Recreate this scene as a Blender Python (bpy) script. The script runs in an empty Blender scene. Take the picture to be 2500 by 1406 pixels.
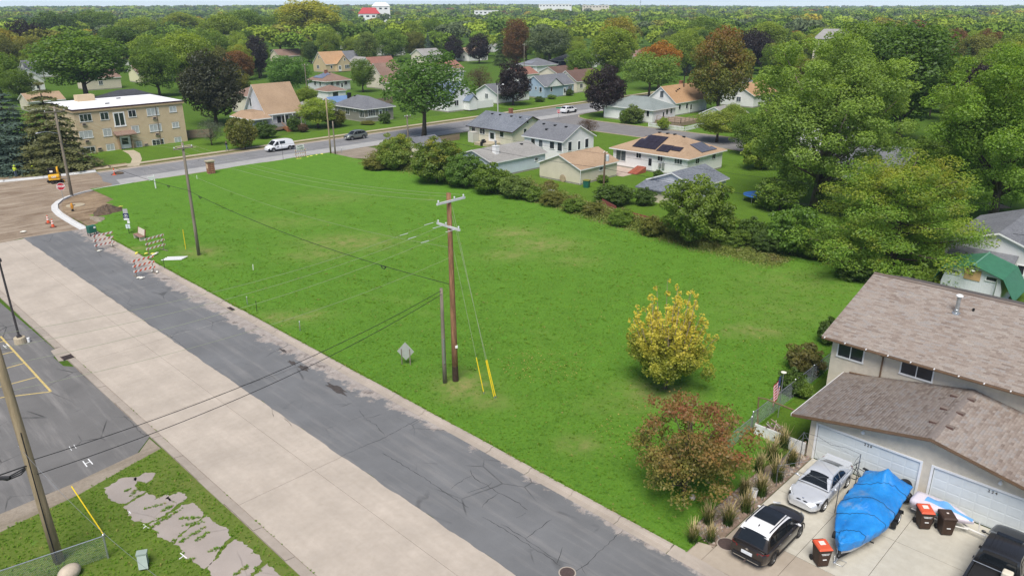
import bpy,bmesh,math,random
import numpy as np
from mathutils import Vector,Matrix
random.seed(7)
rng=np.random.default_rng(11)
scene=bpy.context.scene
col=scene.collection
R=math.radians
CAM_H=24.0
cam_d=bpy.data.cameras.new('camera')
cam=bpy.data.objects.new('camera',cam_d)
col.objects.link(cam)
cam_d.sensor_width=36.0
cam_d.lens=1857.4/2500*36.0
cam_d.clip_end=20000
cam_d.clip_start=0.5
pitch,roll,az=0.35537,0.00504,-0.79165
fwd_h=Vector((-math.sin(az),math.cos(az),0))
right_h=Vector((math.cos(az),math.sin(az),0))
zc=(fwd_h*math.cos(pitch)+Vector((0,0,-math.sin(pitch)))).normalized()
xc0=right_h
yc0=zc.cross(xc0)
xc=xc0*math.cos(roll)+yc0*-math.sin(roll)*-1
yc=zc.cross(xc).normalized()
m=Matrix(((xc.x,-yc.x,-zc.x),(xc.y,-yc.y,-zc.y),(xc.z,-yc.z,-zc.z)))
cam.matrix_world=Matrix.Translation((0,0,CAM_H))@m.to_4x4()
scene.camera=cam
world=bpy.data.worlds.new('World')
scene.world=world
world.use_nodes=True
wn=world.node_tree
wn.nodes.clear()
sky=wn.nodes.new('ShaderNodeTexSky')
sky.sky_type='NISHITA'
sky.sun_disc=False
SUN_EL,SUN_ROT=R(58),R(235)
sky.sun_elevation=SUN_EL
sky.sun_rotation=SUN_ROT
sky.dust_density=0.0
sky.ozone_density=3.0
sky.air_density=0.5
hsv=wn.nodes.new('ShaderNodeHueSaturation')
hsv.inputs['Saturation'].default_value=0.7
bg=wn.nodes.new('ShaderNodeBackground')
bg.inputs['Strength'].default_value=0.08
wo=wn.nodes.new('ShaderNodeOutputWorld')
wn.links.new(sky.outputs[0],hsv.inputs['Color'])
wn.links.new(hsv.outputs[0],bg.inputs[0])
wn.links.new(bg.outputs[0],wo.inputs[0])
sun_d=bpy.data.lights.new('sun','SUN')
sun_d.energy=2.3
sun_d.angle=R(34)
sun_d.color=(1.0,0.95,0.88)
sun=bpy.data.objects.new('sun',sun_d)
col.objects.link(sun)
sd=Vector((math.sin(SUN_ROT)*math.cos(SUN_EL),math.cos(SUN_ROT)*math.cos(SUN_EL),math.sin(SUN_EL)))
sun.rotation_euler=(-sd).to_track_quat('-Z','Y').to_euler()
sun.location=(0,0,60)
scene.view_settings.view_transform='Standard'
scene.view_settings.look='None'
scene.view_settings.gamma=1
scene.view_settings.use_curve_mapping=False
scene.view_settings.exposure=1.08
scene.cycles.max_bounces=6
scene.cycles.diffuse_bounces=3
scene.cycles.glossy_bounces=2
scene.cycles.transmission_bounces=3
scene.cycles.transparent_max_bounces=8
scene.cycles.volume_bounces=0
scene.cycles.caustics_reflective=False
scene.cycles.caustics_refractive=False
def tag(o,label=None,cat=None,group=None,kind=None):
 if label:o['label']=label
 if cat:o['category']=cat
 if group:o['group']=group
 if kind:o['kind']=kind
 return o
def empty(name,loc=(0,0,0),rz=0.0,label=None,cat=None,group=None):
 o=bpy.data.objects.new(name,None)
 col.objects.link(o)
 o.location=loc
 o.rotation_euler=(0,0,rz)
 o.empty_display_size=0.2
 return tag(o,label,cat,group)
class MB:
 """collects shapes into one mesh"""
 def __init__(s):
  s.v=[];s.f=[];s.m=[];s.T=None
 def add(s,vs,fs,mi=0):
  b=len(s.v)
  if s.T is not None:
   vs=[tuple(s.T@Vector(p))for p in vs]
  s.v+=[tuple(p)for p in vs]
  s.f+=[tuple(b+i for i in f)for f in fs]
  s.m+=[mi]*len(fs)
  return s
 def box(s,x0,y0,z0,x1,y1,z1,mi=0):
  vs=[(x0,y0,z0),(x1,y0,z0),(x1,y1,z0),(x0,y1,z0),(x0,y0,z1),(x1,y0,z1),(x1,y1,z1),(x0,y1,z1)]
  return s.add(vs,[(0,3,2,1),(4,5,6,7),(0,1,5,4),(1,2,6,5),(2,3,7,6),(3,0,4,7)],mi)
 def cbox(s,cx,cy,cz,sx,sy,sz,mi=0):
  return s.box(cx-sx/2,cy-sy/2,cz-sz/2,cx+sx/2,cy+sy/2,cz+sz/2,mi)
 def obox(s,p,ax,ay,az_,mi=0):
  """box from corner p along three vectors"""
  p=Vector(p);ax=Vector(ax);ay=Vector(ay);az_=Vector(az_)
  vs=[p,p+ax,p+ax+ay,p+ay,p+az_,p+ax+az_,p+ax+ay+az_,p+ay+az_]
  return s.add(vs,[(0,3,2,1),(4,5,6,7),(0,1,5,4),(1,2,6,5),(2,3,7,6),(3,0,4,7)],mi)
 def tube(s,pts,r,n=8,mi=0,cap=True):
  """tube along points, r number or list"""
  P=[Vector(p)for p in pts]
  k=len(P)
  rr=r if isinstance(r,(list,tuple))else[r]*k
  vs=[]
  prev=None
  for i in range(k):
   t=(P[min(i+1,k-1)]-P[max(i-1,0)])
   if t.length<1e-9:t=Vector((0,0,1))
   t.normalize()
   a=prev if prev is not None else(Vector((1,0,0))if abs(t.x)<0.9 else Vector((0,1,0)))
   u=(a-t*a.dot(t))
   if u.length<1e-6:u=t.orthogonal()
   u.normalize()
   prev=u
   w=t.cross(u)
   for j in range(n):
    an=2*math.pi*j/n
    vs.append(P[i]+(u*math.cos(an)+w*math.sin(an))*rr[i])
  fs=[]
  for i in range(k-1):
   for j in range(n):
    a0=i*n+j;b0=i*n+(j+1)%n
    fs.append((a0,b0,b0+n,a0+n))
  if cap:
   fs.append(tuple(reversed(range(n))))
   fs.append(tuple(range((k-1)*n,k*n)))
  return s.add(vs,fs,mi)
 def cyl(s,c,r,h,n=12,mi=0,r2=None):
  return s.tube([c,(c[0],c[1],c[2]+h)],[r,r if r2 is None else r2],n,mi)
 def lathe(s,prof,n=16,c=(0,0,0),mi=0):
  vs=[];k=len(prof)
  for(r,z)in prof:
   for j in range(n):
    a=2*math.pi*j/n
    vs.append((c[0]+r*math.cos(a),c[1]+r*math.sin(a),c[2]+z))
  fs=[(i*n+j,i*n+(j+1)%n,(i+1)*n+(j+1)%n,(i+1)*n+j)for i in range(k-1)for j in range(n)]
  fs+=[tuple(reversed(range(n))),tuple(range((k-1)*n,k*n))]
  return s.add(vs,fs,mi)
 def prism(s,poly,z0,z1,mi=0):
  n=len(poly)
  vs=[(x,y,z0)for x,y in poly]+[(x,y,z1)for x,y in poly]
  fs=[tuple(reversed(range(n))),tuple(range(n,2*n))]+[(i,(i+1)%n,n+(i+1)%n,n+i)for i in range(n)]
  return s.add(vs,fs,mi)
 def poly(s,pts,mi=0):
  return s.add(pts,[tuple(range(len(pts)))],mi)
 def sphere(s,c,r,n=10,k=6,mi=0,sc=(1,1,1)):
  prof=[]
  vs=[];
  for i in range(1,k):
   th=math.pi*i/k
   for j in range(n):
    a=2*math.pi*j/n
    vs.append((c[0]+r*sc[0]*math.sin(th)*math.cos(a),c[1]+r*sc[1]*math.sin(th)*math.sin(a),c[2]-r*sc[2]*math.cos(th)))
  b=len(vs)
  vs.append((c[0],c[1],c[2]-r*sc[2]));vs.append((c[0],c[1],c[2]+r*sc[2]))
  fs=[(i*n+j,i*n+(j+1)%n,(i+1)*n+(j+1)%n,(i+1)*n+j)for i in range(k-2)for j in range(n)]
  fs+=[(b,(j+1)%n,j)for j in range(n)]
  fs+=[(b+1,(k-2)*n+j,(k-2)*n+(j+1)%n)for j in range(n)]
  return s.add(vs,fs,mi)
 def mesh(s,name,mats,smooth=False):
  me=bpy.data.meshes.new(name)
  me.from_pydata(s.v,[],s.f)
  for mt in(mats if isinstance(mats,(list,tuple))else[mats]):
   me.materials.append(mt)
  me.polygons.foreach_set('material_index',s.m)
  if smooth:
   me.polygons.foreach_set('use_smooth',[True]*len(s.f))
  me.update()
  return me
 def build(s,name,mats,parent=None,smooth=False,loc=None,rz=None,bevel=0):
  o=bpy.data.objects.new(name,s.mesh(name,mats,smooth))
  col.objects.link(o)
  if parent is not None:o.parent=parent
  if loc is not None:o.location=loc
  if rz is not None:o.rotation_euler=(0,0,rz)
  if bevel:
   b=o.modifiers.new('bevel','BEVEL');b.width=bevel;b.segments=2;b.limit_method='ANGLE';b.angle_limit=R(40)
  return o
def smooth_by_angle(o,ang=35):
 me=o.data
 me.polygons.foreach_set('use_smooth',[True]*len(me.polygons))
 me.set_sharp_from_angle(angle=R(ang))
def link_copy(src,parent=None,name=None):
 c=src.copy()
 col.objects.link(c)
 c.parent=parent
 for ch in src.children:
  d=ch.copy();col.objects.link(d);d.parent=c
  d.matrix_parent_inverse=ch.matrix_parent_inverse.copy()
  for g in ch.children:
   e=g.copy();col.objects.link(e);e.parent=d
   e.matrix_parent_inverse=g.matrix_parent_inverse.copy()
 return c
def text_obj(name,body,size,mat,parent=None,mw=None,extrude=0.004,align='CENTER',bold=0.0):
 cu=bpy.data.curves.new(name,'FONT')
 cu.body=body;cu.size=size;cu.align_x=align;cu.align_y='CENTER';cu.extrude=extrude;cu.offset=bold
 cu.resolution_u=3
 tmp=bpy.data.objects.new(name,cu)
 me=bpy.data.meshes.new_from_object(tmp)
 bpy.data.objects.remove(tmp)
 me.name=name
 me.materials.clear();me.materials.append(mat)
 o=bpy.data.objects.new(name,me);col.objects.link(o)
 if parent is not None:o.parent=parent
 if mw is not None:o.matrix_local=mw
 return o
def frame_mat(origin,xdir,updir):
 """matrix whose X runs along xdir, Y along updir, Z out of the surface"""
 x=Vector(xdir).normalized();y=Vector(updir);y=(y-x*y.dot(x)).normalized();z=x.cross(y)
 return Matrix(((x.x,y.x,z.x,origin[0]),(x.y,y.y,z.y,origin[1]),(x.z,y.z,z.z,origin[2]),(0,0,0,1)))
MATS={}
def M(name,c,rough=0.8,var=0.12,scale=3.0,bump=0.0,bscale=30.0,spec=0.3,metal=0.0,coat=0.0,c2=None,detail=4.0,stretch=None,rlow=None):
 if name in MATS:return MATS[name]
 mt=bpy.data.materials.new(name);mt.use_nodes=True
 nt=mt.node_tree;nt.nodes.clear()
 out=nt.nodes.new('ShaderNodeOutputMaterial')
 b=nt.nodes.new('ShaderNodeBsdfPrincipled')
 nt.links.new(b.outputs[0],out.inputs[0])
 b.inputs['Roughness'].default_value=rough
 b.inputs['Specular IOR Level'].default_value=spec
 b.inputs['Metallic'].default_value=metal
 b.inputs['Coat Weight'].default_value=coat
 b.inputs['Coat Roughness'].default_value=0.05
 c=tuple(c)
 if var>0 or bump>0 or c2:
  tc=nt.nodes.new('ShaderNodeTexCoord')
  src=tc.outputs['Object']
  if stretch:
   mp=nt.nodes.new('ShaderNodeMapping');mp.inputs['Scale'].default_value=stretch
   nt.links.new(src,mp.inputs[0]);src=mp.outputs[0]
 if var>0 or c2:
  n=nt.nodes.new('ShaderNodeTexNoise');n.inputs['Scale'].default_value=scale;n.inputs['Detail'].default_value=detail
  n.inputs['Roughness'].default_value=0.65
  nt.links.new(src,n.inputs['Vector'])
  r=nt.nodes.new('ShaderNodeValToRGB')
  r.color_ramp.elements[0].position=0.32;r.color_ramp.elements[1].position=0.68
  if c2:
   r.color_ramp.elements[0].color=(*c,1);r.color_ramp.elements[1].color=(*c2,1)
  else:
   r.color_ramp.elements[0].color=(*[x*(1-var)for x in c],1)
   r.color_ramp.elements[1].color=(*[min(1,x*(1+var))for x in c],1)
  nt.links.new(n.outputs['Fac'],r.inputs[0])
  nt.links.new(r.outputs[0],b.inputs['Base Color'])
 else:
  b.inputs['Base Color'].default_value=(*c,1)
 if bump>0:
  n2=nt.nodes.new('ShaderNodeTexNoise');n2 .inputs['Scale'].default_value=bscale;n2 .inputs['Detail'].default_value=3
  nt.links.new(src,n2 .inputs['Vector'])
  bp=nt.nodes.new('ShaderNodeBump');bp.inputs['Strength'].default_value=bump;bp.inputs['Distance'].default_value=0.05
  nt.links.new(n2 .outputs['Fac'],bp.inputs['Height']);nt.links.new(bp.outputs[0],b.inputs['Normal'])
 MATS[name]=mt
 return mt
class NT:
 """small node-tree builder"""
 def __init__(s,name):
  s.mt=bpy.data.materials.new(name);s.mt.use_nodes=True
  s.nt=s.mt.node_tree;s.nt.nodes.clear()
  s.out=s.n('ShaderNodeOutputMaterial')
  MATS[name]=s.mt
 def n(s,t,**kw):
  nd=s.nt.nodes.new(t)
  for k,v in kw.items():setattr(nd,k,v)
  return nd
 def set(s,sock,v):
  if v is None:return
  if isinstance(v,bpy.types.NodeSocket):s.nt.links.new(v,sock)
  elif isinstance(v,(tuple,list))and len(v)==3 and sock.type=='RGBA':sock.default_value=(*v,1)
  else:sock.default_value=v
 def coord(s,which='Object'):
  return s.n('ShaderNodeTexCoord').outputs[which]
 def pos(s):
  return s.n('ShaderNodeNewGeometry').outputs['Position']
 def mapping(s,vec,scale=(1,1,1),rot=(0,0,0),loc=(0,0,0)):
  nd=s.n('ShaderNodeMapping');s.set(nd.inputs[0],vec);nd.inputs['Scale'].default_value=scale;nd.inputs['Rotation'].default_value=rot;nd.inputs['Location'].default_value=loc
  return nd.outputs[0]
 def noise(s,vec,scale,detail=4,rough=0.6,dist=0.0):
  nd=s.n('ShaderNodeTexNoise');s.set(nd.inputs['Vector'],vec);nd.inputs['Scale'].default_value=scale;nd.inputs['Detail'].default_value=detail;nd.inputs['Roughness'].default_value=rough;nd.inputs['Distortion'].default_value=dist
  return nd.outputs['Fac']
 def vor(s,vec,scale,feature='F1',out='Distance',rand=1.0):
  nd=s.n('ShaderNodeTexVoronoi',feature=feature);s.set(nd.inputs['Vector'],vec);nd.inputs['Scale'].default_value=scale;nd.inputs['Randomness'].default_value=rand
  return nd.outputs[out]
 def ramp(s,fac,stops):
  nd=s.n('ShaderNodeValToRGB');s.set(nd.inputs[0],fac)
  el=nd.color_ramp.elements
  while len(el)<len(stops):el.new(0.5)
  for e,(p,c)in zip(el,stops):
   e.position=p
   e.color=(c,c,c,1)if isinstance(c,(int,float))else(*c,1)
  return nd.outputs[0]
 def mix(s,fac,a,b,mode='MIX'):
  nd=s.n('ShaderNodeMix',data_type='RGBA',blend_type=mode)
  s.set(nd.inputs[0],fac);s.set(nd.inputs[6],a);s.set(nd.inputs[7],b)
  return nd.outputs[2]
 def math(s,op,a,b=0.0,c=None,clamp=False):
  nd=s.n('ShaderNodeMath',operation=op,use_clamp=clamp);s.set(nd.inputs[0],a);s.set(nd.inputs[1],b)
  if c is not None:s.set(nd.inputs[2],c)
  return nd.outputs[0]
 def sep(s,vec):
  nd=s.n('ShaderNodeSeparateXYZ');s.set(nd.inputs[0],vec);return nd.outputs
 def attr(s,name,typ='GEOMETRY'):
  nd=s.n('ShaderNodeAttribute',attribute_type=typ,attribute_name=name);return nd
 def bump(s,h,strength=0.3,dist=0.05):
  nd=s.n('ShaderNodeBump');nd.inputs['Strength'].default_value=strength;nd.inputs['Distance'].default_value=dist;s.set(nd.inputs['Height'],h);return nd.outputs[0]
 def done(s,color,rough=0.85,spec=0.25,normal=None,metal=0.0):
  b=s.n('ShaderNodeBsdfPrincipled')
  s.set(b.inputs['Base Color'],color);s.set(b.inputs['Roughness'],rough);s.set(b.inputs['Specular IOR Level'],spec);s.set(b.inputs['Metallic'],metal)
  if normal is not None:s.set(b.inputs['Normal'],normal)
  s.nt.links.new(b.outputs[0],s.out.inputs[0])
  return s.mt
def sheet(name,poly,z,mat,kind='structure',parent=None):
 o=MB().poly([(x,y,z)for x,y in poly]).build(name,mat,parent)
 if kind and parent is None:tag(o,kind=kind)
 return o
def grass_material(name,c_dark,c_mid,c_light,c_dry,patch=0.55,use_attr=False):
 t=NT(name)
 p=t.pos()
 big=t.noise(p,0.09,5,0.6)
 mid=t.noise(p,0.55,5,0.65)
 fine=t.noise(p,6.0,4,0.75)
 blade=t.noise(t.mapping(p,(9,9,9)),4.0,3,0.8)
 c=t.mix(t.ramp(mid,[(0.3,0.0),(0.7,1.0)]),c_dark,c_mid)
 c=t.mix(t.ramp(fine,[(0.35,0.0),(0.72,0.9)]),c,c_light)
 dry=t.math('MULTIPLY',t.ramp(big,[(patch,0.0),(patch+0.18,0.55)]),t.ramp(mid,[(0.35,0.0),(0.65,1.0)]))
 if use_attr:
  a=t.attr('dry').outputs['Fac']
  a2=t.math('MULTIPLY',a,t.ramp(t.noise(p,0.9,7,0.8),[(0.36,0.0),(0.62,1.05)]))
  dry=t.math('MAXIMUM',dry,a2)
 c=t.mix(dry,c,c_dry)
 px_,py_,_z=t.sep(p)
 mow=t.math('SINE',t.math('ADD',t.math('MULTIPLY',px_,3.3),t.math('MULTIPLY',mid,2.5)))
 c=t.mix(t.math('MULTIPLY',t.ramp(mow,[(0.35,0.0),(0.8,1.0)]),t.math('MULTIPLY',t.ramp(big,[(0.35,0.0),(0.6,1.0)]),0.35)),c,t.mix(0.5,c,c_light))
 weed=t.noise(p,1.3,6,0.75)
 c=t.mix(t.ramp(weed,[(0.60,0.0),(0.68,0.65)]),c,(c_light[0]*0.75,c_light[1]*1.15,c_light[2]))
 c=t.mix(t.ramp(t.noise(p,2.3,5,0.7),[(0.30,0.6),(0.42,0.0)]),c,tuple(x*0.6 for x in c_dark))
 c=t.mix(t.ramp(blade,[(0.3,0.35),(0.6,0.0)]),c,tuple(x*0.45 for x in c_dark))
 nrm=t.bump(t.math('ADD',fine,blade),0.9,0.06)
 return t.done(c,0.95,0.1,nrm)
GRASS_D=(0.072,0.176,0.017)
GRASS_M=(0.110,0.260,0.024)
GRASS_L=(0.172,0.335,0.040)
GRASS_Y=(0.37,0.32,0.13)
m_field=grass_material('field_grass',GRASS_D,GRASS_M,GRASS_L,GRASS_Y,0.62,True)
m_lawn=grass_material('lawn_grass',(0.07,0.145,0.015),(0.105,0.205,0.02),(0.15,0.25,0.028),(0.20,0.19,0.06),0.60)
m_ground=grass_material('neighbourhood_ground',(0.055,0.115,0.014),(0.085,0.165,0.02),(0.11,0.19,0.024),(0.14,0.13,0.05),0.55)
def concrete_material(name,c,stain=0.25,edge=None):
 t=NT(name)
 p=t.pos()
 n1=t.noise(p,0.35,6,0.65)
 n2=t.noise(p,3.0,5,0.7)
 n3=t.noise(p,45.0,2,0.6)
 cc=t.mix(t.ramp(n1,[(0.3,0.0),(0.7,1.0)]),tuple(x*(1-stain)for x in c),tuple(min(1,x*1.06)for x in c))
 cc=t.mix(t.ramp(n2,[(0.35,0.22),(0.6,0.0)]),cc,(c[0]*0.62,c[1]*0.58,c[2]*0.52))
 st=t.noise(t.mapping(p,(2.2,0.05,1)),1.0,4,0.6)
 cc=t.mix(t.ramp(st,[(0.42,0.18),(0.6,0.0)]),cc,(c[0]*0.7,c[1]*0.68,c[2]*0.66))
 cc=t.mix(t.ramp(n3,[(0.3,0.18),(0.7,0.0)]),cc,(c[0]*0.6,c[1]*0.6,c[2]*0.6))
 return t.done(cc,0.9,0.2,t.bump(n3,0.15,0.02))
m_conc_lane=concrete_material('worn_road_concrete',(0.52,0.455,0.385),0.22)
m_kerb=concrete_material('kerb_concrete',(0.45,0.39,0.33),0.26)
m_newkerb=concrete_material('fresh_kerb_concrete',(0.66,0.66,0.65),0.06)
m_drive=concrete_material('driveway_concrete',(0.56,0.53,0.45),0.15)
m_apron=concrete_material('apron_concrete',(0.45,0.385,0.31),0.2)
m_walk=concrete_material('sidewalk_concrete',(0.50,0.43,0.31),0.2)
def asphalt_material(name,c,eroded=False,crack=0.55,light=0.35):
 t=NT(name)
 p=t.pos()
 n1=t.noise(p,0.25,6,0.65)
 n2=t.noise(t.mapping(p,(1.6,0.12,1)),1.0,5,0.65)
 n3=t.noise(p,38.0,2,0.7)
 cc=t.mix(t.ramp(n1,[(0.32,0.0),(0.72,1.0)]),tuple(x*0.84 for x in c),tuple(x*1.14 for x in c))
 cc=t.mix(t.ramp(n2,[(0.5,0.0),(0.72,light)]),cc,(0.36,0.34,0.32))
 if eroded:
  xs,ys,_=t.sep(p)
  e=t.noise(p,0.8,7,0.72)
  side=t.math('MULTIPLY_ADD',xs,0.62,-0.62*24.3)
  far=t.math('MULTIPLY',t.ramp(t.math('MULTIPLY',ys,0.01),[(0.30,0.0),(0.42,1.0)]),0.62)
  mask=t.math('ADD',t.math('ADD',side,far),t.math('MULTIPLY',t.math('SUBTRACT',e,0.5),2.6))
  mk=t.ramp(mask,[(0.72,0.0),(0.92,0.92)])
  base2=t.mix(t.ramp(t.noise(p,1.7,5,0.7),[(0.35,0.0),(0.65,1.0)]),(0.30,0.255,0.225),(0.45,0.40,0.36))
  cc=t.mix(mk,cc,base2)
  dk=t.math('MULTIPLY',t.ramp(t.noise(p,0.9,6,0.7),[(0.56,0.0),(0.64,1.0)]),t.ramp(mask,[(0.9,0.0),(1.1,0.75)]))
  cc=t.mix(dk,cc,(0.10,0.08,0.07))
 w=t.mix(0.12,p,t.n('ShaderNodeTexNoise').outputs['Color'])
 d=t.vor(t.mapping(w,(0.42,0.30,1)),1.0,'DISTANCE_TO_EDGE')
 cm=t.math('MULTIPLY',t.ramp(d,[(0.006,1.0),(0.016,0.0)]),t.ramp(t.noise(p,0.22,4),[(0.5,0.0),(0.62,crack)]))
 cc=t.mix(cm,cc,(0.035,0.035,0.035))
 cc=t.mix(t.ramp(n3,[(0.3,0.25),(0.6,0.0)]),cc,tuple(x*0.55 for x in c))
 return t.done(cc,0.88,0.25,t.bump(n3,0.25,0.02))
m_asph=asphalt_material('road_asphalt',(0.165,0.168,0.172),True,light=0.3)
m_asphB=asphalt_material('cross_street_asphalt',(0.22,0.22,0.225),False,0.5,0.5)
m_park=asphalt_material('parking_asphalt',(0.165,0.160,0.155),False,0.9,0.4)
m_path=asphalt_material('old_path_asphalt',(0.37,0.32,0.285),False,0.3,0.3)
def dirt_material(name,a,b,c):
 t=NT(name);p=t.pos()
 n=t.noise(p,0.25,7,0.7);n2=t.noise(t.mapping(p,(0.14,1.1,1),(0,0,0.1)),1.0,5,0.65);n3=t.noise(p,5.0,5,0.75)
 cc=t.mix(t.ramp(n,[(0.35,0.0),(0.65,1.0)]),a,b)
 cc=t.mix(t.ramp(n2,[(0.45,0.0),(0.68,0.75)]),cc,c)
 cc=t.mix(t.ramp(n3,[(0.3,0.4),(0.55,0.0)]),cc,tuple(x*0.5 for x in a))
 return t.done(cc,0.95,0.1,t.bump(t.math('ADD',n3,n2),0.7,0.08))
m_dirt=dirt_material('construction_dirt',(0.20,0.145,0.10),(0.34,0.27,0.20),(0.44,0.37,0.29))
m_soil=dirt_material('dug_soil',(0.16,0.11,0.07),(0.34,0.25,0.16),(0.40,0.31,0.21))
m_gravel=dirt_material('worn_gravel',(0.26,0.215,0.165),(0.36,0.31,0.25),(0.20,0.17,0.12))
m_pot=M('pothole_patch',(0.07,0.06,0.055),0.9,0.3,4)
m_joint=M('joint_filler',(0.24,0.20,0.165),0.95,0.3,2)
m_white=M('white_paint',(0.78,0.78,0.77),0.6,0.05)
m_black=M('black_paint',(0.012,0.012,0.013),0.5,0.1)
m_yellowline=M('faded_yellow_paint',(0.55,0.42,0.16),0.8,0.25,6)
m_iron=M('cast_iron',(0.085,0.06,0.055),0.7,0.25,12,0.4,60)
def far_rise(x,y):
 r=math.hypot(x,y)
 a=math.atan2(x,y)
 k=min(1.0,max(0.0,(r-600)/2600.0))
 side=min(1.0,max(0.0,(1.12-a)/0.35))
 return 15*k*k*(3-2*k)*side
mb=MB()
rad=[0,30,60,100,150,220,320,450,600,800,1050,1400,1900,2600,3400,4500,6500]
NS=72
vs=[(0,0,-0.03)]
for r_ in rad[1:]:
 for j in range(NS):
  a=2*math.pi*j/NS
  x,y=r_*math.sin(a),r_*math.cos(a)
  vs.append((x,y,-0.03+far_rise(x,y)))
fs=[(0,1+(j+1)%NS,1+j)for j in range(NS)]
for i in range(len(rad)-2):
 for j in range(NS):
  a0=1+i*NS+j;a1=1+i*NS+(j+1)%NS
  fs.append((a0,a1,a1+NS,a0+NS))
mb.add(vs,fs)
tag(mb.build('ground',m_ground,smooth=True),kind='structure')
DRY=[(*(43.6,67.98),5.0,2.0,.8),(*(38.75,66.66),3.2,1.3,.6),(*(58.44,57.43),3.0,1.4,.75),(*(57.69,52.09),4.0,1.8,.75),(*(52.38,52.34),3.0,1.2,.6),(*(55.65,46.35),3.0,1.2,.4),(*(27.71,53.72),2.4,.9,.7),(*(29.47,52.85),2.0,.8,.6),(*(30.09,34.3),1.7,1.3,1.0),(*(29.72,31.52),1.6,.6,.6),(*(31,76.2),2.4,1.2,.8),(*(52.1,24.87),2.6,.9,.75),(*(50.67,25.84),1.5,.7,.5),(*(38.18,24.44),2.3,1.2,.9),(*(37.78,25.46),2.0,1.0,.5),(*(29.92,24.13),1.3,.6,.7),(*(34.89,25.27),2.5,.8,.3),(*(30.67,70.86),2.0,.8,.4),(*(24.75,68.33),3.5,.5,.45),(*(26.71,82.42),1.5,.5,.7),(*(53.35,87.33),5.0,2.2,.4),(*(43.14,80.06),5.0,1.5,.35),(*(57.97,25.76),6.0,3.0,.25),(*(64.95,27.26),6.0,3.0,.3)]
def dryness(x,y):
 d=0.0
 for(cx_,cy_,rx,ry,s_)in DRY:
  u=((x-cx_)-(y-cy_))*0.7071;v=((x-cx_)+(y-cy_))*0.7071
  d=max(d,s_*math.exp(-(u/rx)**2-(v/(ry*1.5))**2))
 return d
def field_z(x,y):
 e=min(1.0,max(0.0,(x-26.3)/4.0))
 return 0.11+e*(0.045*math.sin(x*0.21+1.0)*math.sin(y*0.13)+0.025*math.sin(x*0.5+y*0.37))
FX0,FX1,FY0,FY1=26.27,72.0,14.6,116.0
nx,ny=62,132
vs,dry=[],[]
for j in range(ny+1):
 for i in range(nx+1):
  x=FX0+(FX1-FX0)*(i/nx)**1.15;y=FY0+(FY1-FY0)*j/ny
  if i==0:x+=0.05*math.sin(y*3.1)*math.sin(y*0.83)
  vs.append((x,y,field_z(x,y)));dry.append(dryness(x,y))
fs=[]
for j in range(ny):
 for i in range(nx):
  a=j*(nx+1)+i
  cx_,cy_=vs[a][0]+.4,vs[a][1]+.4
  if cy_<17.6 and cx_>38.2:continue
  if cy_<15.4 and cx_>27.6+(15.4-cy_)*0:continue
  if cx_<36 and cy_>98+(cx_-26)*1.1+1.5*math.sin(cx_)and(cx_-26.0)**2+(cy_-115)**2<15**2 and cx_+cy_*0.0<33.2:continue
  fs.append((a,a+1,a+nx+2,a+nx+1))
mb=MB().add(vs,fs)
field=tag(mb.build('vacant_lawn',m_field,smooth=True),kind='structure')
at=field.data.attributes.new('dry','FLOAT','POINT');at.data.foreach_set('value',dry)
ROAD_Y0,ROAD_Y1=-6.0,95.6
le=[(19.70+.05*math.sin(y_*1.9)*math.sin(y_*.7)+random.uniform(-.025,.025),y_,.005)for y_ in np.arange(ROAD_Y1+.3,ROAD_Y0,-.35)]
asph=tag(MB().poly([(19.7,ROAD_Y0,.005),(25.62,ROAD_Y0,.005),(25.62,ROAD_Y1-0.6,.005),(23,ROAD_Y1-0.1,.005)]+le).build('road_asphalt_lane',m_asph),kind='structure')
m_crack=M('crack_tar',(0.045,0.045,0.048),.9,.2,9);m_crackp=M('crack_pale',(0.36,0.35,0.33),.9,.2,9)
def crack(pts,w,mat,wob=.08):
 P=[]
 for a,b in zip(pts[:-1],pts[1:]):
  n_=max(2,int(math.hypot(b[0]-a[0],b[1]-a[1])/.22))
  for k in range(n_):P.append((a[0]+(b[0]-a[0])*k/n_+random.uniform(-wob,wob),a[1]+(b[1]-a[1])*k/n_+random.uniform(-wob,wob)))
 P.append(pts[-1]);L_,R_=[],[]
 for i,p in enumerate(P):
  q=P[min(i+1,len(P)-1)];o=P[max(i-1,0)];dx,dy=q[0]-o[0],q[1]-o[1];l=math.hypot(dx,dy)+1e-6
  h=w*random.uniform(.3,1.0)*(.3 if i in(0,len(P)-1)else 1);L_.append((p[0]-dy/l*h,p[1]+dx/l*h,.010));R_.append((p[0]+dy/l*h,p[1]-dx/l*h,.010))
 n_=len(P)
 tag(MB().add(L_+R_,[(i,i+1,n_+i+1,n_+i)for i in range(n_-1)]).build('road_crack',mat),kind='structure')
for y_ in(17.6,33.1,45.2,57.0,70.0):crack([(19.6,y_+.1),(22.5,y_-.1),(25.6,y_+.15)],.022,m_crack if y_<46 else m_crackp,.04)
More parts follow.
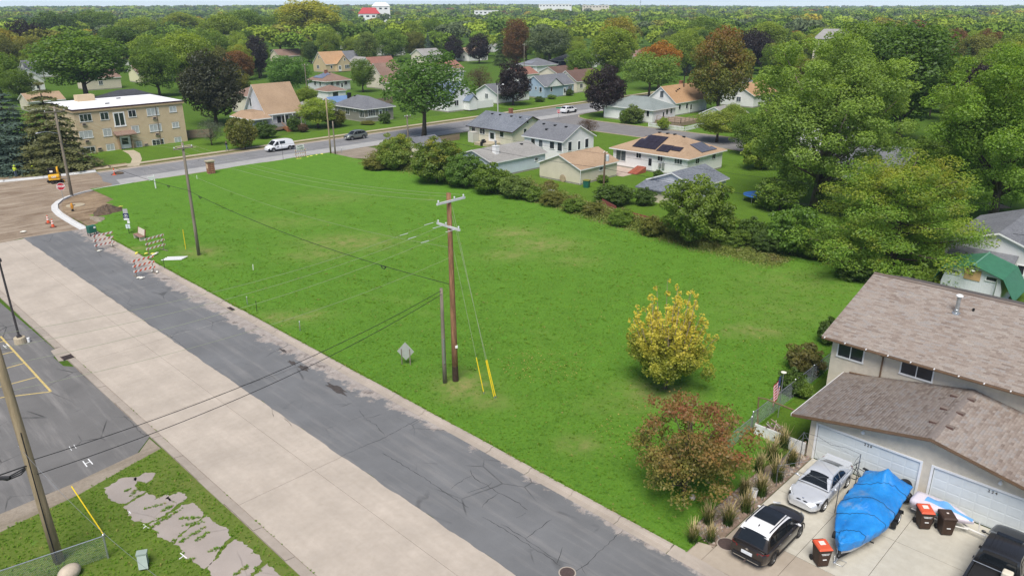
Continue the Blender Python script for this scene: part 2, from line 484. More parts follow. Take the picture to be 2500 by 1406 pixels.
for q_ in([(23.42,36.85),(23.05,35.67),(24.15,35.34)],[(23.05,35.67),(23.14,34.57),(22.71,33.07)],[(23.88,26.92),(23.52,26.29),(23.47,24.27),(23.6,22.89),(23.48,22.14)],[(23.47,24.27),(22.5,24.16),(22.01,23.96)],[(23.89,25.16),(23.13,25.16),(22.31,25.42)],[(21.54,31.76),(21.62,28.37),(21.53,24.43)],[(21.52,23.43),(21.63,21.55),(21.58,19.64),(21.56,18.25)],[(21.79,22.34),(21.8,21.22),(21.72,18.93)],[(23.56,26.45),(22.59,26.44),(21.96,26.32)],[(23.26,22.03),(22.64,22.15)],[(23.8,20.82),(23.21,20.77),(21.82,20.74)],[(22.59,19.07),(22.16,18.78),(21.49,18.45)],[(22.23,17.58),(21.93,17.07)],[(22.77,38.03),(23.71,37.92)],[(19.68,41.1),(19.22,39.98)],[(19.66,39.41),(19.43,38.13)],[(19.75,71.8),(19.65,62.93)],[(19.69,61.94),(19.9,56.66),(19.77,53.53)],[(12.75,46.91),(12.71,43.72),(13.38,42.12)]):
 crack(q_,.02,m_crack,.05)
lane=empty('road_concrete_lane');tag(lane,kind='structure')
tag(sheet('road_joint_bed',[(12.9,ROAD_Y0),(19.735,ROAD_Y0),(19.735,ROAD_Y1),(12.9,ROAD_Y1-.4)],-0.018,m_joint,None,lane))
ys_j=[ROAD_Y0,5.0,17.6,33.1,45.2,57.0,70.0,83.0,ROAD_Y1]
for k in range(len(ys_j)-1):
 for(xa,xb)in((13.44,17.84),(17.86,19.73)):
  ya,yb=ys_j[k]+0.012,ys_j[k+1]-0.012
  MB().box(xa,ya,-0.10,xb,yb,0.0).build('concrete_slab',m_conc_lane,lane)
gut=empty('gutter');tag(gut,kind='structure')
y=ROAD_Y0
k=0
while y<ROAD_Y1-1:
 L=3.05
 dx=0.03*math.sin(k*2.3)
 mb=MB()
 z1=0.03+0.012*math.sin(k*1.7)
 if 57.0<y+1.5<60.0:
  mb.prism([(13.40,y+.015),(13.40,y+L-.015),(12.55,y+L-.3),(12.40,y+.4)],-0.1,z1)
 else:
  mb.add([(12.92+dx,y+.015,-.1),(13.41,y+.015,-.1),(13.41,y+L-.015,-.1),(12.92+dx,y+L-.015,-.1),(12.92+dx,y+.015,z1+.03),(13.41,y+.015,z1-.03),(13.41,y+L-.015,z1-.03),(12.92+dx,y+L-.015,z1+.03)],[(0,3,2,1),(4,5,6,7),(0,1,5,4),(1,2,6,5),(2,3,7,6),(3,0,4,7)])
 mb.build('gutter_segment',m_kerb,gut)
 y+=L;k+=1
kerb=empty('kerb');tag(kerb,kind='structure')
y=15.3;k=0
while y<93.5:
 L=3.05 if y+3.05<94.6 else 94.6-y
 dz=0.012*math.sin(k*2.1)+0.006*math.sin(k*5.3)
 if abs(y+1.5-59.1)<1.6:dz-=0.02
 prof=[(25.60,-0.1),(25.63,0.006+dz),(25.98,0.01+dz),(26.07,0.125+dz),(26.12,0.145+dz),(26.27,0.145+dz),(26.28,-0.1)]
 n=len(prof)
 vs=[(px_,y+.015,pz)for px_,pz in prof]+[(px_,y+L-.015,pz)for px_,pz in prof]
 mb=MB().add(vs,[tuple(range(n)),tuple(reversed(range(n,2*n)))]+[(i,n+i,n+(i+1)%n,(i+1)%n)for i in range(n)])
 mb.build('kerb_segment',m_kerb,kerb)
 y+=L;k+=1
for k in range(7):
 ya=15.28-3.05*(k+1)
 MB().add([(25.62,ya+.015,-.1),(26.3,ya+.015,-.1),(26.3,ya+3.035,-.1),(25.62,ya+3.035,-.1),(25.62,ya+.015,.01),(26.3,ya+.015,.035),(26.3,ya+3.035,.035 if k else.13),(25.62,ya+3.035,.01)],[(0,3,2,1),(4,5,6,7),(0,1,5,4),(1,2,6,5),(2,3,7,6),(3,0,4,7)]).build('kerb_segment',m_kerb,kerb)
for(u_,r1,r2)in(((24.2,44.66),.55,.3),((24.06,40.28),1.05,.33),((24.07,46.01),.45,.2),((24.68,48.35),.5,.15)):
 pts=[]
 for j in range(14):
  a=2*math.pi*j/14
  k_=1+0.3*math.sin(j*2.7)+0.15*math.sin(j*5.1)
  pts.append((u_[0]+r2*k_*math.cos(a),u_[1]+r1*k_*math.sin(a)))
 sheet('pothole',pts,0.006,m_pot)
sheet('construction_dirt',[(-60,95),(13,95.2),(17.3,95.4),(19.8,96.0),(26.3,94.4),(27.5,99),(29,106),(31,110.5),(36.2,116.2),(37.0,118),(36.6,121),(37.8,124.5),(38.4,128.2),(30,129.5),(24,131.5),(17,136),(12,145),(8,170),(-10,190),(-60,190)],-0.008,m_dirt)
tag(MB().poly([(36.0,116.0,0),(150,116.0,0),(230,116.0,0),(230,128.2,0),(38.0,128.2,0),(37.4,124,0),(36.4,120.5,0),(36.8,118,0)]).build('cross_street',m_asphB),kind='structure')
sheet('street_worn_strip',[(37.5,116.4),(200,116.4),(200,120.2),(38.2,120.2)],0.004,M('worn_asphalt_strip',(0.36,0.355,0.345),0.9,0.12,0.6))
sheet('street_gutter_strip',[(38.2,127.3),(122,127.3),(122,128.2),(38.2,128.2)],0.006,m_kerb)
sheet('street_centre_line',[(52,122.1),(64,122.1),(64,122.2),(52,122.2)],0.008,M('faded_white_line',(0.45,0.45,0.44),0.9,.2,5))
kb=empty('far_kerb');tag(kb,kind='structure')
x=38.2
while x<200:
 if not(120.0<x+1.2<136.5)or True:
  MB().box(x+.01,128.2,-.05,x+3.03,128.42,.13).build('kerb_segment',m_walk,kb)
 x+=3.05
kb2=empty('near_kerb');tag(kb2,kind='structure')
x=39.0
while x<118:
 if not(71.5<x+1.5<79.5):
  MB().box(x+.01,115.78,-.05,x+3.03,116.0,.12).build('kerb_segment',m_kerb,kb2)
 x+=3.05
sw=empty('sidewalk');tag(sw,kind='structure')
x=38.4
while x<200:
 MB().box(x+.01,130.3,-.05,x+1.51,131.6,.06).build('pavement_slab',m_walk,sw)
 x+=1.53
sheet('front_lawn',[(14,131.8),(70,131.8),(70,146.8),(14,146.8)],0.03,m_lawn)
sheet('verge',[(38.4,128.45),(200,128.45),(200,130.28),(38.4,130.28)],0.02,grass_material('dry_verge_grass',(0.10,0.10,0.025),(0.14,0.15,0.03),(0.18,0.17,0.05),(0.30,0.24,0.12),0.45))
sheet('front_lawn',[(70,131.8),(122,131.8),(122,139),(70,139)],0.032,m_lawn)
sheet('front_lawn',[(136,131.8),(190,131.8),(190,146),(136,146)],0.03,m_lawn)
wp=[(42.98,129.33),(44.69,128.62),(47.23,134.12),(49.08,139.87),(49.56,143.97),(47.94,144.94),(47.39,140.37),(46.05,135.25),(44.49,131.71)]
sheet('apartment_path',wp,0.05,m_walk)
sheet('gravel_drive_mouth',[(71.6,116.3),(80,116.3),(81,113),(84,110.5),(84,104),(78,103),(74,106),(71.6,110),(70.5,113.5)],0.006,m_gravel)
tag(MB().poly([(122.5,30,.002),(134,30,.002),(134,108,.002),(136,112,.002),(140,115.9,.002),(117,115.9,.002),(121,112,.002),(122.5,108,.002)]).build('side_street',M('side_street_asphalt',(0.20,0.19,0.185),0.9,0.12,0.6)),kind='structure')
kb3=empty('side_street_kerb');tag(kb3,kind='structure')
for xx in(122.3,134.0):
 y=32
 while y<107:
  MB().box(xx,y,-.05,xx+.22,y+3.0,.12).build('kerb_segment',m_walk,kb3)
  y+=3.05
pts=[(134.1,107),(134.6,110),(136,112.8),(138.4,114.8),(142,115.7),(150,115.8)]
for a,b in zip(pts[:-1],pts[1:]):
 d=Vector((b[0]-a[0],b[1]-a[1],0));n=Vector((d.y,-d.x,0)).normalized()*.22
 MB().obox((a[0],a[1],-.05),d*.995,n,(0,0,.17)).build('kerb_segment',m_walk,kb3)
sheet('corner_lawn',[(134.3,60),(165,60),(165,115.6),(143,115.6),(138.6,114.6),(136.2,112.6),(134.8,110),(134.3,107)],0.02,m_lawn)
sheet('back_lawn',[(72.2,18),(122.2,18),(122.2,108),(120.5,112),(117,115.6),(80.5,115.6),(84.2,110.5),(84.2,103),(78,102.5),(74,105),(72.2,107)],0.03,m_lawn)
sheet('parking_lot',[(-80,95),(12.2,95),(12.5,80),(12.88,60.2),(12.35,59.5),(12.4,57.4),(12.9,56.7),(12.9,43.2),(11.6,41.8),(8,41.2),(4.5,41.0),(-5,39.5),(-80,36)],-0.012,m_park)
sheet('worn_edge_soil',[(12.8,43.0),(11.8,41.9),(8,41.3),(4.5,41.1),(-5,39.6),(-5,37.5),(2,38.6),(5,39.3),(7.5,39.6),(9.2,40.2),(10.4,40.6),(11.6,41.0),(12.85,40.9)],-0.004,m_gravel)
vl=[(12.9,41.4),(12.9,-6),(-30,-6),(-30,35),(-5,38),(2,39),(5,39.6),(8,40.0),(11,40.9)]
sheet('corner_lawn',vl,0.004,grass_material('weedy_grass',(0.10,0.165,0.024),(0.15,0.225,0.034),(0.20,0.275,0.05),(0.30,0.25,0.11),0.46))
def blob_path(pts,z):
 """a path with a ragged outline"""
 return[(x+0.12*math.sin(i*2.1),y+0.12*math.sin(i*3.7))for i,(x,y)in enumerate(pts)]
PATHP=[]
path=empty('broken_path');tag(path,kind='structure')
pw=[[(9.2,39.6),(10.1,39.9),(10.7,39.3),(10.3,38.6),(10.5,37.7),(9.4,37.4),(9.0,38.5)],[(10.4,39.3),(11.2,39.5),(11.5,38.9),(10.9,38.5)],[(9.3,37.2),(10.5,37.5),(10.6,36.6),(11.3,36.7),(11.2,35.5),(10.3,35.0),(9.6,35.0),(9.2,36.0)],[(11.0,36.3),(11.7,36.4),(11.8,35.6),(11.3,35.4)],[(9.6,34.8),(10.4,34.8),(11.4,35.2),(11.9,34.6),(11.8,33.6),(10.9,33.2),(9.9,32.6),(9.5,33.6)],[(9.9,32.4),(10.8,33.0),(11.9,33.4),(12.0,32.2),(11.9,31.0),(10.8,30.2),(10.1,29.8),(9.8,31.2)],[(10.2,29.6),(10.9,30.0),(12.0,30.7),(12.15,29.2),(12.1,28.3),(11.0,27.6),(10.3,27.5)],[(10.4,27.2),(11.1,27.3),(12.2,28.0),(12.3,26.0),(12.2,24.2),(10.6,24.0)],[(10.6,23.8),(12.3,24.0),(12.4,20),(12.4,12),(10.7,12),(10.6,19)]]
for pp in pw:
 q_=[]
 mx_,my_=sum(p[0]for p in pp)/len(pp),sum(p[1]for p in pp)/len(pp)
 pp=[(mx_+(x-mx_)*1.04,my_+(y-my_)*1.03)for x,y in pp]
 for i in range(len(pp)):
  a,b=pp[i],pp[(i+1)%len(pp)]
  L=math.hypot(b[0]-a[0],b[1]-a[1])
  n_=max(2,int(L/0.13))
  for k_ in range(n_):
   f_=k_/n_
   q_.append((a[0]+(b[0]-a[0])*f_+random.uniform(-.07,.07)+.13*math.sin(f_*3.14)*math.sin(7.3*a[0]+3.1*b[1]),a[1]+(b[1]-a[1])*f_+random.uniform(-.07,.07)))
 PATHP.append(q_)
 MB().prism(q_,-0.02,0.022).build('asphalt_piece',m_path,path)
def stripe(name,a,b,w,z,mat,parent=None):
 a=Vector((*a,z));b=Vector((*b,z));d=(b-a);n=Vector((-d.y,d.x,0)).normalized()*w/2
 o=MB().poly([a-n,b-n,b+n,a+n]).build(name,mat,parent)
 if parent is None:tag(o,kind='structure')
 return o
pk=empty('parking_lines');tag(pk,kind='structure')
stripe('yellow_line',(10.66,66.68),(10.56,53.74),.14,-.006,m_yellowline,pk)
stripe('yellow_line',(10.56,53.74),(7.18,55.65),.12,-.005,m_yellowline,pk)
stripe('yellow_line',(10.55,56.82),(7.48,57.04),.12,-.005,m_yellowline,pk)
stripe('yellow_line',(10.59,59.92),(8.11,59.95),.12,-.005,m_yellowline,pk)
stripe('yellow_line',(10.54,62.73),(8.75,62.9),.12,-.005,m_yellowline,pk)
stripe('yellow_line',(10.59,65.42),(9.37,65.77),.12,-.005,m_yellowline,pk)
marks=empty('spray_marks');tag(marks,kind='structure')
for(u,v,s_)in((209,1118,1.0),(173,1080,.75)):
 pass
def hmark(a,b,c,d,w,z):
 stripe('paint_stroke',a,b,w,z,m_white,marks);stripe('paint_stroke',c,d,w,z,m_white,marks)
 stripe('paint_stroke',((a[0]+b[0])/2,(a[1]+b[1])/2),((c[0]+d[0])/2,(c[1]+d[1])/2),w,z+.002,m_white,marks)
hmark((9.22,43.27),(9.19,42.49),(9.5,43.28),(9.5,42.53),.06,-.005)
hmark((9.18,45.49),(9.14,44.91),(9.43,45.5),(9.4,44.97),.03,-.005)
hmark((10.34,64.6),(10.38,63.83),(10.6,64.77),(10.63,63.99),.05,-.004)
for(a,b,c,d)in(((9.4,35.01),(9.46,34.49),(9.41,34.77),(9.26,34.69)),((9.77,31.6),(9.83,31.02),(9.8,31.29),(9.55,31.22)),((9.28,36.61),(9.29,36.36),(9.28,36.51),(9.21,36.43))):
 stripe('paint_stroke',a,b,.05,.028,m_white,marks);stripe('paint_stroke',c,d,.05,.030,m_white,marks)
sheet('driveway_bed',[(26.3,13.9),(38.05,13.9),(38.05,-8),(26.3,-8)],0.0,m_joint)
drv=empty('driveway');tag(drv,kind='structure')
xs_d=[29.6,33.9,38.04]
ys_d=[13.86,10.85,7.95,4.9,1.9,-1.2,-4.2]
for i in range(len(xs_d)-1):
 for j in range(len(ys_d)-1):
  MB().box(xs_d[i]+.012,ys_d[j+1]+.012,-.05,xs_d[i+1]-.012,ys_d[j]-.012,.055).build('concrete_slab',m_drive,drv)
for j in range(len(ys_d)-1):
 MB().box(26.32,ys_d[j+1]+.012,-.05,29.59,ys_d[j]-.012,.045).build('apron_slab',m_apron,drv)
MB().add([(26.32,13.88,.02),(27.6,13.88,.05),(27.3,14.7,.06),(26.32,15.2,.05)],[(0,1,2,3)]).build('apron_slab',m_apron,drv)
sheet('side_walkway',[(38.15,14.25),(39.2,14.25),(39.2,16.0),(46,16.3),(52,16.4),(52,17.0),(44,17.0),(38.15,15.6)],0.02,m_apron)
sheet('side_lawn',[(38.2,15.0),(72,15.0),(72,18.6),(38.2,18.6)],0.05,m_lawn)
sheet('rock_bed_soil',[(27.4,13.9),(38.0,13.9),(38.0,14.9),(34.5,15.5),(30,15.6),(28.2,15.3)],0.05,M('rock_bed_soil',(0.23,0.17,0.13),0.95,0.3,3,0.5,20))
def manhole(u,label,z=0.012,r=.36):
 e=empty('manhole_cover',(u[0],u[1],z),label=label,cat='manhole cover')
 MB().lathe([(r+.06,-.01),(r+.06,.004),(r+.01,.006),(r+.01,-.004)],24).build('rim',m_kerb,e)
 mb=MB().lathe([(r,-.01),(r,.008),(r*.93,.012),(r*.3,.012)],24)
 for a in range(8):
  c_,s_=math.cos(a*.785),math.sin(a*.785)
  mb.obox((c_*r*.35-s_*.015,s_*r*.35+c_*.015,.010),(c_*r*.5,s_*r*.5,0),(s_*.03,-c_*.03,0),(0,0,.008))
 mb.build('lid',m_iron,e)
manhole((21.43,17.75),'round purplish manhole cover in the asphalt at the bottom edge of the picture',.012,.34)
manhole((28.14,13.57),'rust brown manhole cover in the concrete apron beside the parked brown car',.055,.42)
def drain(c,w,l,label,z):
 e=empty('storm_drain',(c[0],c[1],z),label=label,cat='storm drain')
 MB().box(-w/2,-l/2,-.03,w/2,l/2,.004).build('pit',m_black,e)
 for k in range(7):
  yk=-l/2+.06+k*(l-.12)/6
  MB().box(-w/2,yk-.022,-.01,w/2,yk+.022,.014).build('grate_bar',m_iron,e)
 MB().box(-w/2-.05,-l/2-.05,-.02,-w/2,l/2+.05,.016).build('frame_side',m_iron,e);MB().box(w/2,-l/2-.05,-.02,w/2+.05,l/2+.05,.016).build('frame_side',m_iron,e)
drain((13.04,58.65),.62,.75,'rusty storm drain grate in the left gutter near the light pole',.06)
drain((26.04,59.05),.5,.9,'dark storm drain grate under the right kerb beside the field',.035)
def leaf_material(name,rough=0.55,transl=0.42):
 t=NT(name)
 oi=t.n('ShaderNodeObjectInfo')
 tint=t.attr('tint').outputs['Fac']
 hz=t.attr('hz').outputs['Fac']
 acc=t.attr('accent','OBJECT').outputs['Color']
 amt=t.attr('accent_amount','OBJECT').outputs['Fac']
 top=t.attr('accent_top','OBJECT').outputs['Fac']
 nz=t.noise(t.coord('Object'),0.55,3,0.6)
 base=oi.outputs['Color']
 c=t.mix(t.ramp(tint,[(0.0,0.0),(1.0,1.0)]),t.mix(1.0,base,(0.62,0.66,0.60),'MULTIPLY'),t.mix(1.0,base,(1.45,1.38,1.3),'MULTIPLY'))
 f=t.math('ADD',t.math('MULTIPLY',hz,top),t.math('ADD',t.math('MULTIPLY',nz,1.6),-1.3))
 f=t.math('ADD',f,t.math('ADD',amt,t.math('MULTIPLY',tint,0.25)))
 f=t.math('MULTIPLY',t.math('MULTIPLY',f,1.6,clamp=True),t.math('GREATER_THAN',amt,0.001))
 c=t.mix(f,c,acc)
 d=t.n('ShaderNodeBsdfDiffuse');t.set(d.inputs['Color'],c);d.inputs['Roughness'].default_value=0.9
 g=t.n('ShaderNodeBsdfGlossy');g.inputs['Roughness'].default_value=rough;t.set(g.inputs['Color'],(0.5,0.55,0.5))
 tr=t.n('ShaderNodeBsdfTranslucent');t.set(tr.inputs['Color'],t.mix(1.0,c,(1.25,1.3,0.6),'MULTIPLY'))
 m1=t.n('ShaderNodeMixShader');m1 .inputs[0].default_value=transl
 t.nt.links.new(d.outputs[0],m1 .inputs[1]);t.nt.links.new(tr.outputs[0],m1 .inputs[2])
 m2=t.n('ShaderNodeMixShader');m2 .inputs[0].default_value=0.05
 t.nt.links.new(m1 .outputs[0],m2 .inputs[1]);t.nt.links.new(g.outputs[0],m2 .inputs[2])
 t.nt.links.new(m2 .outputs[0],t.out.inputs[0])
 return t.mt
m_leaf=leaf_material('leaves')
m_bark=M('bark',(0.11,0.085,0.065),0.95,0.35,6,0.8,25,stretch=(1,1,0.25))
m_bark_pale=M('pale_bark',(0.24,0.19,0.145),0.95,0.3,6,0.8,25,stretch=(1,1,0.25))
def leaf_mesh(name,P,Nrm,size,tint,zmin,zmax,aspect=0.62,jit=0.5,r=rng):
 """one rhombic leaf spray per point"""
 n=len(P)
 Nv=Nrm+r.normal(0,jit,(n,3));Nv/=np.linalg.norm(Nv,axis=1)[:,None]+1e-9
 A=r.normal(0,1,(n,3));A-=(A*Nv).sum(1)[:,None]*Nv;A/=np.linalg.norm(A,axis=1)[:,None]+1e-9
 B=np.cross(Nv,A)
 s=(size*r.uniform(0.6,1.35,n))[:,None]
 bend=Nv*s*0.18
 V=np.empty((n,4,3))
 V[:,0]=P-A*s*0.5-bend;V[:,1]=P+B*s*0.5*aspect+bend*.4;V[:,2]=P+A*s*0.5-bend;V[:,3]=P-B*s*0.5*aspect+bend*.4
 me=bpy.data.meshes.new(name)
 me.vertices.add(n*4);me.vertices.foreach_set('co',V.reshape(-1))
 me.loops.add(n*4);me.loops.foreach_set('vertex_index',np.arange(n*4,dtype=np.int32))
 me.polygons.add(n);me.polygons.foreach_set('loop_start',np.arange(0,n*4,4,dtype=np.int32));me.polygons.foreach_set('loop_total',np.full(n,4,dtype=np.int32))
 me.update(calc_edges=True)
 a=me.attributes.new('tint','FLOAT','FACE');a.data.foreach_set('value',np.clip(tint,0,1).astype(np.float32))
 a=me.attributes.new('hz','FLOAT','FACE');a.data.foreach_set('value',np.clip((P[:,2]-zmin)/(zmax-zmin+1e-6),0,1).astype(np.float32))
 me.materials.append(m_leaf)
 return me
def lobes_to_mesh(name,lobes,n_leaf,size,r,up=0.45,fill=0.25,jit=0.55):
 L=np.array(lobes)
 vol=L[:,3]*L[:,4]+L[:,3]*L[:,5]
 cnt=np.maximum(8,(vol/vol.sum()*n_leaf)).astype(int)
 Ps,Ns,Ts=[],[],[]
 for(cx_,cy_,cz_,rx,ry,rz),k in zip(lobes,cnt):
  d=r.normal(0,1,(k,3));d/=np.linalg.norm(d,axis=1)[:,None]
  rr=np.where(r.random(k)<fill,r.uniform(0.3,0.85,k),r.uniform(0.78,1.08,k))
  P=d*rr[:,None]*np.array([rx,ry,rz])+np.array([cx_,cy_,cz_])
  Ps.append(P);Ns.append(d*0.75+np.array([0,0,up]));Ts.append(np.clip(r.normal(0.5,0.2,k)+r.normal(0,0.13),0,1))
 P=np.concatenate(Ps);N_=np.concatenate(Ns);T=np.concatenate(Ts)
 return leaf_mesh(name,P,N_,size,T,P[:,2].min(),P[:,2].max(),jit=jit,r=r)
def broad_lobes(r,H=12.0,W=9.0,z0=0.22,n=26,lump=0.36,taper=0.0):
 """clumps on an egg-shaped crown, H tall with its lowest leaves at z0*H"""
 lob=[]
 cz,rz=H*(1+z0)/2,H*(1-z0)/2
 ga=math.pi*(3-math.sqrt(5))
 for i in range(n):
  f=(i+0.5)/n
  z=1-2*f
  q=math.sqrt(max(0,1-z*z));a=ga*i+r.uniform(-.4,.4)
  k=r.uniform(0.5,1.0-lump*.72)
  wz=1.0-taper*max(0,z)
  rad_=W/2*lump*r.uniform(0.7,1.25)
  lob.append((W/2*k*q*math.cos(a)*wz,W/2*k*q*math.sin(a)*wz,cz+rz*z*k*1.06,rad_,rad_,rad_*0.8*rz/(W/2)*.9))
 for i in range(6):
  lob.append((r.uniform(-.2,.2)*W,r.uniform(-.2,.2)*W,cz+r.uniform(-.4,.4)*rz,W*.2,W*.2,rz*.3))
 return lob
def trunk_mesh(name,H,r0,z_fork,lobes,r,mat,n_limb=9,lean=0.0):
 mb=MB()
 top=H*0.72
 pts=[];rr=[]
 for i in range(7):
  f=i/6
  pts.append((lean*f*H*.1+0.12*math.sin(f*5+1),0.12*math.sin(f*4.1),f*top));rr.append(r0*(1.25 if i==0 else 1-0.8*f))
 mb.tube(pts,rr,8)
 idx=r.permutation(len(lobes))[:n_limb]
 for i in idx:
  l=lobes[i]
  zf=min(l[2]*0.8,z_fork+(l[2]-z_fork)*r.uniform(0.05,0.45));zf=max(zf,z_fork*.9)
  f=min(.95,zf/top)
  s_=(lean*f*H*.1+0.12*math.sin(f*5+1),0.12*math.sin(f*4.1),zf)
  mid=(s_[0]*.45+l[0]*.55,s_[1]*.45+l[1]*.55,s_[2]*.4+l[2]*.6-abs(l[2]-zf)*.05)
  mb.tube([s_,mid,(l[0],l[1],l[2])],[r0*.42*(1-.5*f),r0*.25,r0*.07],6)
 return mb.mesh(name,mat,True)
TREE={}
def proto(key,H,W,seed,n_leaf=7000,size=0.42,z0=.22,n=26,lump=.36,r0=.28,mat=None,taper=0.0,fill=.25,up=.45,jit=.55,n_limb=9):
 r=np.random.default_rng(seed)
 lob=broad_lobes(r,H,W,z0,n,lump,taper)
 TREE[key]=(lobes_to_mesh('crown',lob,n_leaf,size,r,up,fill,jit),trunk_mesh('trunk',H,r0,H*max(z0,.12),lob,r,mat or m_bark,n_limb),H,W)
proto('round1',12,10,1,13000,.33,n=44,lump=.27)
proto('round2',12,10,2,13000,.32,z0=.12,n=50,lump=.25)
proto('oval1',14,9,3,13500,.33,z0=.14,n=52,lump=.26)
proto('oval2',14,9,4,13500,.32,z0=.1,n=58,lump=.24,taper=.25)
proto('spread',11,13,5,8500,.42,z0=.28,n=30,lump=.3)
proto('open',13,11,6,7000,.36,z0=.25,n=24,lump=.27,fill=.12,n_limb=18)
proto('dense',11,10,7,13000,.34,z0=.08,n=64,lump=.22,fill=.15)
proto('shrub1',3,4,8,4200,.24,z0=.0,n=40,lump=.24,r0=.06,n_limb=5)
proto('shrub2',3,4,9,4200,.22,z0=.0,n=44,lump=.22,r0=.06,n_limb=5)
proto('shrub3',3,3.2,10,3600,.20,z0=.0,n=36,lump=.25,taper=.4,r0=.06,n_limb=5)
proto('wispy',9,7,13,3200,.22,z0=.12,n=22,lump=.34,fill=.5,n_limb=22,r0=.14)
def conifer(key,H,W,seed,n_leaf=17000,size=.32,tiers=17,droop=.35):
 r=np.random.default_rng(seed)
 Ps,Ns,Ts=[],[],[]
 mb=MB().tube([(0,0,0),(0,0,H*.5),(0,0,H*.98)],[.22,.13,.02],8)
 per=n_leaf//(tiers*9)
 for i in range(tiers):
  f=i/(tiers-1)
  z=H*(0.04+0.94*f)
  Rr=W/2*(1-f)**0.66*r.uniform(.85,1.1)+.12
  nb=max(5,int(12*(1-f)+4))
  for b in range(nb):
   a=2*math.pi*b/nb+r.uniform(-.25,.25)+i
   L=Rr*r.uniform(.72,1.12)
   k=max(5,int(per*1.35*(1-f)+per*.25))
   t_=r.uniform(.12,1.0,k)**.75
   wdt=.10*L*(1-t_*.5)+.07
   sx=t_*L;sy=r.normal(0,1,k)*wdt*1.6;sz=-droop*L*t_**1.6+.18*L*np.maximum(0,t_-.75)+r.normal(0,.06,k)-r.random(k)*wdt*1.2
   P=np.stack([sx*math.cos(a)-sy*math.sin(a),sx*math.sin(a)+sy*math.cos(a),z+sz],1)
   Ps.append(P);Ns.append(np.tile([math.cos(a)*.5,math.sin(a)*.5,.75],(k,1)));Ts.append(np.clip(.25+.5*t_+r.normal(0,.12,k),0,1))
   mb.tube([(0,0,z),(L*.55*math.cos(a),L*.55*math.sin(a),z-droop*L*.35)],[.04,.015],4)
 P=np.concatenate(Ps)
 TREE[key]=(leaf_mesh('crown',P,np.concatenate(Ns),size,np.concatenate(Ts),P[:,2].min(),P[:,2].max(),aspect=.5,jit=.5,r=r),mb.mesh('trunk',m_bark,True),H,W)
conifer('spruce1',13,8,21)
conifer('spruce2',13,7.5,22,tiers=14,droop=.45)
def pine(key,H,W,seed):
 """broad old pine: upswept limbs with needle puffs along them"""
 r=np.random.default_rng(seed)
 lob=[];mb=MB().tube([(0,0,0),(.1,0,H*.5),(0,.1,H*.9)],[.3,.2,.05],8)
 for i in range(44):
  f=(i+.5)/44
  z=H*(.06+.80*f)
  a=i*2.4+r.uniform(-.3,.3)
  L=W/2*(1.06-.62*f**1.5)*r.uniform(.75,1.08)
  rise=H*(.06+.08*f)
  ca,sa=math.cos(a),math.sin(a)
  mb.tube([(0,0,z),(L*.5*ca,L*.5*sa,z+rise*.3),(L*.95*ca,L*.95*sa,z+rise)],[.09,.06,.02],5)
  for k in range(5):
   t_=.38+.15*k+r.uniform(-.05,.05)
   q=W*.074*r.uniform(.75,1.25)
   o1,o2=r.uniform(-.5,.5,2)
   lob.append((L*t_*ca-sa*o1*q*2,L*t_*sa+ca*o1*q*2,z+rise*t_**1.6+o2*q*.4,q*1.1,q*1.1,q*.62))
 TREE[key]=(lobes_to_mesh('crown',lob,62000,.15,r,.8,.3,.7),mb.mesh('trunk',m_bark,True),H,W)
pine('pine',10,12,31)
def spire_maple(key,H,W,seed):
 """young maple with upright pointed leaf spires"""
 r=np.random.default_rng(seed)
 lob=[];mb=MB().tube([(0,0,0),(0,0,H*.25),(.05,0,H*.6)],[.11,.085,.03],8)
 for i in range(46):
  f=i/45
  a=i*2.4+r.uniform(-.35,.35)
  q=math.sqrt((i+.6)/46)
  L=W/2*q*r.uniform(.82,1.05)
  zt=H*(1.0-.50*q**2.2)*r.uniform(.80,1.10)
  zb=H*(.16+.10*q)
  ca,sa=math.cos(a),math.sin(a)
  mb.tube([(0,0,H*.2+.2*f),(L*.55*ca,L*.55*sa,zb+(zt-zb)*.25),(L*.95*ca,L*.95*sa,zt*.97)],[.045,.028,.008],5)
  n_=7
  for k in range(n_):
   t_=(k+.5)/n_
   rad_=W*.048*(1.15-.75*t_)*r.uniform(.8,1.2)
   p_=.5+.5*t_
   lob.append((L*p_*ca+r.normal(0,.08),L*p_*sa+r.normal(0,.08),zb+(zt-zb)*(t_**.9),rad_,rad_,rad_*1.5))
 for i in range(22):
  a=i*2.4;L=W/2*r.uniform(.3,.82)
  lob.append((L*math.cos(a),L*math.sin(a),H*r.uniform(.12,.45),W*.065,W*.065,W*.06))
 TREE[key]=(lobes_to_mesh('crown',lob,21000,.15,r,.2,.3,.6),mb.mesh('trunk',m_bark_pale,True),H,W)
spire_maple('spire',7.0,6.0,33)
proto('big1',22,17,41,76000,.25,z0=.03,n=200,lump=.115,r0=.42,mat=m_bark_pale,fill=.3,n_limb=26)
proto('big2',22,18,42,76000,.25,z0=.05,n=190,lump=.12,r0=.42,fill=.3,n_limb=20)
proto('crab',5.0,6.4,43,11500,.14,z0=.04,n=80,lump=.16,r0=.1,fill=.7,jit=.8,n_limb=30)
proto('bigbush',6,7,44,14000,.24,z0=.0,n=80,lump=.17,r0=.1,fill=.3,n_limb=12)
GR=dict(green=(0.175,0.270,0.040),deep=(0.105,0.175,0.034),lime=(0.285,0.375,0.052),grey=(0.150,0.195,0.095),olive=(0.215,0.225,0.05),purple=(0.046,0.030,0.036),yellow=(0.40,0.34,0.045),orange=(0.42,0.20,0.035),rust=(0.24,0.12,0.045),blue=(0.110,0.165,0.140),silver=(0.17,0.20,0.15),brown=(0.15,0.10,0.055))
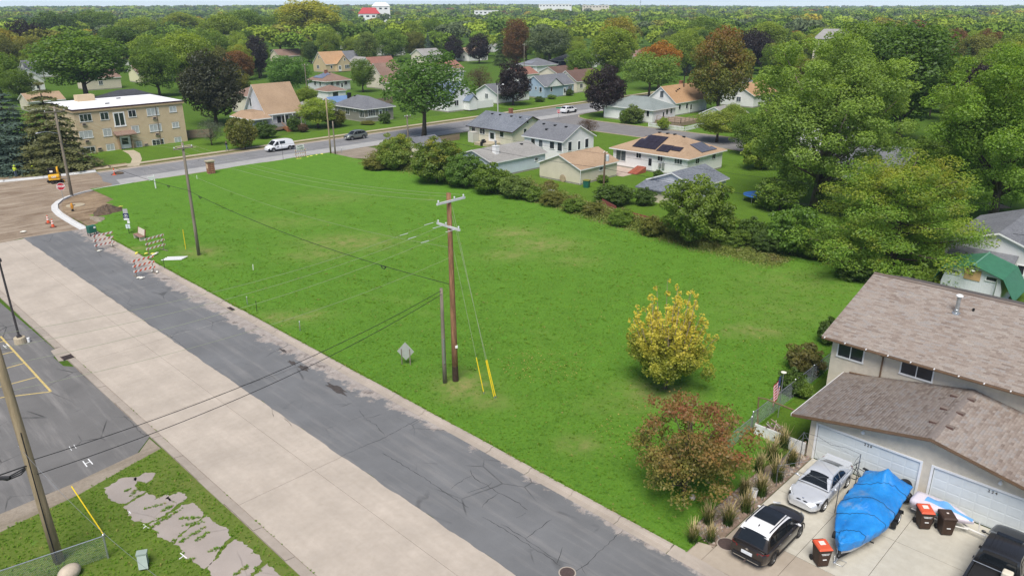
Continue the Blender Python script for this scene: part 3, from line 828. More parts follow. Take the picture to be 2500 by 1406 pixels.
WORD=dict(green='mid green',deep='dark green',lime='bright green',grey='grey green',olive='olive green',purple='dark purple',yellow='yellow',orange='orange',rust='rust red',blue='blue green',silver='silvery',brown='brownish')
YEL=(0.46,0.36,0.04);ORA=(0.46,0.20,0.03);RED=(0.24,0.06,0.04);LIM=(0.28,0.36,0.045)
def tree(key,x,y,h,w,c,label,cat='tree',accent=None,amount=0.0,top=0.0,name=None,rz=None,group=None,z=0.0,depth=None):
 cm,tm,H,W=TREE[key]
 nm=name or('shrub'if key.startswith('shrub')else'tree')
 e=empty(nm,(x,y,z),rz if rz is not None else random.uniform(0,6.28),label,cat,group)
 colr=GR[c]if isinstance(c,str)else tuple(q*2.1 for q in c)
 for part,me in(('trunk',tm),('crown',cm)):
  o=bpy.data.objects.new(part,me);col.objects.link(o);o.parent=e
  o.scale=(w/W,(depth or w)/W,h/H)
  if part=='crown':
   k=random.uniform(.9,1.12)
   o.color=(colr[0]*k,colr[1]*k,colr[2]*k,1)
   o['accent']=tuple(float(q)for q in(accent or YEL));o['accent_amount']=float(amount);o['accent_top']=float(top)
 return e
OCC=[]
def tl(key,t4,c,label,cat='tree',hs=1.0,**kw):
 x,y,h,w=t4
 OCC.append((x,y,w*.5))
 return tree(key,x,y,h*hs,w,c,label,cat,**kw)
tl('spire',(39.22,24.44,7.68,7.14),(0.17,0.19,0.03),'young maple with pointed golden yellow leaf spires standing in the field',accent=(0.74,0.62,0.09),amount=.10,top=1.35,name='maple_tree',hs=.98)
tl('crab',(29.91,16.97,6.1,7.44),(0.135,0.13,0.034),'small crabapple with rusty red and olive leaves beside the driveway',accent=(0.36,0.12,0.07),amount=.22,top=.6,name='crabapple_tree')
tl('pine',(74.23,22.57,10.71,16.64),(0.105,0.175,0.026),'broad yellow green pine beside the house with the brown shingle roof',accent=(0.46,0.40,0.045),amount=.33,top=.25,name='pine_tree')
tl('bigbush',(69.29,40.74,7.45,9.29),(0.085,0.125,0.020),'big round green bush at the field edge in front of the grey roofed garage','bush',name='bush',accent=LIM,amount=.15,top=.4)
tl('shrub2',(72.8,31.75,5.29,6.29),(0.07,0.125,0.02),'dense green bush left of the yellow green pine','bush',name='bush')
tl('shrub1',(73.45,36.67,2.94,3.95),'deep','low dark bush between the big round bush and the pine','bush',name='bush')
tl('big1',(93.5,38.58,22.02,20.96),(0.115,0.165,0.034),'tall green cottonwood with a pale forked trunk behind the field',accent=LIM,amount=.12,top=.25,name='cottonwood_tree',hs=.98)
tl('big2',(101.93,20.71,22.26,20.83),(0.105,0.17,0.024),'huge green maple with a dark leaning trunk at the right edge',accent=LIM,amount=.2,top=.3,name='maple_tree',hs=.97)
tl('oval1',(148.71,48.04,22.92,20.23),(0.06,0.105,0.02),'dark green tree filling the gap between the cottonwood and the right edge maple',name='tree')
tl('oval2',(174.34,66.6,21.57,18.15),(0.10,0.15,0.025),'green tree behind the tall cottonwood, its top to the right of it',name='tree')
tl('dense',(161.71,92.12,19.56,15.43),(0.095,0.105,0.022),'large egg shaped tree turning rust brown at the top behind the hip roofed white house',accent=(0.30,0.14,0.035),amount=.12,top=.75,name='maple_tree')
tl('dense',(140.77,109,11.54,10.5),'purple','dark purple maple at the side street corner',name='purple_maple_tree')
tl('dense',(141.8,139.19,11.07,9.64),'purple','dark purple maple in front of the white bungalow by the lamp post',name='purple_maple_tree')
tl('open',(93.78,116.25,16.67,19.85),(0.055,0.105,0.020),'big open crowned locust tree at the kerb with light showing through',name='locust_tree')
tl('dense',(74,163.05,15.78,14.94),(0.034,0.036,0.020),'massive dark bronze green tree beside the tan apartment block',name='tree')
tl('round2',(112.94,199.49,11.96,14.13),(0.065,0.125,0.025),'round dark green tree behind the tan roofed house',name='tree')
tl('round1',(69.48,228.73,18.61,28.2),(0.075,0.125,0.020),'large maple with several dark trunks behind the apartment roof',accent=YEL,amount=.04,top=.22,name='maple_tree')
tl('spruce1',(29.81,139.21,12.77,14.21),'blue','blue spruce at the left edge behind the road workers',name='blue_spruce_tree')
tl('spruce2',(34.61,135.51,13.45,13.97),(0.085,0.090,0.038),'brownish spruce between the blue spruce and the apartment block',name='spruce_tree')
tl('oval1',(240.18,395.66,30.16,39.75),(0.16,0.185,0.025),'very tall yellowing tree with a thick trunk behind the yellow house',accent=(0.56,0.50,0.06),amount=.28,top=.5,name='cottonwood_tree')
tl('wispy',(61.59,138.5,5.07,5.6),'silver','small silvery leaved tree on the apartment lawn',name='willow_tree')
tl('shrub2',(63.75,130.41,5.93,6.48),'olive','round olive green bush between the apartment lawn and the porch','bush',name='bush',accent=LIM,amount=.25)
tl('shrub1',(72.38,138.64,3.3,4.78),'deep','dark evergreen bush below the porch railing','bush',name='bush')
tl('shrub2',(81.54,139.96,1.65,2.67),'brown','small brown flowering bush beside the wooden porch steps','bush',name='bush')
tl('shrub1',(80.72,142.24,3.3,3.36),'deep','very dark bush right of the wooden porch steps','bush',name='bush')
tl('round2',(86.8,142.71,6.39,9.66),'lime','bright green young tree leaning over the bush left of the grey bungalow',name='tree')
tl('round1',(102.02,171.79,5.64,6.53),'lime','lime green tree at the right end of the tan roof',name='tree')
tl('shrub2',(90.45,141.68,3.68,5.41),'olive','yellow green bush beside the grey bungalow side wall','bush',name='bush',accent=YEL,amount=.2)
tl('shrub1',(99.83,136.97,2.79,3.02),'deep','dark bush at the right corner of the grey bungalow','bush',name='bush')
tl('shrub3',(96.71,139.07,0.87,4.07),'olive','low brown green planting under the sunroom windows','bush',name='bush')
tl('round2',(134.53,194.57,10.15,8.28),'green','leafy green tree between the solar roofed house and the brown gable',name='tree')
tl('oval2',(197.88,281.07,14.6,12.27),(0.085,0.115,0.03),'tall narrow olive oak behind the white garage gable',name='oak_tree')
tl('wispy',(152.38,163.05,8.33,9.36),'brown','thin brownish half bare tree left of the purple maple by the lamp post',name='tree')
tl('round1',(196.78,132.58,14.54,15.27),'orange','vivid orange tree behind the hip roofed white house',accent=(0.28,0.22,0.03),amount=.2,name='maple_tree')
tl('spread',(174.9,120.5,12.63,17.61),(0.095,0.145,0.03),'soft light green spreading tree left of the orange roofed house',accent=LIM,amount=.1,top=.4,name='willow_tree')
tl('round2',(161.1,128.36,9.04,6.47),'lime','bright green tree half hidden behind the corner purple maple',name='tree')
tl('oval1',(193.68,160.44,12.24,10.48),'green','green tree right of the cream house with the brown roof',name='tree')
tl('spread',(232.78,208.85,16.87,20.27),'grey','hazy grey green willow behind the solar roofed white house',name='willow_tree')
tl('oval2',(229.03,223.31,20.01,13.28),'rust','tall rust and olive tree behind the lamp post',accent=(0.13,0.11,0.03),amount=.4,name='tree')
tl('spruce2',(237.03,240.17,16.52,8.04),'deep','dark spruce behind the brick fronted house',name='spruce_tree')
tl('oval1',(206.94,157.52,19.08,17.51),'lime','broad bright green tree behind the street corner',name='tree')
tl('oval2',(248.09,187.15,20.64,17.6),(0.12,0.13,0.03),'yellowing tree top behind the broad bright green tree',accent=YEL,amount=.3,top=.5,name='tree')
tl('round2',(245,153.66,16.97,13.23),'lime','yellow green round tree left of the rust topped tree',accent=LIM,amount=.2,name='tree')
tl('dense',(238.43,255.21,12.85,11.92),'purple','purple maple behind the white gabled houses',name='purple_maple_tree')
tl('dense',(238.94,272.15,11.53,9.72),'purple','purple maple left of another purple maple above the tan roofs',name='purple_maple_tree')
tl('spruce1',(234.74,275.83,10.29,6.35),'deep','small dark spruce beside the left purple maple',name='spruce_tree')
tl('oval2',(137.38,262.05,15.3,9.69),(0.025,0.02,0.024),'dark purple tall tree left of the round dark green tree',name='purple_maple_tree')
tl('round1',(100.9,236.79,18.27,18.71),'lime','light green tree behind the massive dark bronze tree',accent=LIM,amount=.2,name='tree')
tl('round2',(108.55,277.03,16.1,17.01),'green','mid green tree right of the maple behind the apartment roof',name='tree')
tl('round1',(81.97,362.49,16.88,19.5),'yellow','golden yellow tree at the left edge',accent=ORA,amount=.15,name='tree')
tl('dense',(99.71,393.92,19.48,19.8),'purple','dark purple tree right of the golden tree at the left edge',name='purple_maple_tree')
tl('round2',(54.03,249.76,13.93,14.62),'green','green tree in front of the golden tree at the left edge',name='tree')
tl('shrub1',(136.54,98.1,4.07,5.48),(0.085,0.115,0.03),'round green bush against the hip roofed white house','bush',name='bush')
tl('shrub2',(134.89,98.83,3.11,2.99),'green','smaller green bush beside the round bush at the hip roofed white house','bush',name='bush')
tl('shrub3',(133.14,88.03,2.8,3.01),'lime','little bright shrub inside the white picket fence','bush',name='bush')
tl('wispy',(118.03,95.23,3.5,5),(0.075,0.045,0.035),'thin reddish brown bare bush beside the side street','bush',name='bush')
tl('round1',(127.92,72.73,5.99,9.91),(0.13,0.16,0.028),'bright yellow green bush tree right of the solar roofed white house','tree',accent=YEL,amount=.15,name='tree')
tl('round2',(120.11,61.64,7.51,8.34),'green','green tree between the yellow green bush tree and the cottonwood',name='tree')
tl('shrub1',(168.08,142.83,2.02,2.77),'deep','dark green bush in front of the cream house','bush',name='bush')
tl('shrub1',(151.9,139.38,1.48,3.25),'deep','dark bush below the blue house wall','bush',name='bush')
tl('shrub2',(158.48,140.91,1.3,2.9),'green','green bush at the front door of the blue house','bush',name='bush')
tl('bigbush',(71.36,95.63,5.84,7.17),(0.11,0.15,0.03),'tall vine covered bush with yellow green leaves beside a back yard shed','bush',name='bush',accent=YEL,amount=.2,top=.3)
tl('bigbush',(69.34,83.7,6.8,8.57),(0.085,0.125,0.022),'big mixed bush with a yellow patch left of the grey roofed white garage','bush',name='bush',accent=YEL,amount=.18,top=.35)
tl('shrub1',(69.58,98.23,1.81,5.92),'olive','low sprawling olive bush beside the gravel drive mouth','bush',name='bush')
tl('bigbush',(70.07,78.6,5.18,6.21),(0.08,0.14,0.025),'leafy green bush in front of the grey roofed white garage','bush',name='bush')
tl('shrub1',(70.35,73.49,4.26,6.03),'green','green bush below the corner of the grey roofed white garage','bush',name='bush')
tl('shrub2',(70.49,68.78,3.18,4.99),(0.10,0.14,0.035),'pale green bush left of the compost corner','bush',name='bush')
tl('shrub1',(70.28,80.57,2.93,3.5),'lime','brighter green bush low in front of the row along the field','bush',name='bush')
tl('shrub2',(77.29,57.86,2.57,6.33),'deep','dark creeper heap in front of the low grey lean-to roof','bush',name='bush')
tl('shrub1',(79.25,54.47,2.39,3.14),'deep','dark bush against the low grey lean-to','bush',name='bush')
tl('shrub3',(76.53,68.17,1.82,2.58),'olive','scrubby garden plants in front of the beige garage','bush',name='bush')
tl('shrub3',(86.25,66.6,1.19,2.36),'green','garden plants at the end wall of the beige garage','bush',name='bush')
tl('shrub1',(94.34,62.63,1.22,1.82),'deep','small dark shrub beside the red cellar hatch','bush',name='bush')
tl('round2',(88.17,228.16,14.81,13.82),'green','green tree between the pale yellow house and the bronze green tree')
tl('oval1',(115.63,332.63,18.55,20.5),'deep','dark green tree right behind the multi trunked maple')
tl('round1',(182.93,380.38,22.14,26.66),'lime','bright tree above the massive bronze green tree')
tl('oval2',(217.47,425.9,23.65,25.7),'green','green tree left of the very tall yellowing tree')
tl('round2',(181.09,485.69,19.77,26.6),'lime','lime green tree far behind the apartment roof')
tl('spread',(150.05,530.2,22.64,29.57),'deep','dark spreading tree above the left purple tree')
tl('round1',(195.54,596.89,23.09,34.37),'green','green tree far above the apartment chimney')
tl('oval1',(221.59,519.97,22.91,29.53),'lime','pale lime tree above the light green tree',accent=YEL,amount=.1,top=.4)
tl('round2',(235.92,422,21.53,21.5),'green','green tree just left of the tall yellowing trunk')
tl('round1',(281.02,422.01,16.82,20.41),'lime','bright tree right of the very tall yellowing tree')
tl('round2',(218.01,290.46,15.46,16.72),'green','green tree above the steep brown gable')
tl('oval2',(269,339.75,17.54,17.73),'lime','lime tree behind the locust crown')
tl('round1',(298.01,358.34,18.42,17.66),'green','green tree above the left purple maple of the middle')
tl('round2',(56.67,240.61,9.53,9.92),'green','green tree in front of the white house at the left')
tl('round1',(325.76,196.24,19.44,21.02),'green','green tree behind the rust topped tree')
tl('oval1',(301.67,152.96,19.23,20.05),'lime','lime tree left above the cottonwood')
tl('round1',(139.59,76.12,5.99,5.71),'lime','lime bush tree beside the small white garage')
tl('shrub2',(47.92,18.93,2.19,3.18),(0.10,0.095,0.03),'brown green bush beside the chain link fence near the house corner','bush',name='bush',accent=(0.16,0.08,0.03),amount=.35)
tl('shrub1',(44.41,18.26,1.88,2.15),'deep','dark leafy shrub beside the flag pole','bush',name='bush')
tl('shrub1',(53.62,19.73,2.33,1.85),'deep','dark bush tight against the house side wall','bush',name='bush')
tl('shrub3',(44.4,17.34,1.34,1.33),'green','low green plant inside the chain link fence','bush',name='bush')
tl('shrub1',(71.06,19.02,2.33,3.68),'green','green bush peeping over the brown shingle ridge','bush',name='bush')
tl('shrub1',(71.18,66.23,2.01,3.53),'green','green scrub right of the pale green bush by the compost corner','bush',name='bush')
tl('bigbush',(70.89,62.6,1.86,3.65),'olive','olive scrub along the back line below the beige garage','bush',name='bush')
tl('shrub2',(70.53,58.68,1.81,3.75),'green','green scrub below the garden lawn','bush',name='bush')
tl('shrub1',(70.41,55.55,1.82,2.97),'olive','olive scrub left of the red fence','bush',name='bush')
tl('bigbush',(69.46,50.66,2.09,3.79),'green','green scrub overgrowing the red fence','bush',name='bush')
tl('shrub1',(68.39,45.91,2.34,3.17),'olive','brownish scrub between the red fence and the big round bush','bush',name='bush')
tl('bigbush',(70.54,37.08,2.32,3.87),'green','green scrub right of the big round bush','bush',name='bush')
tl('bigbush',(70.88,33.64,2.52,3.77),'deep','dark scrub in front of the cottonwood','bush',name='bush')
tl('shrub2',(72.99,29.34,3.41,4.52),'green','green bush at the left foot of the pine','bush',name='bush')
tl('shrub1',(69.7,24.14,2.01,4.57),'deep','dark low bush under the pine','bush',name='bush')
tl('shrub2',(88.61,41.08,4.13,6.62),'green','green understorey bush left of the cottonwood trunk','bush',name='bush')
tl('bigbush',(92.52,34.54,5.05,7.5),'deep','dark understorey bush right of the cottonwood trunk','bush',name='bush')
tl('bigbush',(114.26,31.6,7.34,10.78),'green','green understorey tree between the cottonwood and the right edge maple','bush',name='bush')
tl('shrub1',(110.3,54.63,5.67,6.98),'lime','light green understorey tree left of the cottonwood','bush',name='bush')
BLOCK=[]
def shingle_mat(name,c1,c2,c3=None):
 t=NT(name);p=t.pos()
 a=t.noise(t.mapping(p,(2.6,2.6,13)),1.0,2,0.8)
 b=t.noise(p,0.35,4,0.6)
 f=t.noise(p,22,2,0.7)
 cc=t.mix(t.ramp(a,[(0.35,0.0),(0.65,1.0)]),c1,c2)
 cc=t.mix(t.ramp(b,[(0.4,0.0),(0.7,0.45)]),cc,c3 or tuple(x*1.25 for x in c2))
 z=t.sep(p)[2]
 course=t.math('FRACT',t.math('MULTIPLY',z,16.0))
 cc=t.mix(t.ramp(course,[(0.0,0.35),(0.18,0.0)]),cc,tuple(x*.5 for x in c1))
 cc=t.mix(t.ramp(f,[(0.3,0.3),(0.6,0.0)]),cc,tuple(x*.6 for x in c1))
 return t.done(cc,0.92,0.15,t.bump(t.math('ADD',a,f),0.4,0.02))
R_GREY=shingle_mat('grey_shingles',(0.13,0.135,0.15),(0.20,0.205,0.22))
R_SLATE=shingle_mat('slate_shingles',(0.10,0.115,0.14),(0.22,0.235,0.265))
R_LGREY=shingle_mat('pale_grey_shingles',(0.26,0.25,0.235),(0.33,0.32,0.30))
R_TAN=shingle_mat('tan_shingles',(0.33,0.225,0.145),(0.42,0.30,0.20))
R_BROWN=shingle_mat('brown_shingles',(0.20,0.13,0.10),(0.28,0.19,0.15))
R_DBROWN=shingle_mat('dark_brown_shingles',(0.12,0.075,0.06),(0.17,0.11,0.09))
R_GREEN=shingle_mat('grey_green_shingles',(0.20,0.235,0.225),(0.27,0.30,0.29))
R_BLUE=shingle_mat('blue_grey_shingles',(0.13,0.17,0.24),(0.20,0.245,0.33))
R_ORANGE=shingle_mat('orange_shingles',(0.38,0.225,0.12),(0.47,0.30,0.17))
R_RED=shingle_mat('red_brown_shingles',(0.25,0.12,0.09),(0.33,0.17,0.13))
R_BLACK=shingle_mat('charcoal_shingles',(0.045,0.048,0.055),(0.075,0.08,0.09))
def siding_mat(name,c,step=0.2,strength=0.5):
 t=NT(name);p=t.pos()
 z=t.sep(p)[2]
 fr=t.math('FRACT',t.math('MULTIPLY',z,1.0/step))
 n=t.noise(p,0.8,4,0.6)
 cc=t.mix(t.ramp(n,[(0.3,0.0),(0.7,1.0)]),tuple(x*.92 for x in c),tuple(min(1,x*1.04)for x in c))
 cc=t.mix(t.ramp(fr,[(0.0,0.35),(0.12,0.0)]),cc,tuple(x*.6 for x in c))
 return t.done(cc,0.7,0.3,t.bump(fr,strength,0.02))
W_WHITE=siding_mat('white_siding',(0.78,0.78,0.77))
W_CREAM=siding_mat('cream_siding',(0.70,0.64,0.52))
W_BEIGE=siding_mat('beige_siding',(0.68,0.62,0.49))
W_LBLUE=siding_mat('pale_blue_siding',(0.62,0.69,0.76))
W_BLUE=siding_mat('blue_siding',(0.36,0.47,0.58))
W_GREYG=siding_mat('taupe_siding',(0.25,0.24,0.205))
W_YEL=siding_mat('buff_siding',(0.58,0.46,0.29))
W_GREYW=siding_mat('light_grey_siding',(0.62,0.63,0.66))
W_BRICK=M('tan_brick',(0.53,0.41,0.265),0.9,0.1,1.2,0.3,40,c2=(0.59,0.465,0.31))
W_STUCCO=M('cream_stucco',(0.64,0.575,0.465),0.95,0.08,2.5,0.5,55)
W_PLASTER=M('white_plaster',(0.80,0.795,0.78),0.9,0.05,1.5,0.2,30)
T_WHITE=M('white_trim',(0.80,0.80,0.79),0.5,0.04,2)
T_DARK=M('dark_trim',(0.045,0.03,0.028),0.5,0.1,2)
T_BROWN=M('brown_trim',(0.16,0.10,0.06),0.55,0.15,2)
m_glass=M('window_glass',(0.025,0.03,0.036),0.06,0.35,0.8,spec=0.6)
m_glass2=M('sky_lit_glass',(0.10,0.115,0.125),0.06,0.4,0.7,spec=0.7)
m_blind=M('window_blind',(0.42,0.44,0.44),0.25,0.15,1.2,spec=0.6)
m_brickred=M('red_brick',(0.28,0.12,0.08),0.9,0.3,8,0.4,30)
m_metal=M('galvanised_metal',(0.45,0.47,0.49),0.35,0.15,6,metal=.7)
m_foundation=M('foundation_block',(0.36,0.33,0.29),0.95,0.15,2,.3,20)
m_solar=M('solar_glass',(0.028,0.022,0.032),0.12,0.2,1.0,spec=.6)
m_solarframe=M('solar_frame',(0.03,0.03,0.035),0.4,0.1)
m_doorwhite=M('white_door',(0.72,0.73,0.73),0.45,0.05)
m_wood=M('weathered_wood',(0.28,0.21,0.15),0.9,0.3,3,.4,30,stretch=(1,1,4))
m_cedar=M('cedar_wood',(0.40,0.18,0.08),0.8,0.25,3,.3,30)
def wall_frame(side,x0,y0,x1,y1,a,z):
 """point on a wall, its along-direction and its outward normal"""
 if side=='-y':return Vector((a,y0,z)),Vector((1,0,0)),Vector((0,-1,0))
 if side=='-x':return Vector((x0,a,z)),Vector((0,-1,0)),Vector((-1,0,0))
 if side=='+y':return Vector((a,y1,z)),Vector((-1,0,0)),Vector((0,1,0))
 return Vector((x1,a,z)),Vector((0,1,0)),Vector((1,0,0))
def add_window(par,fr,w,h,n=2,trim=None,glass=None,rows=1,t=.07):
 c,al,nm=fr
 up=Vector((0,0,1))
 trim=trim or T_WHITE
 mb=MB()
 def bar(cu,cv,su,sv,d=.06):
  p=c+al*(cu-su/2)+up*(cv-sv/2)-nm*.02
  mb.obox(p,al*su,up*sv,nm*(d+.02))
 bar(0,h/2,w+t,t);bar(0,-h/2,w+t*1.6,t*1.2,.08)
 bar(-w/2,0,t,h-t);bar(w/2,0,t,h-t)
 for i in range(1,n):bar(-w/2+w*i/n,0,t*.7,h-t,.05)
 for i in range(1,rows):bar(0,-h/2+h*i/rows,w-t,t*.6,.045)
 win=mb.build('window',trim,par)
 p=c-al*(w/2-.01)-up*(h/2-.01)+nm*.012
 MB().obox(p,al*(w-.02),up*(h-.02),nm*.012).build('pane',glass or random.choice((m_glass,m_glass,m_glass2)),win)
 return win
def add_door(par,fr,w,h,mat=None,glass=False):
 c,al,nm=fr
 up=Vector((0,0,1))
 d=MB().obox(c-al*w/2,al*w,up*h,nm*.05).build('door',mat or m_doorwhite,par)
 mb=MB()
 for(cu,su,v0,sv)in((-w/2-.05,.1,0,h+.1),(w/2+.05,.1,0,h+.1),(0,w,h,.1)):
  mb.obox(c+al*(cu-su/2)+up*v0,al*su,up*sv,nm*.07)
 mb.build('frame',T_WHITE,d)
 if glass:
  MB().obox(c-al*w*.32+up*h*.35+nm*.052,al*w*.64,up*h*.55,nm*.006).build('pane',m_glass,d)
 return d
def roof_mesh(kind,x0,y0,x1,y1,zw,rise,ov,th=.16):
 """returns MB with material 0 = shingles on top, 1 = trim on edges and soffit, plus a height function"""
 X0,X1,Y0,Y1=x0-ov,x1+ov,y0-ov,y1+ov
 mb=MB()
 def slab(polys,verts):
  n=len(verts)
  mb.add(verts+[(x,y,z-th)for x,y,z in verts],[],0)
  b=len(mb.v)-2*n
  ed={}
  for f in polys:
   mb.f.append(tuple(b+i for i in f));mb.m.append(0)
   mb.f.append(tuple(b+n+i for i in reversed(f)));mb.m.append(1)
   for i in range(len(f)):
    e=(f[i],f[(i+1)%len(f)])
    ed[e]=ed.get(e,0)+1
  for(i,j)in ed:
   if(j,i)not in ed:
    mb.f.append((b+j,b+i,b+n+i,b+n+j));mb.m.append(1)
 if kind=='gx':
  sl=rise/((y1-y0)/2);ze=zw-ov*sl+.1;zr=zw+rise+.1;ym=(y0+y1)/2
  slab([(0,1,2,3),(3,2,4,5)],[(X0,Y0,ze),(X1,Y0,ze),(X1,ym,zr),(X0,ym,zr),(X1,Y1,ze),(X0,Y1,ze)])
  hf=lambda x,y:zr-abs(y-ym)*sl
 elif kind=='gy':
  sl=rise/((x1-x0)/2);ze=zw-ov*sl+.1;zr=zw+rise+.1;xm=(x0+x1)/2
  slab([(0,1,2,3),(1,4,5,2)],[(X0,Y1,ze),(X0,Y0,ze),(xm,Y0,zr),(xm,Y1,zr)][0:0]+[(X0,Y1,ze),(xm,Y1,zr),(xm,Y0,zr),(X0,Y0,ze),(X1,Y1,ze),(X1,Y0,ze)])if False else None
  vs=[(X0,Y0,ze),(xm,Y0,zr),(xm,Y1,zr),(X0,Y1,ze),(X1,Y0,ze),(X1,Y1,ze)]
  slab([(0,1,2,3),(1,4,5,2)],vs)
  hf=lambda x,y:zr-abs(x-xm)*sl
 elif kind=='hip':
  wx,wy=X1-X0,Y1-Y0
  half=min(wx,wy)/2;sl=rise/half;ze=zw-.02+.0;zr=ze+rise
  if wx>=wy:
   ym=(Y0+Y1)/2;a,b=X0+half,X1-half
   if b-a<.05:b=a+.05
   vs=[(X0,Y0,ze),(X1,Y0,ze),(X1,Y1,ze),(X0,Y1,ze),(a,ym,zr),(b,ym,zr)]
   slab([(0,1,5,4),(1,2,5),(2,3,4,5),(3,0,4)],vs)
  else:
   xm=(X0+X1)/2;a,b=Y0+half,Y1-half
   vs=[(X0,Y0,ze),(X1,Y0,ze),(X1,Y1,ze),(X0,Y1,ze),(xm,a,zr),(xm,b,zr)]
   slab([(0,1,4),(1,2,5,4),(2,3,5),(3,0,4,5)],vs)
  hf=lambda x,y:ze+sl*min(x-X0,X1-x,y-Y0,Y1-y)
 else:
  slab([(0,1,2,3)],[(X0,Y0,zw+th),(X1,Y0,zw+th),(X1,Y1,zw+th),(X0,Y1,zw+th)])
  hf=lambda x,y:zw+th
 return mb,hf
def house(name,label,x0,y0,x1,y1,zw,kind,rise,ov,wall,roofm,trim=None,wins=(),doors=(),vents=(),chimney=None,cat='house',found=.25,group=None):
 """wins: (side, (along, z), w, h, n);  doors: (side, along, w, h)"""
 BLOCK.append((x0-ov,y0-ov,x1+ov,y1+ov,zw+rise,label))
 e=empty(name,(x0,y0,0),0,label,cat,group)
 def fin(o):
  o.location=(o.location.x-x0,o.location.y-y0,o.location.z);return o
 trim=trim or T_WHITE
 mb=MB()
 if kind=='gx':
  ym=(y0+y1)/2
  vs=[(x0,y0,found),(x0,y1,found),(x0,y1,zw),(x0,ym,zw+rise),(x0,y0,zw)];vs+=[(x1,y,z)for _,y,z in vs]
  mb.add(vs,[(0,4,3,2,1),(5,6,7,8,9),(0,5,9,4),(1,2,7,6),(4,9,8,3),(3,8,7,2)])
 elif kind=='gy':
  xm=(x0+x1)/2
  vs=[(x0,y0,found),(x1,y0,found),(x1,y0,zw),(xm,y0,zw+rise),(x0,y0,zw)];vs+=[(x,y1,z)for x,_,z in vs]
  mb.add(vs,[(0,1,2,3,4),(5,9,8,7,6),(0,4,9,5),(1,6,7,2),(4,3,8,9),(3,2,7,8)])
 else:
  mb.box(x0,y0,found,x1,y1,zw)
 fin(mb.build('wall',wall,e))
 fin(MB().box(x0+.03,y0+.03,-.1,x1-.03,y1-.03,found+.002).build('foundation',m_foundation,e))
 rm,hf=roof_mesh(kind,x0,y0,x1,y1,zw,rise,ov)
 ro=fin(rm.build('roof',[roofm,trim],e))
 for(sd,az_,w,h,n)in wins:
  o=add_window(e,wall_frame(sd,x0,y0,x1,y1,az_[0],az_[1]),w,h,n)
  fin(o)
 for(sd,a,w,h)in doors:
  fin(add_door(e,wall_frame(sd,x0,y0,x1,y1,a,found),w,h,None,True))
 for(vx,vy)in vents:
  z=hf(vx,vy)
  MB().box(vx-.2,vy-.2,z-.08,vx+.2,vy+.2,z+.14).build('roof_vent',m_black,ro)
 if chimney:
  cx_,cy_,s_,hh,cmat=chimney
  z=hf(cx_,cy_)
  MB().box(cx_-s_/2,cy_-s_/2,z-.8,cx_+s_/2,cy_+s_/2,z+hh).box(cx_-s_/2-.05,cy_-s_/2-.05,z+hh,cx_+s_/2+.05,cy_+s_/2+.05,z+hh+.1).build('chimney',cmat,ro)
 return e,hf,ro
def part_at(e,mb,name,mat,parent=None,**kw):
 """a part given in world coordinates, hung under a thing placed at e.location"""
 o=mb.build(name,mat,parent or e,**kw)
 if parent is None:
  o.location=(-e.location.x,-e.location.y,0)
 return o
ax0,ax1,ay0,ay1=41.7,60.5,146.5,161.6
apt=empty('apartment_building',(ax0,ay0,0),0,'three storey tan brick apartment block with flat white roof','apartment')
BLOCK.append((ax0,ay0,ax1,ay1,8,'the tan apartment block'))
part_at(apt,MB().box(ax0,ay0,-.1,ax1,ay1,7.1),'wall',W_BRICK)
rf=part_at(apt,MB().box(ax0-.25,ay0-.25,7.1,ax1+.25,ay1+.25,7.42),'roof_edge',M('tan_fascia',(0.50,0.36,0.22),.8,.08))
part_at(apt,MB().box(ax0-.3,ay0-.3,7.42,ax1+.3,ay1+.3,7.62),'roof_trim',M('maroon_edge_trim',(0.05,0.015,0.022),.5,.1))
wr=part_at(apt,MB().box(ax0-.15,ay0-.12,7.5,ax1+.12,ay1+.12,7.64),'roof',M('white_roof_membrane',(0.84,0.84,0.85),.7,.05,.5))
MB().box(46.2,158.2,7.6,49.2,160.2,8.75).build('brick_chimney',W_BRICK,wr)
for(vx,vy)in((48.5,150.8),(53,158)):
 MB().box(vx,vy,7.6,vx+.7,vy+.35,7.8).build('roof_vent',m_black,wr)
m_pale=M('roof_seam_stain',(0.35,0.34,0.34),.8,.2)
MB().box(51,156.0,7.635,58.5,156.25,7.65).build('roof_patch',m_pale,wr)
m_taupe=M('window_surround',(0.33,0.30,0.25),.7,.1)
for(c_,w_,h_,n_,bl)in(((43.47,6.09),1.9,1.25,3,0),((46.55,6.08),1.35,1.25,2,0),((51.25,6.06),1.3,1.2,2,0),((54.92,6.02),2.1,1.25,3,1),((58.6,6.14),1.25,1.0,2,1),((43.03,3.26),2.1,1.2,3,1),((46.53,3.24),1.35,1.25,2,1),((51.34,3.22),1.25,1.2,2,1),((54.94,3.13),2.1,1.25,3,1),((58.65,3.24),1.2,.95,2,1),((42.91,0.61),2.2,1.0,3,0),((46.59,0.59),1.3,1.1,2,1),((51.53,0.53),.95,1.0,2,1),((54.96,0.49),2.1,1.0,3,0),((58.67,0.45),1.25,.95,2,1)):
 fr=wall_frame('-y',ax0,ay0,ax1,ay1,c_[0],c_[1])
 add_window(apt,fr,w_,h_,n_,T_WHITE,m_blind if bl else m_glass).location=(-ax0,-ay0,0)
 for nm_,zz in(('window_ledge',c_[1]-h_/2-.16),('window_lintel',c_[1]+h_/2+.08)):
  part_at(apt,MB().obox((c_[0]-w_/2-.16,ay0-.035,zz),(w_+.32,0,0),(0,.06,0),(0,0,.08)),nm_,m_taupe)
add_window(apt,wall_frame('-y',ax0,ay0,ax1,ay1,*(48.93,5.28)),1.75,2.35,2,T_WHITE,m_glass,1,.2).location=(-ax0,-ay0,0)
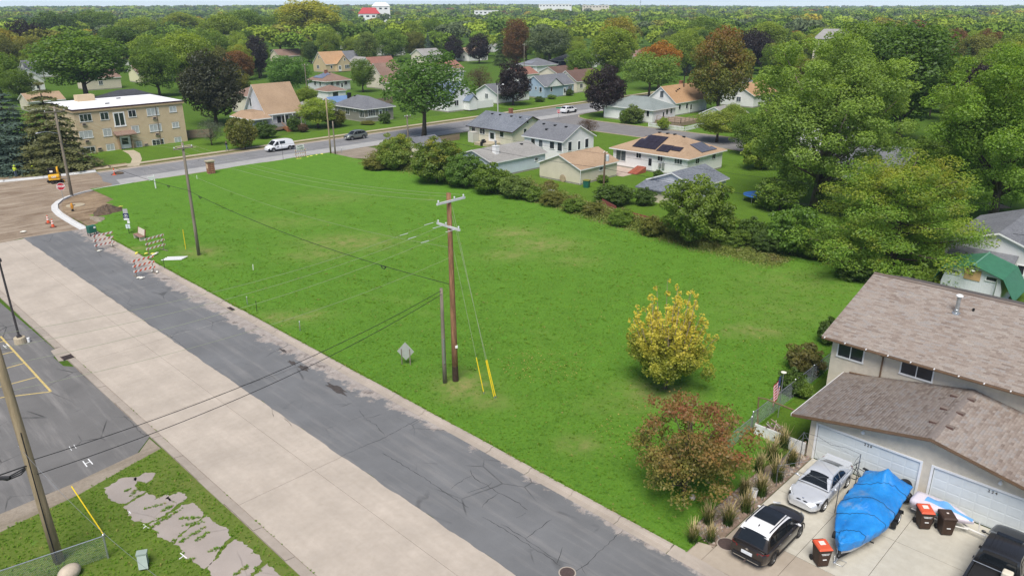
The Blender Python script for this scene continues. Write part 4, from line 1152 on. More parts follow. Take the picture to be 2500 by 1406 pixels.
for c_ in((43,5.06),(42.96,2.14),(54.97,4.91),(54.97,1.98),(44.73,0.62),(52.7,0.35)):
 o=part_at(apt,MB().cbox(c_[0],ay0-.12,c_[1],.66,.3,.42),'air_conditioner',M('ac_beige',(0.42,0.36,0.29),.6,.1))
 MB().cbox(c_[0],ay0-.275,c_[1],.52,.012,.28).build('grille',T_DARK,o)
dc=(49.18,1.11)
o=part_at(apt,MB().box(dc[0]-1.15,ay0-.55,0,dc[0]-.95,ay0-.001,2.75).box(dc[0]+1.05,ay0-.55,0,dc[0]+1.25,ay0-.001,2.75).box(dc[0]-.95,ay0-.12,2.2,dc[0]+1.05,ay0-.002,2.75),'entrance_surround',M('entrance_panel',(0.36,0.25,0.16),.8,.12))
add_door(apt,(Vector((dc[0],ay0-.06,.12)),Vector((1,0,0)),Vector((0,-1,0))),1.7,2.05,m_doorwhite,True).location=(-ax0,-ay0,0)
part_at(apt,MB().add([(dc[0]-1.7,ay0-1.5,2.75),(dc[0]+1.8,ay0-1.5,2.75),(dc[0]+1.8,ay0-.002,3.25),(dc[0]-1.7,ay0-.002,3.25),(dc[0]-1.7,ay0-1.5,2.6),(dc[0]+1.8,ay0-1.5,2.6),(dc[0]+1.8,ay0-.002,2.76),(dc[0]-1.7,ay0-.002,2.76)],[(0,1,2,3),(4,7,6,5),(0,4,5,1),(1,5,6,2),(3,7,4,0)]),'canopy',R_BROWN)
part_at(apt,MB().tube([(ax1-5.0,ay0-.06,.1),(ax1-5.0,ay0-.06,7.0)],.05,6),'downpipe',T_BROWN)
for k in range(3):
 MB().box(55.9-.1*k,141.0-k*1.2,.0,58.6,141.4-k*1.2,.16-.05*k).build('step',m_walk,None)['kind']='structure'
e,hf,ro=house('tan_roof_house','white house with a very steep tan shingle roof and a front porch',77.2,146.4,85.1,154.6,3.9,'gx',5.1,.5,W_GREYW,R_TAN,T_WHITE,[('-x',(152.49,5.34),.9,1.7,1),('-y',(79.9,2.0),1.0,1.6,1),('-y',(81.3,2.0),1.5,1.6,2),('-y',(84.3,1.9),1.0,1.5,1)],[('-y',82.8,.95,2.0)])
part_at(e,MB().add([(72.6,144.2,3.0),(77.15,144.2,3.0),(77.15,147.4,4.0),(74.6,147.4,4.0),(77.15,152,4.0),(72.6,153,3.0),(74.6,152,4.0),(72.6,144.2,2.86),(77.15,144.2,2.86),(72.6,153,2.86)],[(0,1,2,3),(5,0,3,6),(3,2,4,6),(0,7,8,1),(5,9,7,0)]),'porch_roof',R_TAN)
part_at(e,MB().box(72.5,144.05,2.80,77.2,144.19,2.98).box(72.45,144.05,2.80,72.58,153,2.98),'porch_fascia',T_WHITE)
part_at(e,MB().box(76.6,145.75,3.15,85.7,145.87,3.36),'porch_fascia',T_WHITE)
part_at(e,MB().box(73.2,144.7,.3,85.1,146.38,.85),'porch_floor',m_wood)
for px_ in(73.4,75.4,77.6,80.4,82.2,85.0):
 part_at(e,MB().box(px_-.06,144.75,.85,px_+.06,144.87,3.2 if px_>77 else 2.86),'porch_post',T_WHITE)
part_at(e,MB().box(77.6,144.74,.9,81.6,144.79,1.65),'railing_panel',M('grey_railing',(0.34,0.34,0.35),.8,.15))
sx,sy=79.6,144.7
for k in range(6):
 part_at(e,MB().box(sx-.1,sy-.35*(k+1),.72-.13*k-.05,sx+1.2,sy-.35*k,.72-.13*k),'stair_tread',m_cedar)
for dx in(-.1,1.2):
 part_at(e,MB().tube([(sx+dx,sy,1.75),(sx+dx,sy-2.1,.95)],.045,5).tube([(sx+dx,sy-2.1,0),(sx+dx,sy-2.1,1.0)],.05,5),'handrail',m_cedar)
e,hf,ro=house('grey_bungalow','taupe bungalow with grey hip roof and a white windowed sunroom',98.2,141.9,105.8,153.8,2.9,'hip',2.2,.5,W_GREYG,R_GREY,T_WHITE,[('-x',(151.98,2.01),1.4,1.3,2),('-x',(148.65,1.87),1.3,1.5,2),('-x',(145.85,2.27),1.0,.45,1),('-x',(143.22,1.72),1.8,1.55,3),('-y',(99.9,2.0),1.9,1.55,3),('-y',(103.9,2.0),.7,1.55,1)],[('-y',102.3,.85,2.05)],[(101.5,150.2),(101.6,151.0)],(100.8,151.5,.7,1.1,m_black))
part_at(e,MB().box(98.16,141.86,.9,104.6,141.89,1.15).box(98.16,141.86,2.72,104.6,141.89,2.8),'sunroom_trim',T_WHITE)
e,hf,ro=house('blue_roof_garage','small white garage with a bright blue roof behind the taupe bungalow',100.6,157.5,106,163.5,2.5,'gx',1.3,.3,W_WHITE,shingle_mat('bright_blue_roof',(0.12,0.20,0.36),(0.16,0.26,0.44)),T_WHITE,cat='garage')
e,hf,ro=house('low_grey_garage','low garage with pale grey roof left of the blue roofed garage',92.5,158,98.4,163.6,2.4,'hip',1.2,.3,W_WHITE,R_LGREY,T_WHITE,cat='garage')
e,hf,ro=house('brown_hip_house','pale grey house with brown hip roof and blue solar panels beyond the steep tan roof',127.8,203.9,136.4,214,3.0,'hip',2.2,.5,W_GREYW,R_BROWN,T_WHITE,[('-x',(209.76,2.09),1.2,1.3,2),('-x',(206.97,2.08),.8,1.3,1),('-y',(129.92,2.06),1.1,1.3,1),('-y',(131.93,2.13),1.2,1.2,1),('-y',(134.79,2.05),1.1,1.2,1)],[('-y',(133.4,1.25)[0],.9,2.0)],[(132,208)],(131.4,209,.8,.9,m_brickred))
def solar(ro,hfun,rects,mat=None,axis='x',dims=None):
 """panels lying just above a roof: rects of plan corners"""
 for(xa,ya,xb,yb)in rects:
  h_=[hfun(xa,ya)+.09,hfun(xb,ya)+.09,hfun(xb,yb)+.09,hfun(xa,yb)+.09]
  vs=[(xa,ya,h_[0]),(xb,ya,h_[1]),(xb,yb,h_[2]),(xa,yb,h_[3])]
  vs+=[(x,y,z+.04)for x,y,z in vs]
  p_=MB().add(vs,[(0,3,2,1),(4,5,6,7),(0,1,5,4),(1,2,6,5),(2,3,7,6),(3,0,4,7)]).build('solar_panel',mat or m_solar,ro)
m_solarblue=M('blue_solar_glass',(0.16,0.19,0.27),0.15,0.2,1.0,spec=.6)
solar(ro,hf,[(128.6+1.0*(k%3),206.8+1.75*(k//3),129.56+1.0*(k%3),208.5+1.75*(k//3))for k in range(9)],m_solarblue)
e,hf,ro=house('brown_hip_garage','white double garage with brown hip roof in front of the solar panelled brown house',115.8,184.2,121.5,190.5,2.4,'hip',1.3,.35,W_WHITE,R_BROWN,T_WHITE,[],[('-y',118.2,2.6,2.0)],cat='garage')
e,hf,ro=house('buff_house','buff yellow cottage with orange roof and a front gable',166.2,264,176.5,273,3.2,'gx',4.2,.25,W_YEL,R_ORANGE,T_WHITE,[('-x',(268.4,5.6),.7,1.1,1),('-x',(269.6,1.9),1.8,1.3,2),('-y',(168.6,2.0),.8,1.0,1)],[],[],None)
b,hb_,rb_=0,0,0
mb=MB()
part_at(e,MB().add([(170.4,262.6,.2),(176.5,262.6,.2),(176.5,262.6,3.2),(173.45,262.6,6.1),(170.4,262.6,3.2),(170.4,268,.2),(176.5,268,.2),(176.5,268,3.2),(173.45,268,6.1),(170.4,268,3.2)],[(0,1,2,3,4),(0,4,9,5),(1,6,7,2),(4,3,8,9),(3,2,7,8)]),'gable_wall',W_YEL)
part_at(e,MB().add([(170.1,262.4,3.0),(173.45,262.4,6.25),(173.45,268.4,6.25),(170.1,268.4,3.0),(176.8,262.4,3.0),(176.8,268.4,3.0)],[(0,1,2,3),(1,4,5,2)]),'gable_roof',R_ORANGE)
add_window(e,(Vector((173.9,262.6,4.6)),Vector((1,0,0)),Vector((0,-1,0))),.6,1.0,1).location=(-166.2,-264,0)
add_window(e,(Vector((174.9,262.6,1.9)),Vector((1,0,0)),Vector((0,-1,0))),2.2,1.3,3).location=(-166.2,-264,0)
add_door(e,(Vector((171.5,262.6,.3)),Vector((1,0,0)),Vector((0,-1,0))),1.0,2.1,None,True).location=(-166.2,-264,0)
house('white_gable_garage','white gabled garage right of the buff cottage',179.5,262,187,269,3.0,'gy',2.0,.3,W_PLASTER,R_LGREY,T_WHITE,cat='garage')
house('grey_gable_house','white house with grey gabled roof behind the white gabled garage',186,282,196,291,3.2,'gx',3.0,.3,W_WHITE,R_GREY,T_WHITE,[('-x',(286.5,4.6),.8,1.0,1)])
house('brown_gable_house','cream house with a steep brown gable beside the locust tree',143.5,196.5,152,205.5,3.0,'gx',4.4,.3,W_CREAM,R_BROWN,T_WHITE,[('-x',(201,5),.8,1.1,1),('-y',(147,1.9),1.2,1.2,2)])
house('brown_wing_house','lower cream wing with brown roof in front of the steep brown gable',141.5,187.5,149.5,194.8,2.6,'gy',2.8,.3,W_CREAM,R_BROWN,T_WHITE,[('-y',(145.5,1.8),1.6,1.2,2)])
e,hf,ro=house('white_gable_house','white house with blue grey gabled roof behind the locust tree',121.6,141.2,130.4,150.5,3.0,'gy',3.7,.4,W_PLASTER,R_BLUE,T_WHITE,[('-y',(124.2,2.0),1.3,1.3,2),('-y',(126,4.6),.9,1.1,1),('-x',(145,2.0),1.2,1.3,2),('-x',(148,2.0),1.0,1.3,2)],[],[])
part_at(e,MB().add([(126.6,139.2,.2),(129.2,139.2,.2),(129.2,139.2,2.5),(127.9,139.2,3.6),(126.6,139.2,2.5),(126.6,141.18,.2),(129.2,141.18,.2),(129.2,141.18,2.5),(127.9,141.18,3.6),(126.6,141.18,2.5)],[(0,1,2,3,4),(0,4,9,5),(1,6,7,2),(4,3,8,9),(3,2,7,8)]),'portico',W_PLASTER)
part_at(e,MB().add([(126.3,138.9,2.35),(127.9,138.9,3.75),(127.9,141.4,3.75),(126.3,141.4,2.35),(129.5,138.9,2.35),(129.5,141.4,2.35)],[(0,1,2,3),(1,4,5,2)]),'portico_roof',R_BLUE)
house('white_bungalow','white bungalow with dark grey roof behind the purple maple by the lamp post',140.8,144.2,153,152,2.8,'gx',1.9,.5,W_PLASTER,R_GREY,T_WHITE,[('-x',(148.0,1.8),1.1,1.2,2),('-y',(142.2,1.8),1.2,1.2,2),('-y',(150,1.8),1.5,1.2,2)],[('-y',144.5,.9,2.0)])
e,hf,ro=house('blue_house','light blue house with dark grey roof and a white front gable',158.2,143.4,170.5,151.2,3.3,'gx',2.5,.3,W_BLUE,R_GREY,T_WHITE,[('-x',(144.79,2.3),.9,1.3,1),('-x',(146.55,2.59),.6,.8,1),('-y',(161,2.28),.8,1.2,1),('-y',(168.9,1.9),1.7,1.5,2)],[('-y',166.6,.9,2.0)])
part_at(e,MB().add([(159.0,143.0,3.05),(165.5,143.0,3.05),(162.25,143.0,5.1),(159.0,147,3.05),(165.5,147,3.05),(162.25,147,5.1)],[(0,1,2),(0,2,5,3),(1,4,5,2)]),'front_gable',W_PLASTER)
part_at(e,MB().add([(158.7,142.8,2.98),(162.25,142.8,5.25),(162.25,147.2,5.25),(158.7,147.2,2.98),(165.8,142.8,2.98),(165.8,147.2,2.98)],[(0,1,2,3),(1,4,5,2)]),'gable_roof',R_GREY)
house('cream_house','cream house with brown gabled roof right of the light blue house',175,146.0,187,154.5,3.3,'gx',2.7,.3,W_CREAM,R_DBROWN,T_WHITE,[('-y',(177,1.9),1.2,1.2,2),('-x',(150,4.6),.8,.9,1),('-x',(148,2),1.1,1.2,1)],[],[],(181,151.5,.8,1.0,m_brickred))
part_at(bpy.data.objects['cream_house'],MB().add([(180.5,144.2,.2),(187,144.2,.2),(187,144.2,3.3),(183.75,144.2,5.6),(180.5,144.2,3.3),(180.5,150,.2),(187,150,.2),(187,150,3.3),(183.75,150,5.6),(180.5,150,3.3)],[(0,1,2,3,4),(0,4,9,5),(1,6,7,2),(4,3,8,9),(3,2,7,8)]),'front_wing',W_CREAM)
part_at(bpy.data.objects['cream_house'],MB().add([(180.2,144.0,3.1),(183.75,144.0,5.75),(183.75,150.4,5.75),(180.2,150.4,3.1),(187.3,144.0,3.1),(187.3,150.4,3.1)],[(0,1,2,3),(1,4,5,2)]),'wing_roof',R_DBROWN)
house('red_roof_garage','white garage with red brown gable behind the light blue house',184,178,193,186,2.8,'gx',1.9,.3,W_WHITE,R_RED,T_WHITE,[('-x',(182,1.7),1.6,1.0,2)],cat='garage')
house('long_brown_house','long low house with dark brown roof behind the cream house',197,173,216,181,2.8,'gx',1.8,.3,W_CREAM,R_DBROWN,T_WHITE)
e,hf,ro=house('white_solar_house','white house with dark hip roof and grey solar panels beside the willow',213,197,224,207,3.2,'hip',2.3,.5,W_PLASTER,R_GREY,T_WHITE,[('-x',(205,2),1.2,1.0,2),('-x',(199.5,2),1.0,1.2,1),('-y',(219,2),1.4,1.2,2)],[('-x',202.2,.9,2.0)])
solar(ro,hf,[(213.4+1.1*k,200+0,214.4+1.1*k,204)for k in range(3)],M('grey_solar_glass',(0.24,0.25,0.28),.2,.1,spec=.6))
house('navy_house','navy house with dark roof behind a white fence near the willow',243,208,255,217,3.0,'hip',2.2,.5,M('navy_siding',(0.03,0.035,0.08),.7,.1),R_BLACK,T_WHITE,[('-y',(246,2),1.2,1.2,2),('-y',(250,2),1.2,1.2,2),('-x',(212,2),1.2,1.2,2)])
house('tan_hip_house','white two storey house with tan hip roof behind the brownish bare tree',156,186,167,196,4.6,'hip',2.3,.5,W_PLASTER,R_LGREY,T_WHITE,[('-y',(160,3.6),1.3,1.2,2),('-y',(164.5,3.6),1.0,1.2,1),('-x',(190,3.6),1.2,1.2,2)])
house('brick_house','red brick house with white porch right of the tan hip roofed house',181,213,191,222,3.0,'gx',2.4,.4,m_brickred,R_RED,T_WHITE,[('-x',(217,1.8),1.4,1.2,2)])
house('pink_roof_house','white house with a pinkish brown roof and dormer window behind the locust',171,240,182,248,3.0,'gx',3.2,.4,W_PLASTER,R_RED,T_WHITE,[('-x',(244,4.4),.9,1.0,1),('-y',(175,1.8),1.4,1.2,2)])
house('cream_two_storey','cream two storey house between the two purple maples',207,255,217,263,5.0,'gx',2.2,.4,W_CREAM,R_LGREY,T_WHITE,[('-y',(210,3.6),1.2,1.2,2),('-y',(214,3.6),1.2,1.2,2),('-x',(259,3.6),1.0,1.2,1)])
e,hf,ro=house('grey_green_hip_house','white house with grey green hip roof at the side street corner',139.2,94.9,148,108.0,2.9,'hip',2.1,.5,W_PLASTER,R_GREEN,T_WHITE,[('-x',(98.99,2.01),1.9,1.4,2),('-x',(96.06,2.03),.7,1.3,1),('-y',(144.67,1.98),.8,1.1,1),('-y',(146.32,1.98),.8,1.1,1)],[('-y',(143.33,1.7)[0],.8,1.95)],[(144.5,101.5),(144.6,104)])
e,hf,ro=house('orange_roof_house','cream house with orange roof and attic window behind the grey green roofed house',152.4,97.8,166,105.8,3.1,'gx',3.2,.35,W_PLASTER,R_ORANGE,T_WHITE,[('-x',(101.62,4.62),1.0,1.5,1),('-y',(154.2,1.9),.9,1.1,1),('-y',(157.2,1.9),.9,1.2,1)],[('-y',159,.85,2.0)],[(156,100.2),(157,100.5),(158,100.7)],(161,102.2,.7,.9,m_brickred))
part_at(e,MB().tube([(160.4,101.0,5.0),(160.4,101.0,8.2)],.13,8),'flue_pipe',T_DARK)
house('small_white_garage','small white garage with grey roof behind the picket fence',145.5,80.5,153.5,87,2.3,'gx',1.5,.3,W_WHITE,R_LGREY,T_WHITE,[],[('-x',83.5,2.6,2.0)],cat='garage')
deck=empty('wooden_deck',(140,90,0),0,'brown wooden deck with railing behind the grey green roofed house','deck')
part_at(deck,MB().box(139.6,88.0,.05,147.5,94.4,.75),'deck_base',m_wood)
for k in range(18):
 part_at(deck,MB().box(139.55,88.0+k*.36,.752,147.55,88.33+k*.36,.79),'plank',m_wood)
for(a,b)in(((139.6,94),(139.6,88)),((139.6,88),(147.5,88))):
 L_=math.hypot(b[0]-a[0],b[1]-a[1]);n_=int(L_/1.5)
 for k in range(n_+1):
  x,y=a[0]+(b[0]-a[0])*k/n_,a[1]+(b[1]-a[1])*k/n_
  part_at(deck,MB().box(x-.05,y-.05,.75,x+.05,y+.05,1.75),'post',m_wood)
 for z_ in(1.2,1.68):
  part_at(deck,MB().tube([(*a,z_),(*b,z_)],.045,4),'rail',m_wood)
e,hf,ro=house('dark_roof_house','cream house with wavy dark slate roof and small brick chimney beyond the field',97.9,96.4,107.6,107.8,2.9,'gy',2.1,.5,W_CREAM,R_SLATE,T_DARK,[('-x',(106.62,2.22),1.0,1.2,1),('-x',(104.22,2.19),1.4,1.3,2),('-x',(99.08,2.19),1.0,1.3,1),('-y',(101.19,2.43),.8,1.1,1),('-y',(101.85,4.25),.5,.9,1)],[('-x',(101.59,1.6)[0],1.6,2.0)],[(101.9,103.5),(101.9,100.5),(101.9,98.2),(101.9,105.6)],(103.0,101.8,.6,.9,m_brickred))
part_at(e,MB().box(96.4,105.2,0,97.85,106.6,1.9),'utility_cabinet',M('cabinet_grey',(0.55,0.53,0.48),.6,.06))
part_at(e,MB().box(95.0,99.6,0,97.88,103.4,.5),'patio_step',m_walk)
gl=empty('barbecue_grill',(95.6,101.6,0),0.4,'black covered barbecue on the patio of the dark roofed house','grill')
MB().box(-.75,-.3,.05,.75,.3,.8).build('body',m_black,gl,bevel=.05);MB().box(-.4,-.28,.8,.4,.28,1.12).build('lid',m_black,gl,bevel=.12);MB().tube([(-.35,-.36,.95),(.35,-.36,.95)],.02,6).build('handle',m_metal,gl)
e,hf,ro=house('white_two_storey','white house with grey gabled roof in the row behind the field',92.3,79.6,100.1,88.1,3.75,'gy',1.95,.35,W_PLASTER,R_GREY,T_WHITE,[('-x',(86.06,2.92),.9,1.0,1),('-x',(84.35,2.81),.9,1.2,1),('-x',(81.88,2.82),1.0,1.2,1),('-x',(80.21,2.73),1.0,1.4,1),('-y',(94,2.67),.9,1.5,1),('-y',(96.3,2.54),.65,1.4,1),('-y',(98.27,2.65),.9,1.5,1)],[],[(95.4,86.5),(95.4,84),(95.4,81.6),(94.2,84.8)])
e,hf,ro=house('grey_roof_garage','pale blue sided garage with flat pitched grey roof and white chimney behind the bushes',77.0,80.0,88.6,88.2,2.4,'gx',1.3,.3,W_LBLUE,R_LGREY,T_WHITE,[('-y',(86.5,1.6),.7,.5,1)],[],[(86.5,83.2)],(79.8,82.1,.75,1.05,T_WHITE),cat='garage')
part_at(e,MB().cyl((79.8,82.1,4.4),.14,.5,10).cyl((79.8,82.1,4.9),.2,.12,10),'flue',m_metal)
e,hf,ro=house('beige_garage','beige garage with tan shingle roof facing the field',82.5,67.8,91.0,75.6,2.3,'gx',1.55,.3,W_BEIGE,R_TAN,T_WHITE,[('-y',(87.16,1.69),.8,.5,1)],[],[],cat='garage')
hub=part_at(e,MB().tube([(82.45,71.0,.55),(82.38,71.0,.55)],.55,16),'round_panel',M('straw_disc',(0.42,0.33,0.22),.9,.2))
part_at(e,MB().tube([(82.2,67.5,2.2),(82.3,67.65,.2)],.04,6),'downpipe',T_WHITE)
e,hf,ro=house('solar_roof_house','white house with tan hip roof carrying black solar panels',97.0,59.5,106.9,73.1,2.9,'hip',2.3,.5,W_PLASTER,R_TAN,T_WHITE,[('-x',(71.55,2.01),1.9,2.0,2),('-x',(68.19,2.36),.95,1.05,2),('-x',(64.26,2.39),.95,1.05,2),('-x',(61.08,2.42),1.35,1.1,3),('-y',(99.64,2.31),1.0,1.1,2),('-y',(104.27,2.32),1.0,1.0,2)],[('-x',(66.03,1.83)[0],.9,2.0)],[(102,68),(102,66.5),(102,65.2),(102.3,63.8)])
solar(ro,hf,[(97.5,65.6+1.08*k,99.2,66.64+1.08*k)for k in range(4)]+[(99.25,65.6+1.08*k,100.95,66.64+1.08*k)for k in range(-0,4)]+[(97.3,63.2+1.08*k,99.0,64.24+1.08*k)for k in range(2)]+[(97.9,61.5+.0,98.9,63.1)])
solar(ro,hf,[(101.0+1.08*k,59.6,102.04+1.08*k,61.8)for k in range(4)],M('sky_lit_solar_glass',(0.10,0.10,0.12),.1,.1,spec=.8))
part_at(e,MB().box(96.75,64.0,1.0,96.98,64.35,1.6).box(96.8,63.4,.8,96.98,63.8,1.7).tube([(96.9,63.6,1.7),(96.9,63.6,2.8)],.03,6),'electric_meter',m_metal)
sheet('patio',[(91.2,66.8),(96.95,66.8),(96.95,73.4),(92,73.4),(91.2,71)],.045,M('pinkish_patio_concrete',(0.46,0.36,0.30),.9,.12,1.2))
ht=empty('cellar_hatch',(95.2,66.9,.04),0,'sloping red cellar hatch on the patio of the solar roofed house','hatch')
MB().add([(-1.6,-.8,0),(.9,-.8,0),(.9,.8,0),(-1.6,.8,0),(-1.6,-.8,.12),(.9,-.8,.85),(.9,.8,.85),(-1.6,.8,.12)],[(0,3,2,1),(4,5,6,7),(0,1,5,4),(1,2,6,5),(2,3,7,6),(3,0,4,7)]).build('hatch_body',M('red_hatch_paint',(0.30,0.085,0.05),.7,.15),ht)
MB().obox((-1.5,-.02,.155),(2.3,0,.67),(0,.04,0),(0,0,.03)).build('seam',T_BROWN,ht)
e,hf,ro=house('grey_gable_garage','grey roofed garage with a cream gable and lean-to behind the big round bush',83.8,49.9,91.2,57.0,2.35,'gx',1.3,.35,W_GREYW,R_SLATE,T_WHITE,[],cat='garage')
part_at(e,MB().add([(81.2,50.2,1.7),(83.85,50.2,2.35),(83.85,57.4,2.35),(81.2,57.4,1.7),(81.2,50.2,1.55),(83.85,50.2,2.2),(83.85,57.4,2.2),(81.2,57.4,1.55)],[(0,1,2,3),(4,7,6,5),(0,4,5,1),(3,7,4,0),(2,6,7,3)]),'lean_to_roof',R_SLATE)
part_at(e,MB().box(81.5,50.5,0,83.78,57.1,1.6),'lean_to_wall',W_BEIGE)
house('hidden_shed','grey roofed shed behind the vine covered bush',78.5,98.0,83.5,104,2.2,'gx',1.2,.25,W_BEIGE,R_GREY,T_DARK,cat='shed')
house('white_left_house','white house with grey gabled porch at the left behind the spruces',62.5,270,70.5,279,3.4,'gy',3.6,.3,W_WHITE,R_GREY,T_WHITE,[('-y',(67.3,4.9),.9,1.4,1),('-y',(64.2,1.9),1.6,1.4,2)],[('-y',68.6,.9,2.0)])
house('tan_left_garage','garage with orange tan roof between the spruce and the apartment block',52.5,217.5,60.5,225.5,2.5,'gx',1.6,.3,W_BEIGE,R_TAN,T_WHITE,cat='garage')
house('stucco_left_house','cream stucco house half hidden behind the apartment chimney',80,262,90,271,3.5,'gx',2.4,.3,W_STUCCO,R_BROWN,T_WHITE,[('-x',(266,2),1.0,1.2,1),('-y',(84,2),1.2,1.2,2)])
house('dark_roof_garage','garage with dark slate hip roof behind the apartment block',67,207,80,216,2.4,'hip',1.9,.4,W_GREYW,R_BLACK,T_WHITE,[('-y',(70,1.4),.8,.7,1)],cat='garage')
house('pale_yellow_house','pale yellow house with brown roof and white door behind the apartment block',100.5,275.5,112,284,3.2,'gx',2.3,.4,M('pale_yellow_siding',(0.72,0.68,0.44),.8,.06),R_BROWN,T_WHITE,[('-y',(108,1.9),1.2,1.2,2)],[('-y',102.8,1.0,2.0)])
house('brown_left_roof_house','house with brown hip roof between the bronze tree and the round dark tree',87.2,172,97,182,4.2,'hip',2.2,.4,W_CREAM,R_BROWN,T_WHITE)
house('left_edge_garage','dark green garage roof at the left edge beyond the spruce',30,208,38,216,2.4,'gx',1.3,.3,W_WHITE,R_GREEN,T_WHITE,cat='garage')
house('white_far_left_house','white house at the upper left behind the golden tree',88,500,102,510,4,'gx',3,.4,W_WHITE,R_LGREY,T_WHITE)
def hq(name,label,p,w,d,zw,kind,rise,wall,roofm):
 x,y=p
 house(name,label,x,y,x+w,y+d,zw,kind,rise,.4,wall,roofm,T_WHITE,[('-y',(x+w*.3,1.9),1.3,1.2,2),('-y',(x+w*.75,1.9),1.1,1.2,2),('-x',(y+d*.35,1.9),1.2,1.2,2),('-x',(y+d*.7,1.9),1.0,1.2,1)])
hq('far_tan_house','white house with tan roof far behind the locust tree',(243.86,267.86),12,9,3.2,'gx',2.6,W_PLASTER,R_TAN)
hq('far_grey_house','white house with grey roof far behind the two purple maples',(302.32,311.42),13,9,3.2,'gx',2.6,W_PLASTER,R_LGREY)
hq('far_white_house','white house with pale roof far above the steep brown gable',(243.06,328.74),12,9,3.4,'gy',3.0,W_WHITE,R_LGREY)
hq('far_brown_house','cream house with brown roof far left of the buff cottage',(180.23,323.5),12,9,3.2,'gx',2.6,W_CREAM,R_BROWN)
hq('far_red_roof_house','white house with red brown roof left of the golden tree row',(116.97,361.99),12,9,3.2,'gx',2.6,W_WHITE,R_RED)
hq('far_slate_house','white house with slate roof right of the navy house',(264.66,209.5),13,9,3.2,'hip',2.3,W_PLASTER,R_GREY)
hq('far_pale_house','pale house with brown hip roof behind the orange tree',(281.1,201.25),13,9,3.2,'hip',2.3,W_CREAM,R_BROWN)
hq('far_left_white_house','small white house with dark roof at the left edge above the spruces',(80.18,325.15),11,8,3.2,'gx',2.8,W_WHITE,R_GREY)
hq('far_middle_white_house','white house with hip roof behind the tall narrow olive oak',(266.64,396.32),14,10,3.4,'hip',2.4,W_PLASTER,R_LGREY)
hq('far_middle_cream_house','cream house far behind the willow and the navy house',(395.77,355.58),15,10,3.6,'gx',2.6,W_CREAM,R_LGREY)
house('right_orange_house','house with orange roof glimpsed right of the rust topped tree',178,92,190,101,3.0,'gx',2.4,.4,W_PLASTER,R_ORANGE,T_WHITE,[('-x',(96,1.8),1.2,1.2,2)])
house('right_pale_blue_house','pale blue house glimpsed between the rust topped tree and the cottonwood',196,108,208,117,3.0,'gx',2.8,.4,W_LBLUE,R_GREY,T_WHITE,[('-x',(112,1.8),1.2,1.2,2),('-y',(200,1.8),1.2,1.2,2)])
house('right_white_house','white house glimpsed through the cottonwood crown',128,50,139,58,3.0,'gx',2.3,.4,W_PLASTER,R_GREY,T_WHITE,[('-x',(54,1.8),1.2,1.2,2),('-y',(133,1.8),1.2,1.2,2)])
house('right_rear_house','white house with grey roof behind the yellow green pine',108,34,119,43,3.0,'gy',2.2,.4,W_PLASTER,R_GREY,T_WHITE,[('-x',(38,1.8),1.2,1.2,2)])
e,hf,ro=house('right_grey_house','white house with large grey roof at the right edge behind the green roofed shed',78.0,10.9,90,19.2,3.0,'gx',1.5,.35,W_WHITE,R_GREY,T_WHITE,[('-x',(12.85,1.52),.6,.9,1)])
part_at(e,MB().add([(76.4,13.2,2.2),(77.97,13.2,2.75),(77.97,18.6,2.75),(76.4,18.6,2.2),(76.4,13.2,2.08),(77.97,13.2,2.6),(77.97,18.6,2.6),(76.4,18.6,2.08)],[(0,1,2,3),(4,7,6,5),(0,4,5,1),(3,7,4,0),(2,6,7,3)]),'awning_roof',R_GREY)
gs=empty('green_roof_shed',(70.6,12.9,0),0,'white panelled shed with green gambrel roof and boarded hatch','shed')
BLOCK.append((70,11,75,18,4,'the green roofed shed'))
W_PANEL=M('white_ribbed_panel',(0.70,0.72,0.74),.7,.05,2,.4,9,stretch=(1,8,.2))
gy0,gy1,gym=12.6,17.2,14.9
prof=[(gy1+.0,0.),(gy1+.0,1.4),(gy1-.25,2.6),(gym,3.3),(gy0+.25,2.6),(gy0,1.4),(gy0,0.)]
vs=[(70.6,y,z)for y,z in prof]+[(74.6,y,z)for y,z in prof]
n=len(prof)
part_at(gs,MB().add(vs,[tuple(reversed(range(n))),tuple(range(n,2*n))]+[(i,i+1,n+i+1,n+i)for i in range(n-1)]),'wall',W_PANEL)
m_greenroof=M('green_metal_roof',(0.045,0.165,0.095),.5,.12,2,.2,12)
for(a,b)in(((gym,3.42),(gy1+.05,2.68)),((gym,3.42),(gy0-.05,2.68)),((gy0-.05,2.66),(gy0-1.1,1.0)),((gy1+.05,2.66),(gy1+.5,1.6))):
 part_at(gs,MB().add([(70.2,a[0],a[1]),(74.9,a[0],a[1]),(74.9,b[0],b[1]),(70.2,b[0],b[1]),(70.2,a[0],a[1]-.06),(74.9,a[0],a[1]-.06),(74.9,b[0],b[1]-.06),(70.2,b[0],b[1]-.06)],[(0,1,2,3),(4,7,6,5),(0,4,5,1),(1,5,6,2),(2,6,7,3),(3,7,4,0)]),'roof_slope',m_greenroof)
part_at(gs,MB().tube([(70.15,gym,3.43),(74.95,gym,3.43)],.07,6),'ridge_cap',M('pale_green_cap',(0.13,0.28,0.2),.5,.1))
for c_,w_,h_ in(((16.32,2.4),.85,.35),((13.46,2.42),.85,.38)):
 add_window(gs,wall_frame('-x',70.6,12.6,74.6,17.2,*c_),w_,h_,1).location=(-70.6,-12.9,0)
c_=(14.91,2.45)
part_at(gs,MB().box(70.54,c_[0]-.62,c_[1]-.45,70.6,c_[0]+.62,c_[1]+.45),'boarded_hatch',M('raw_plywood',(0.56,0.36,0.17),.8,.12,3))
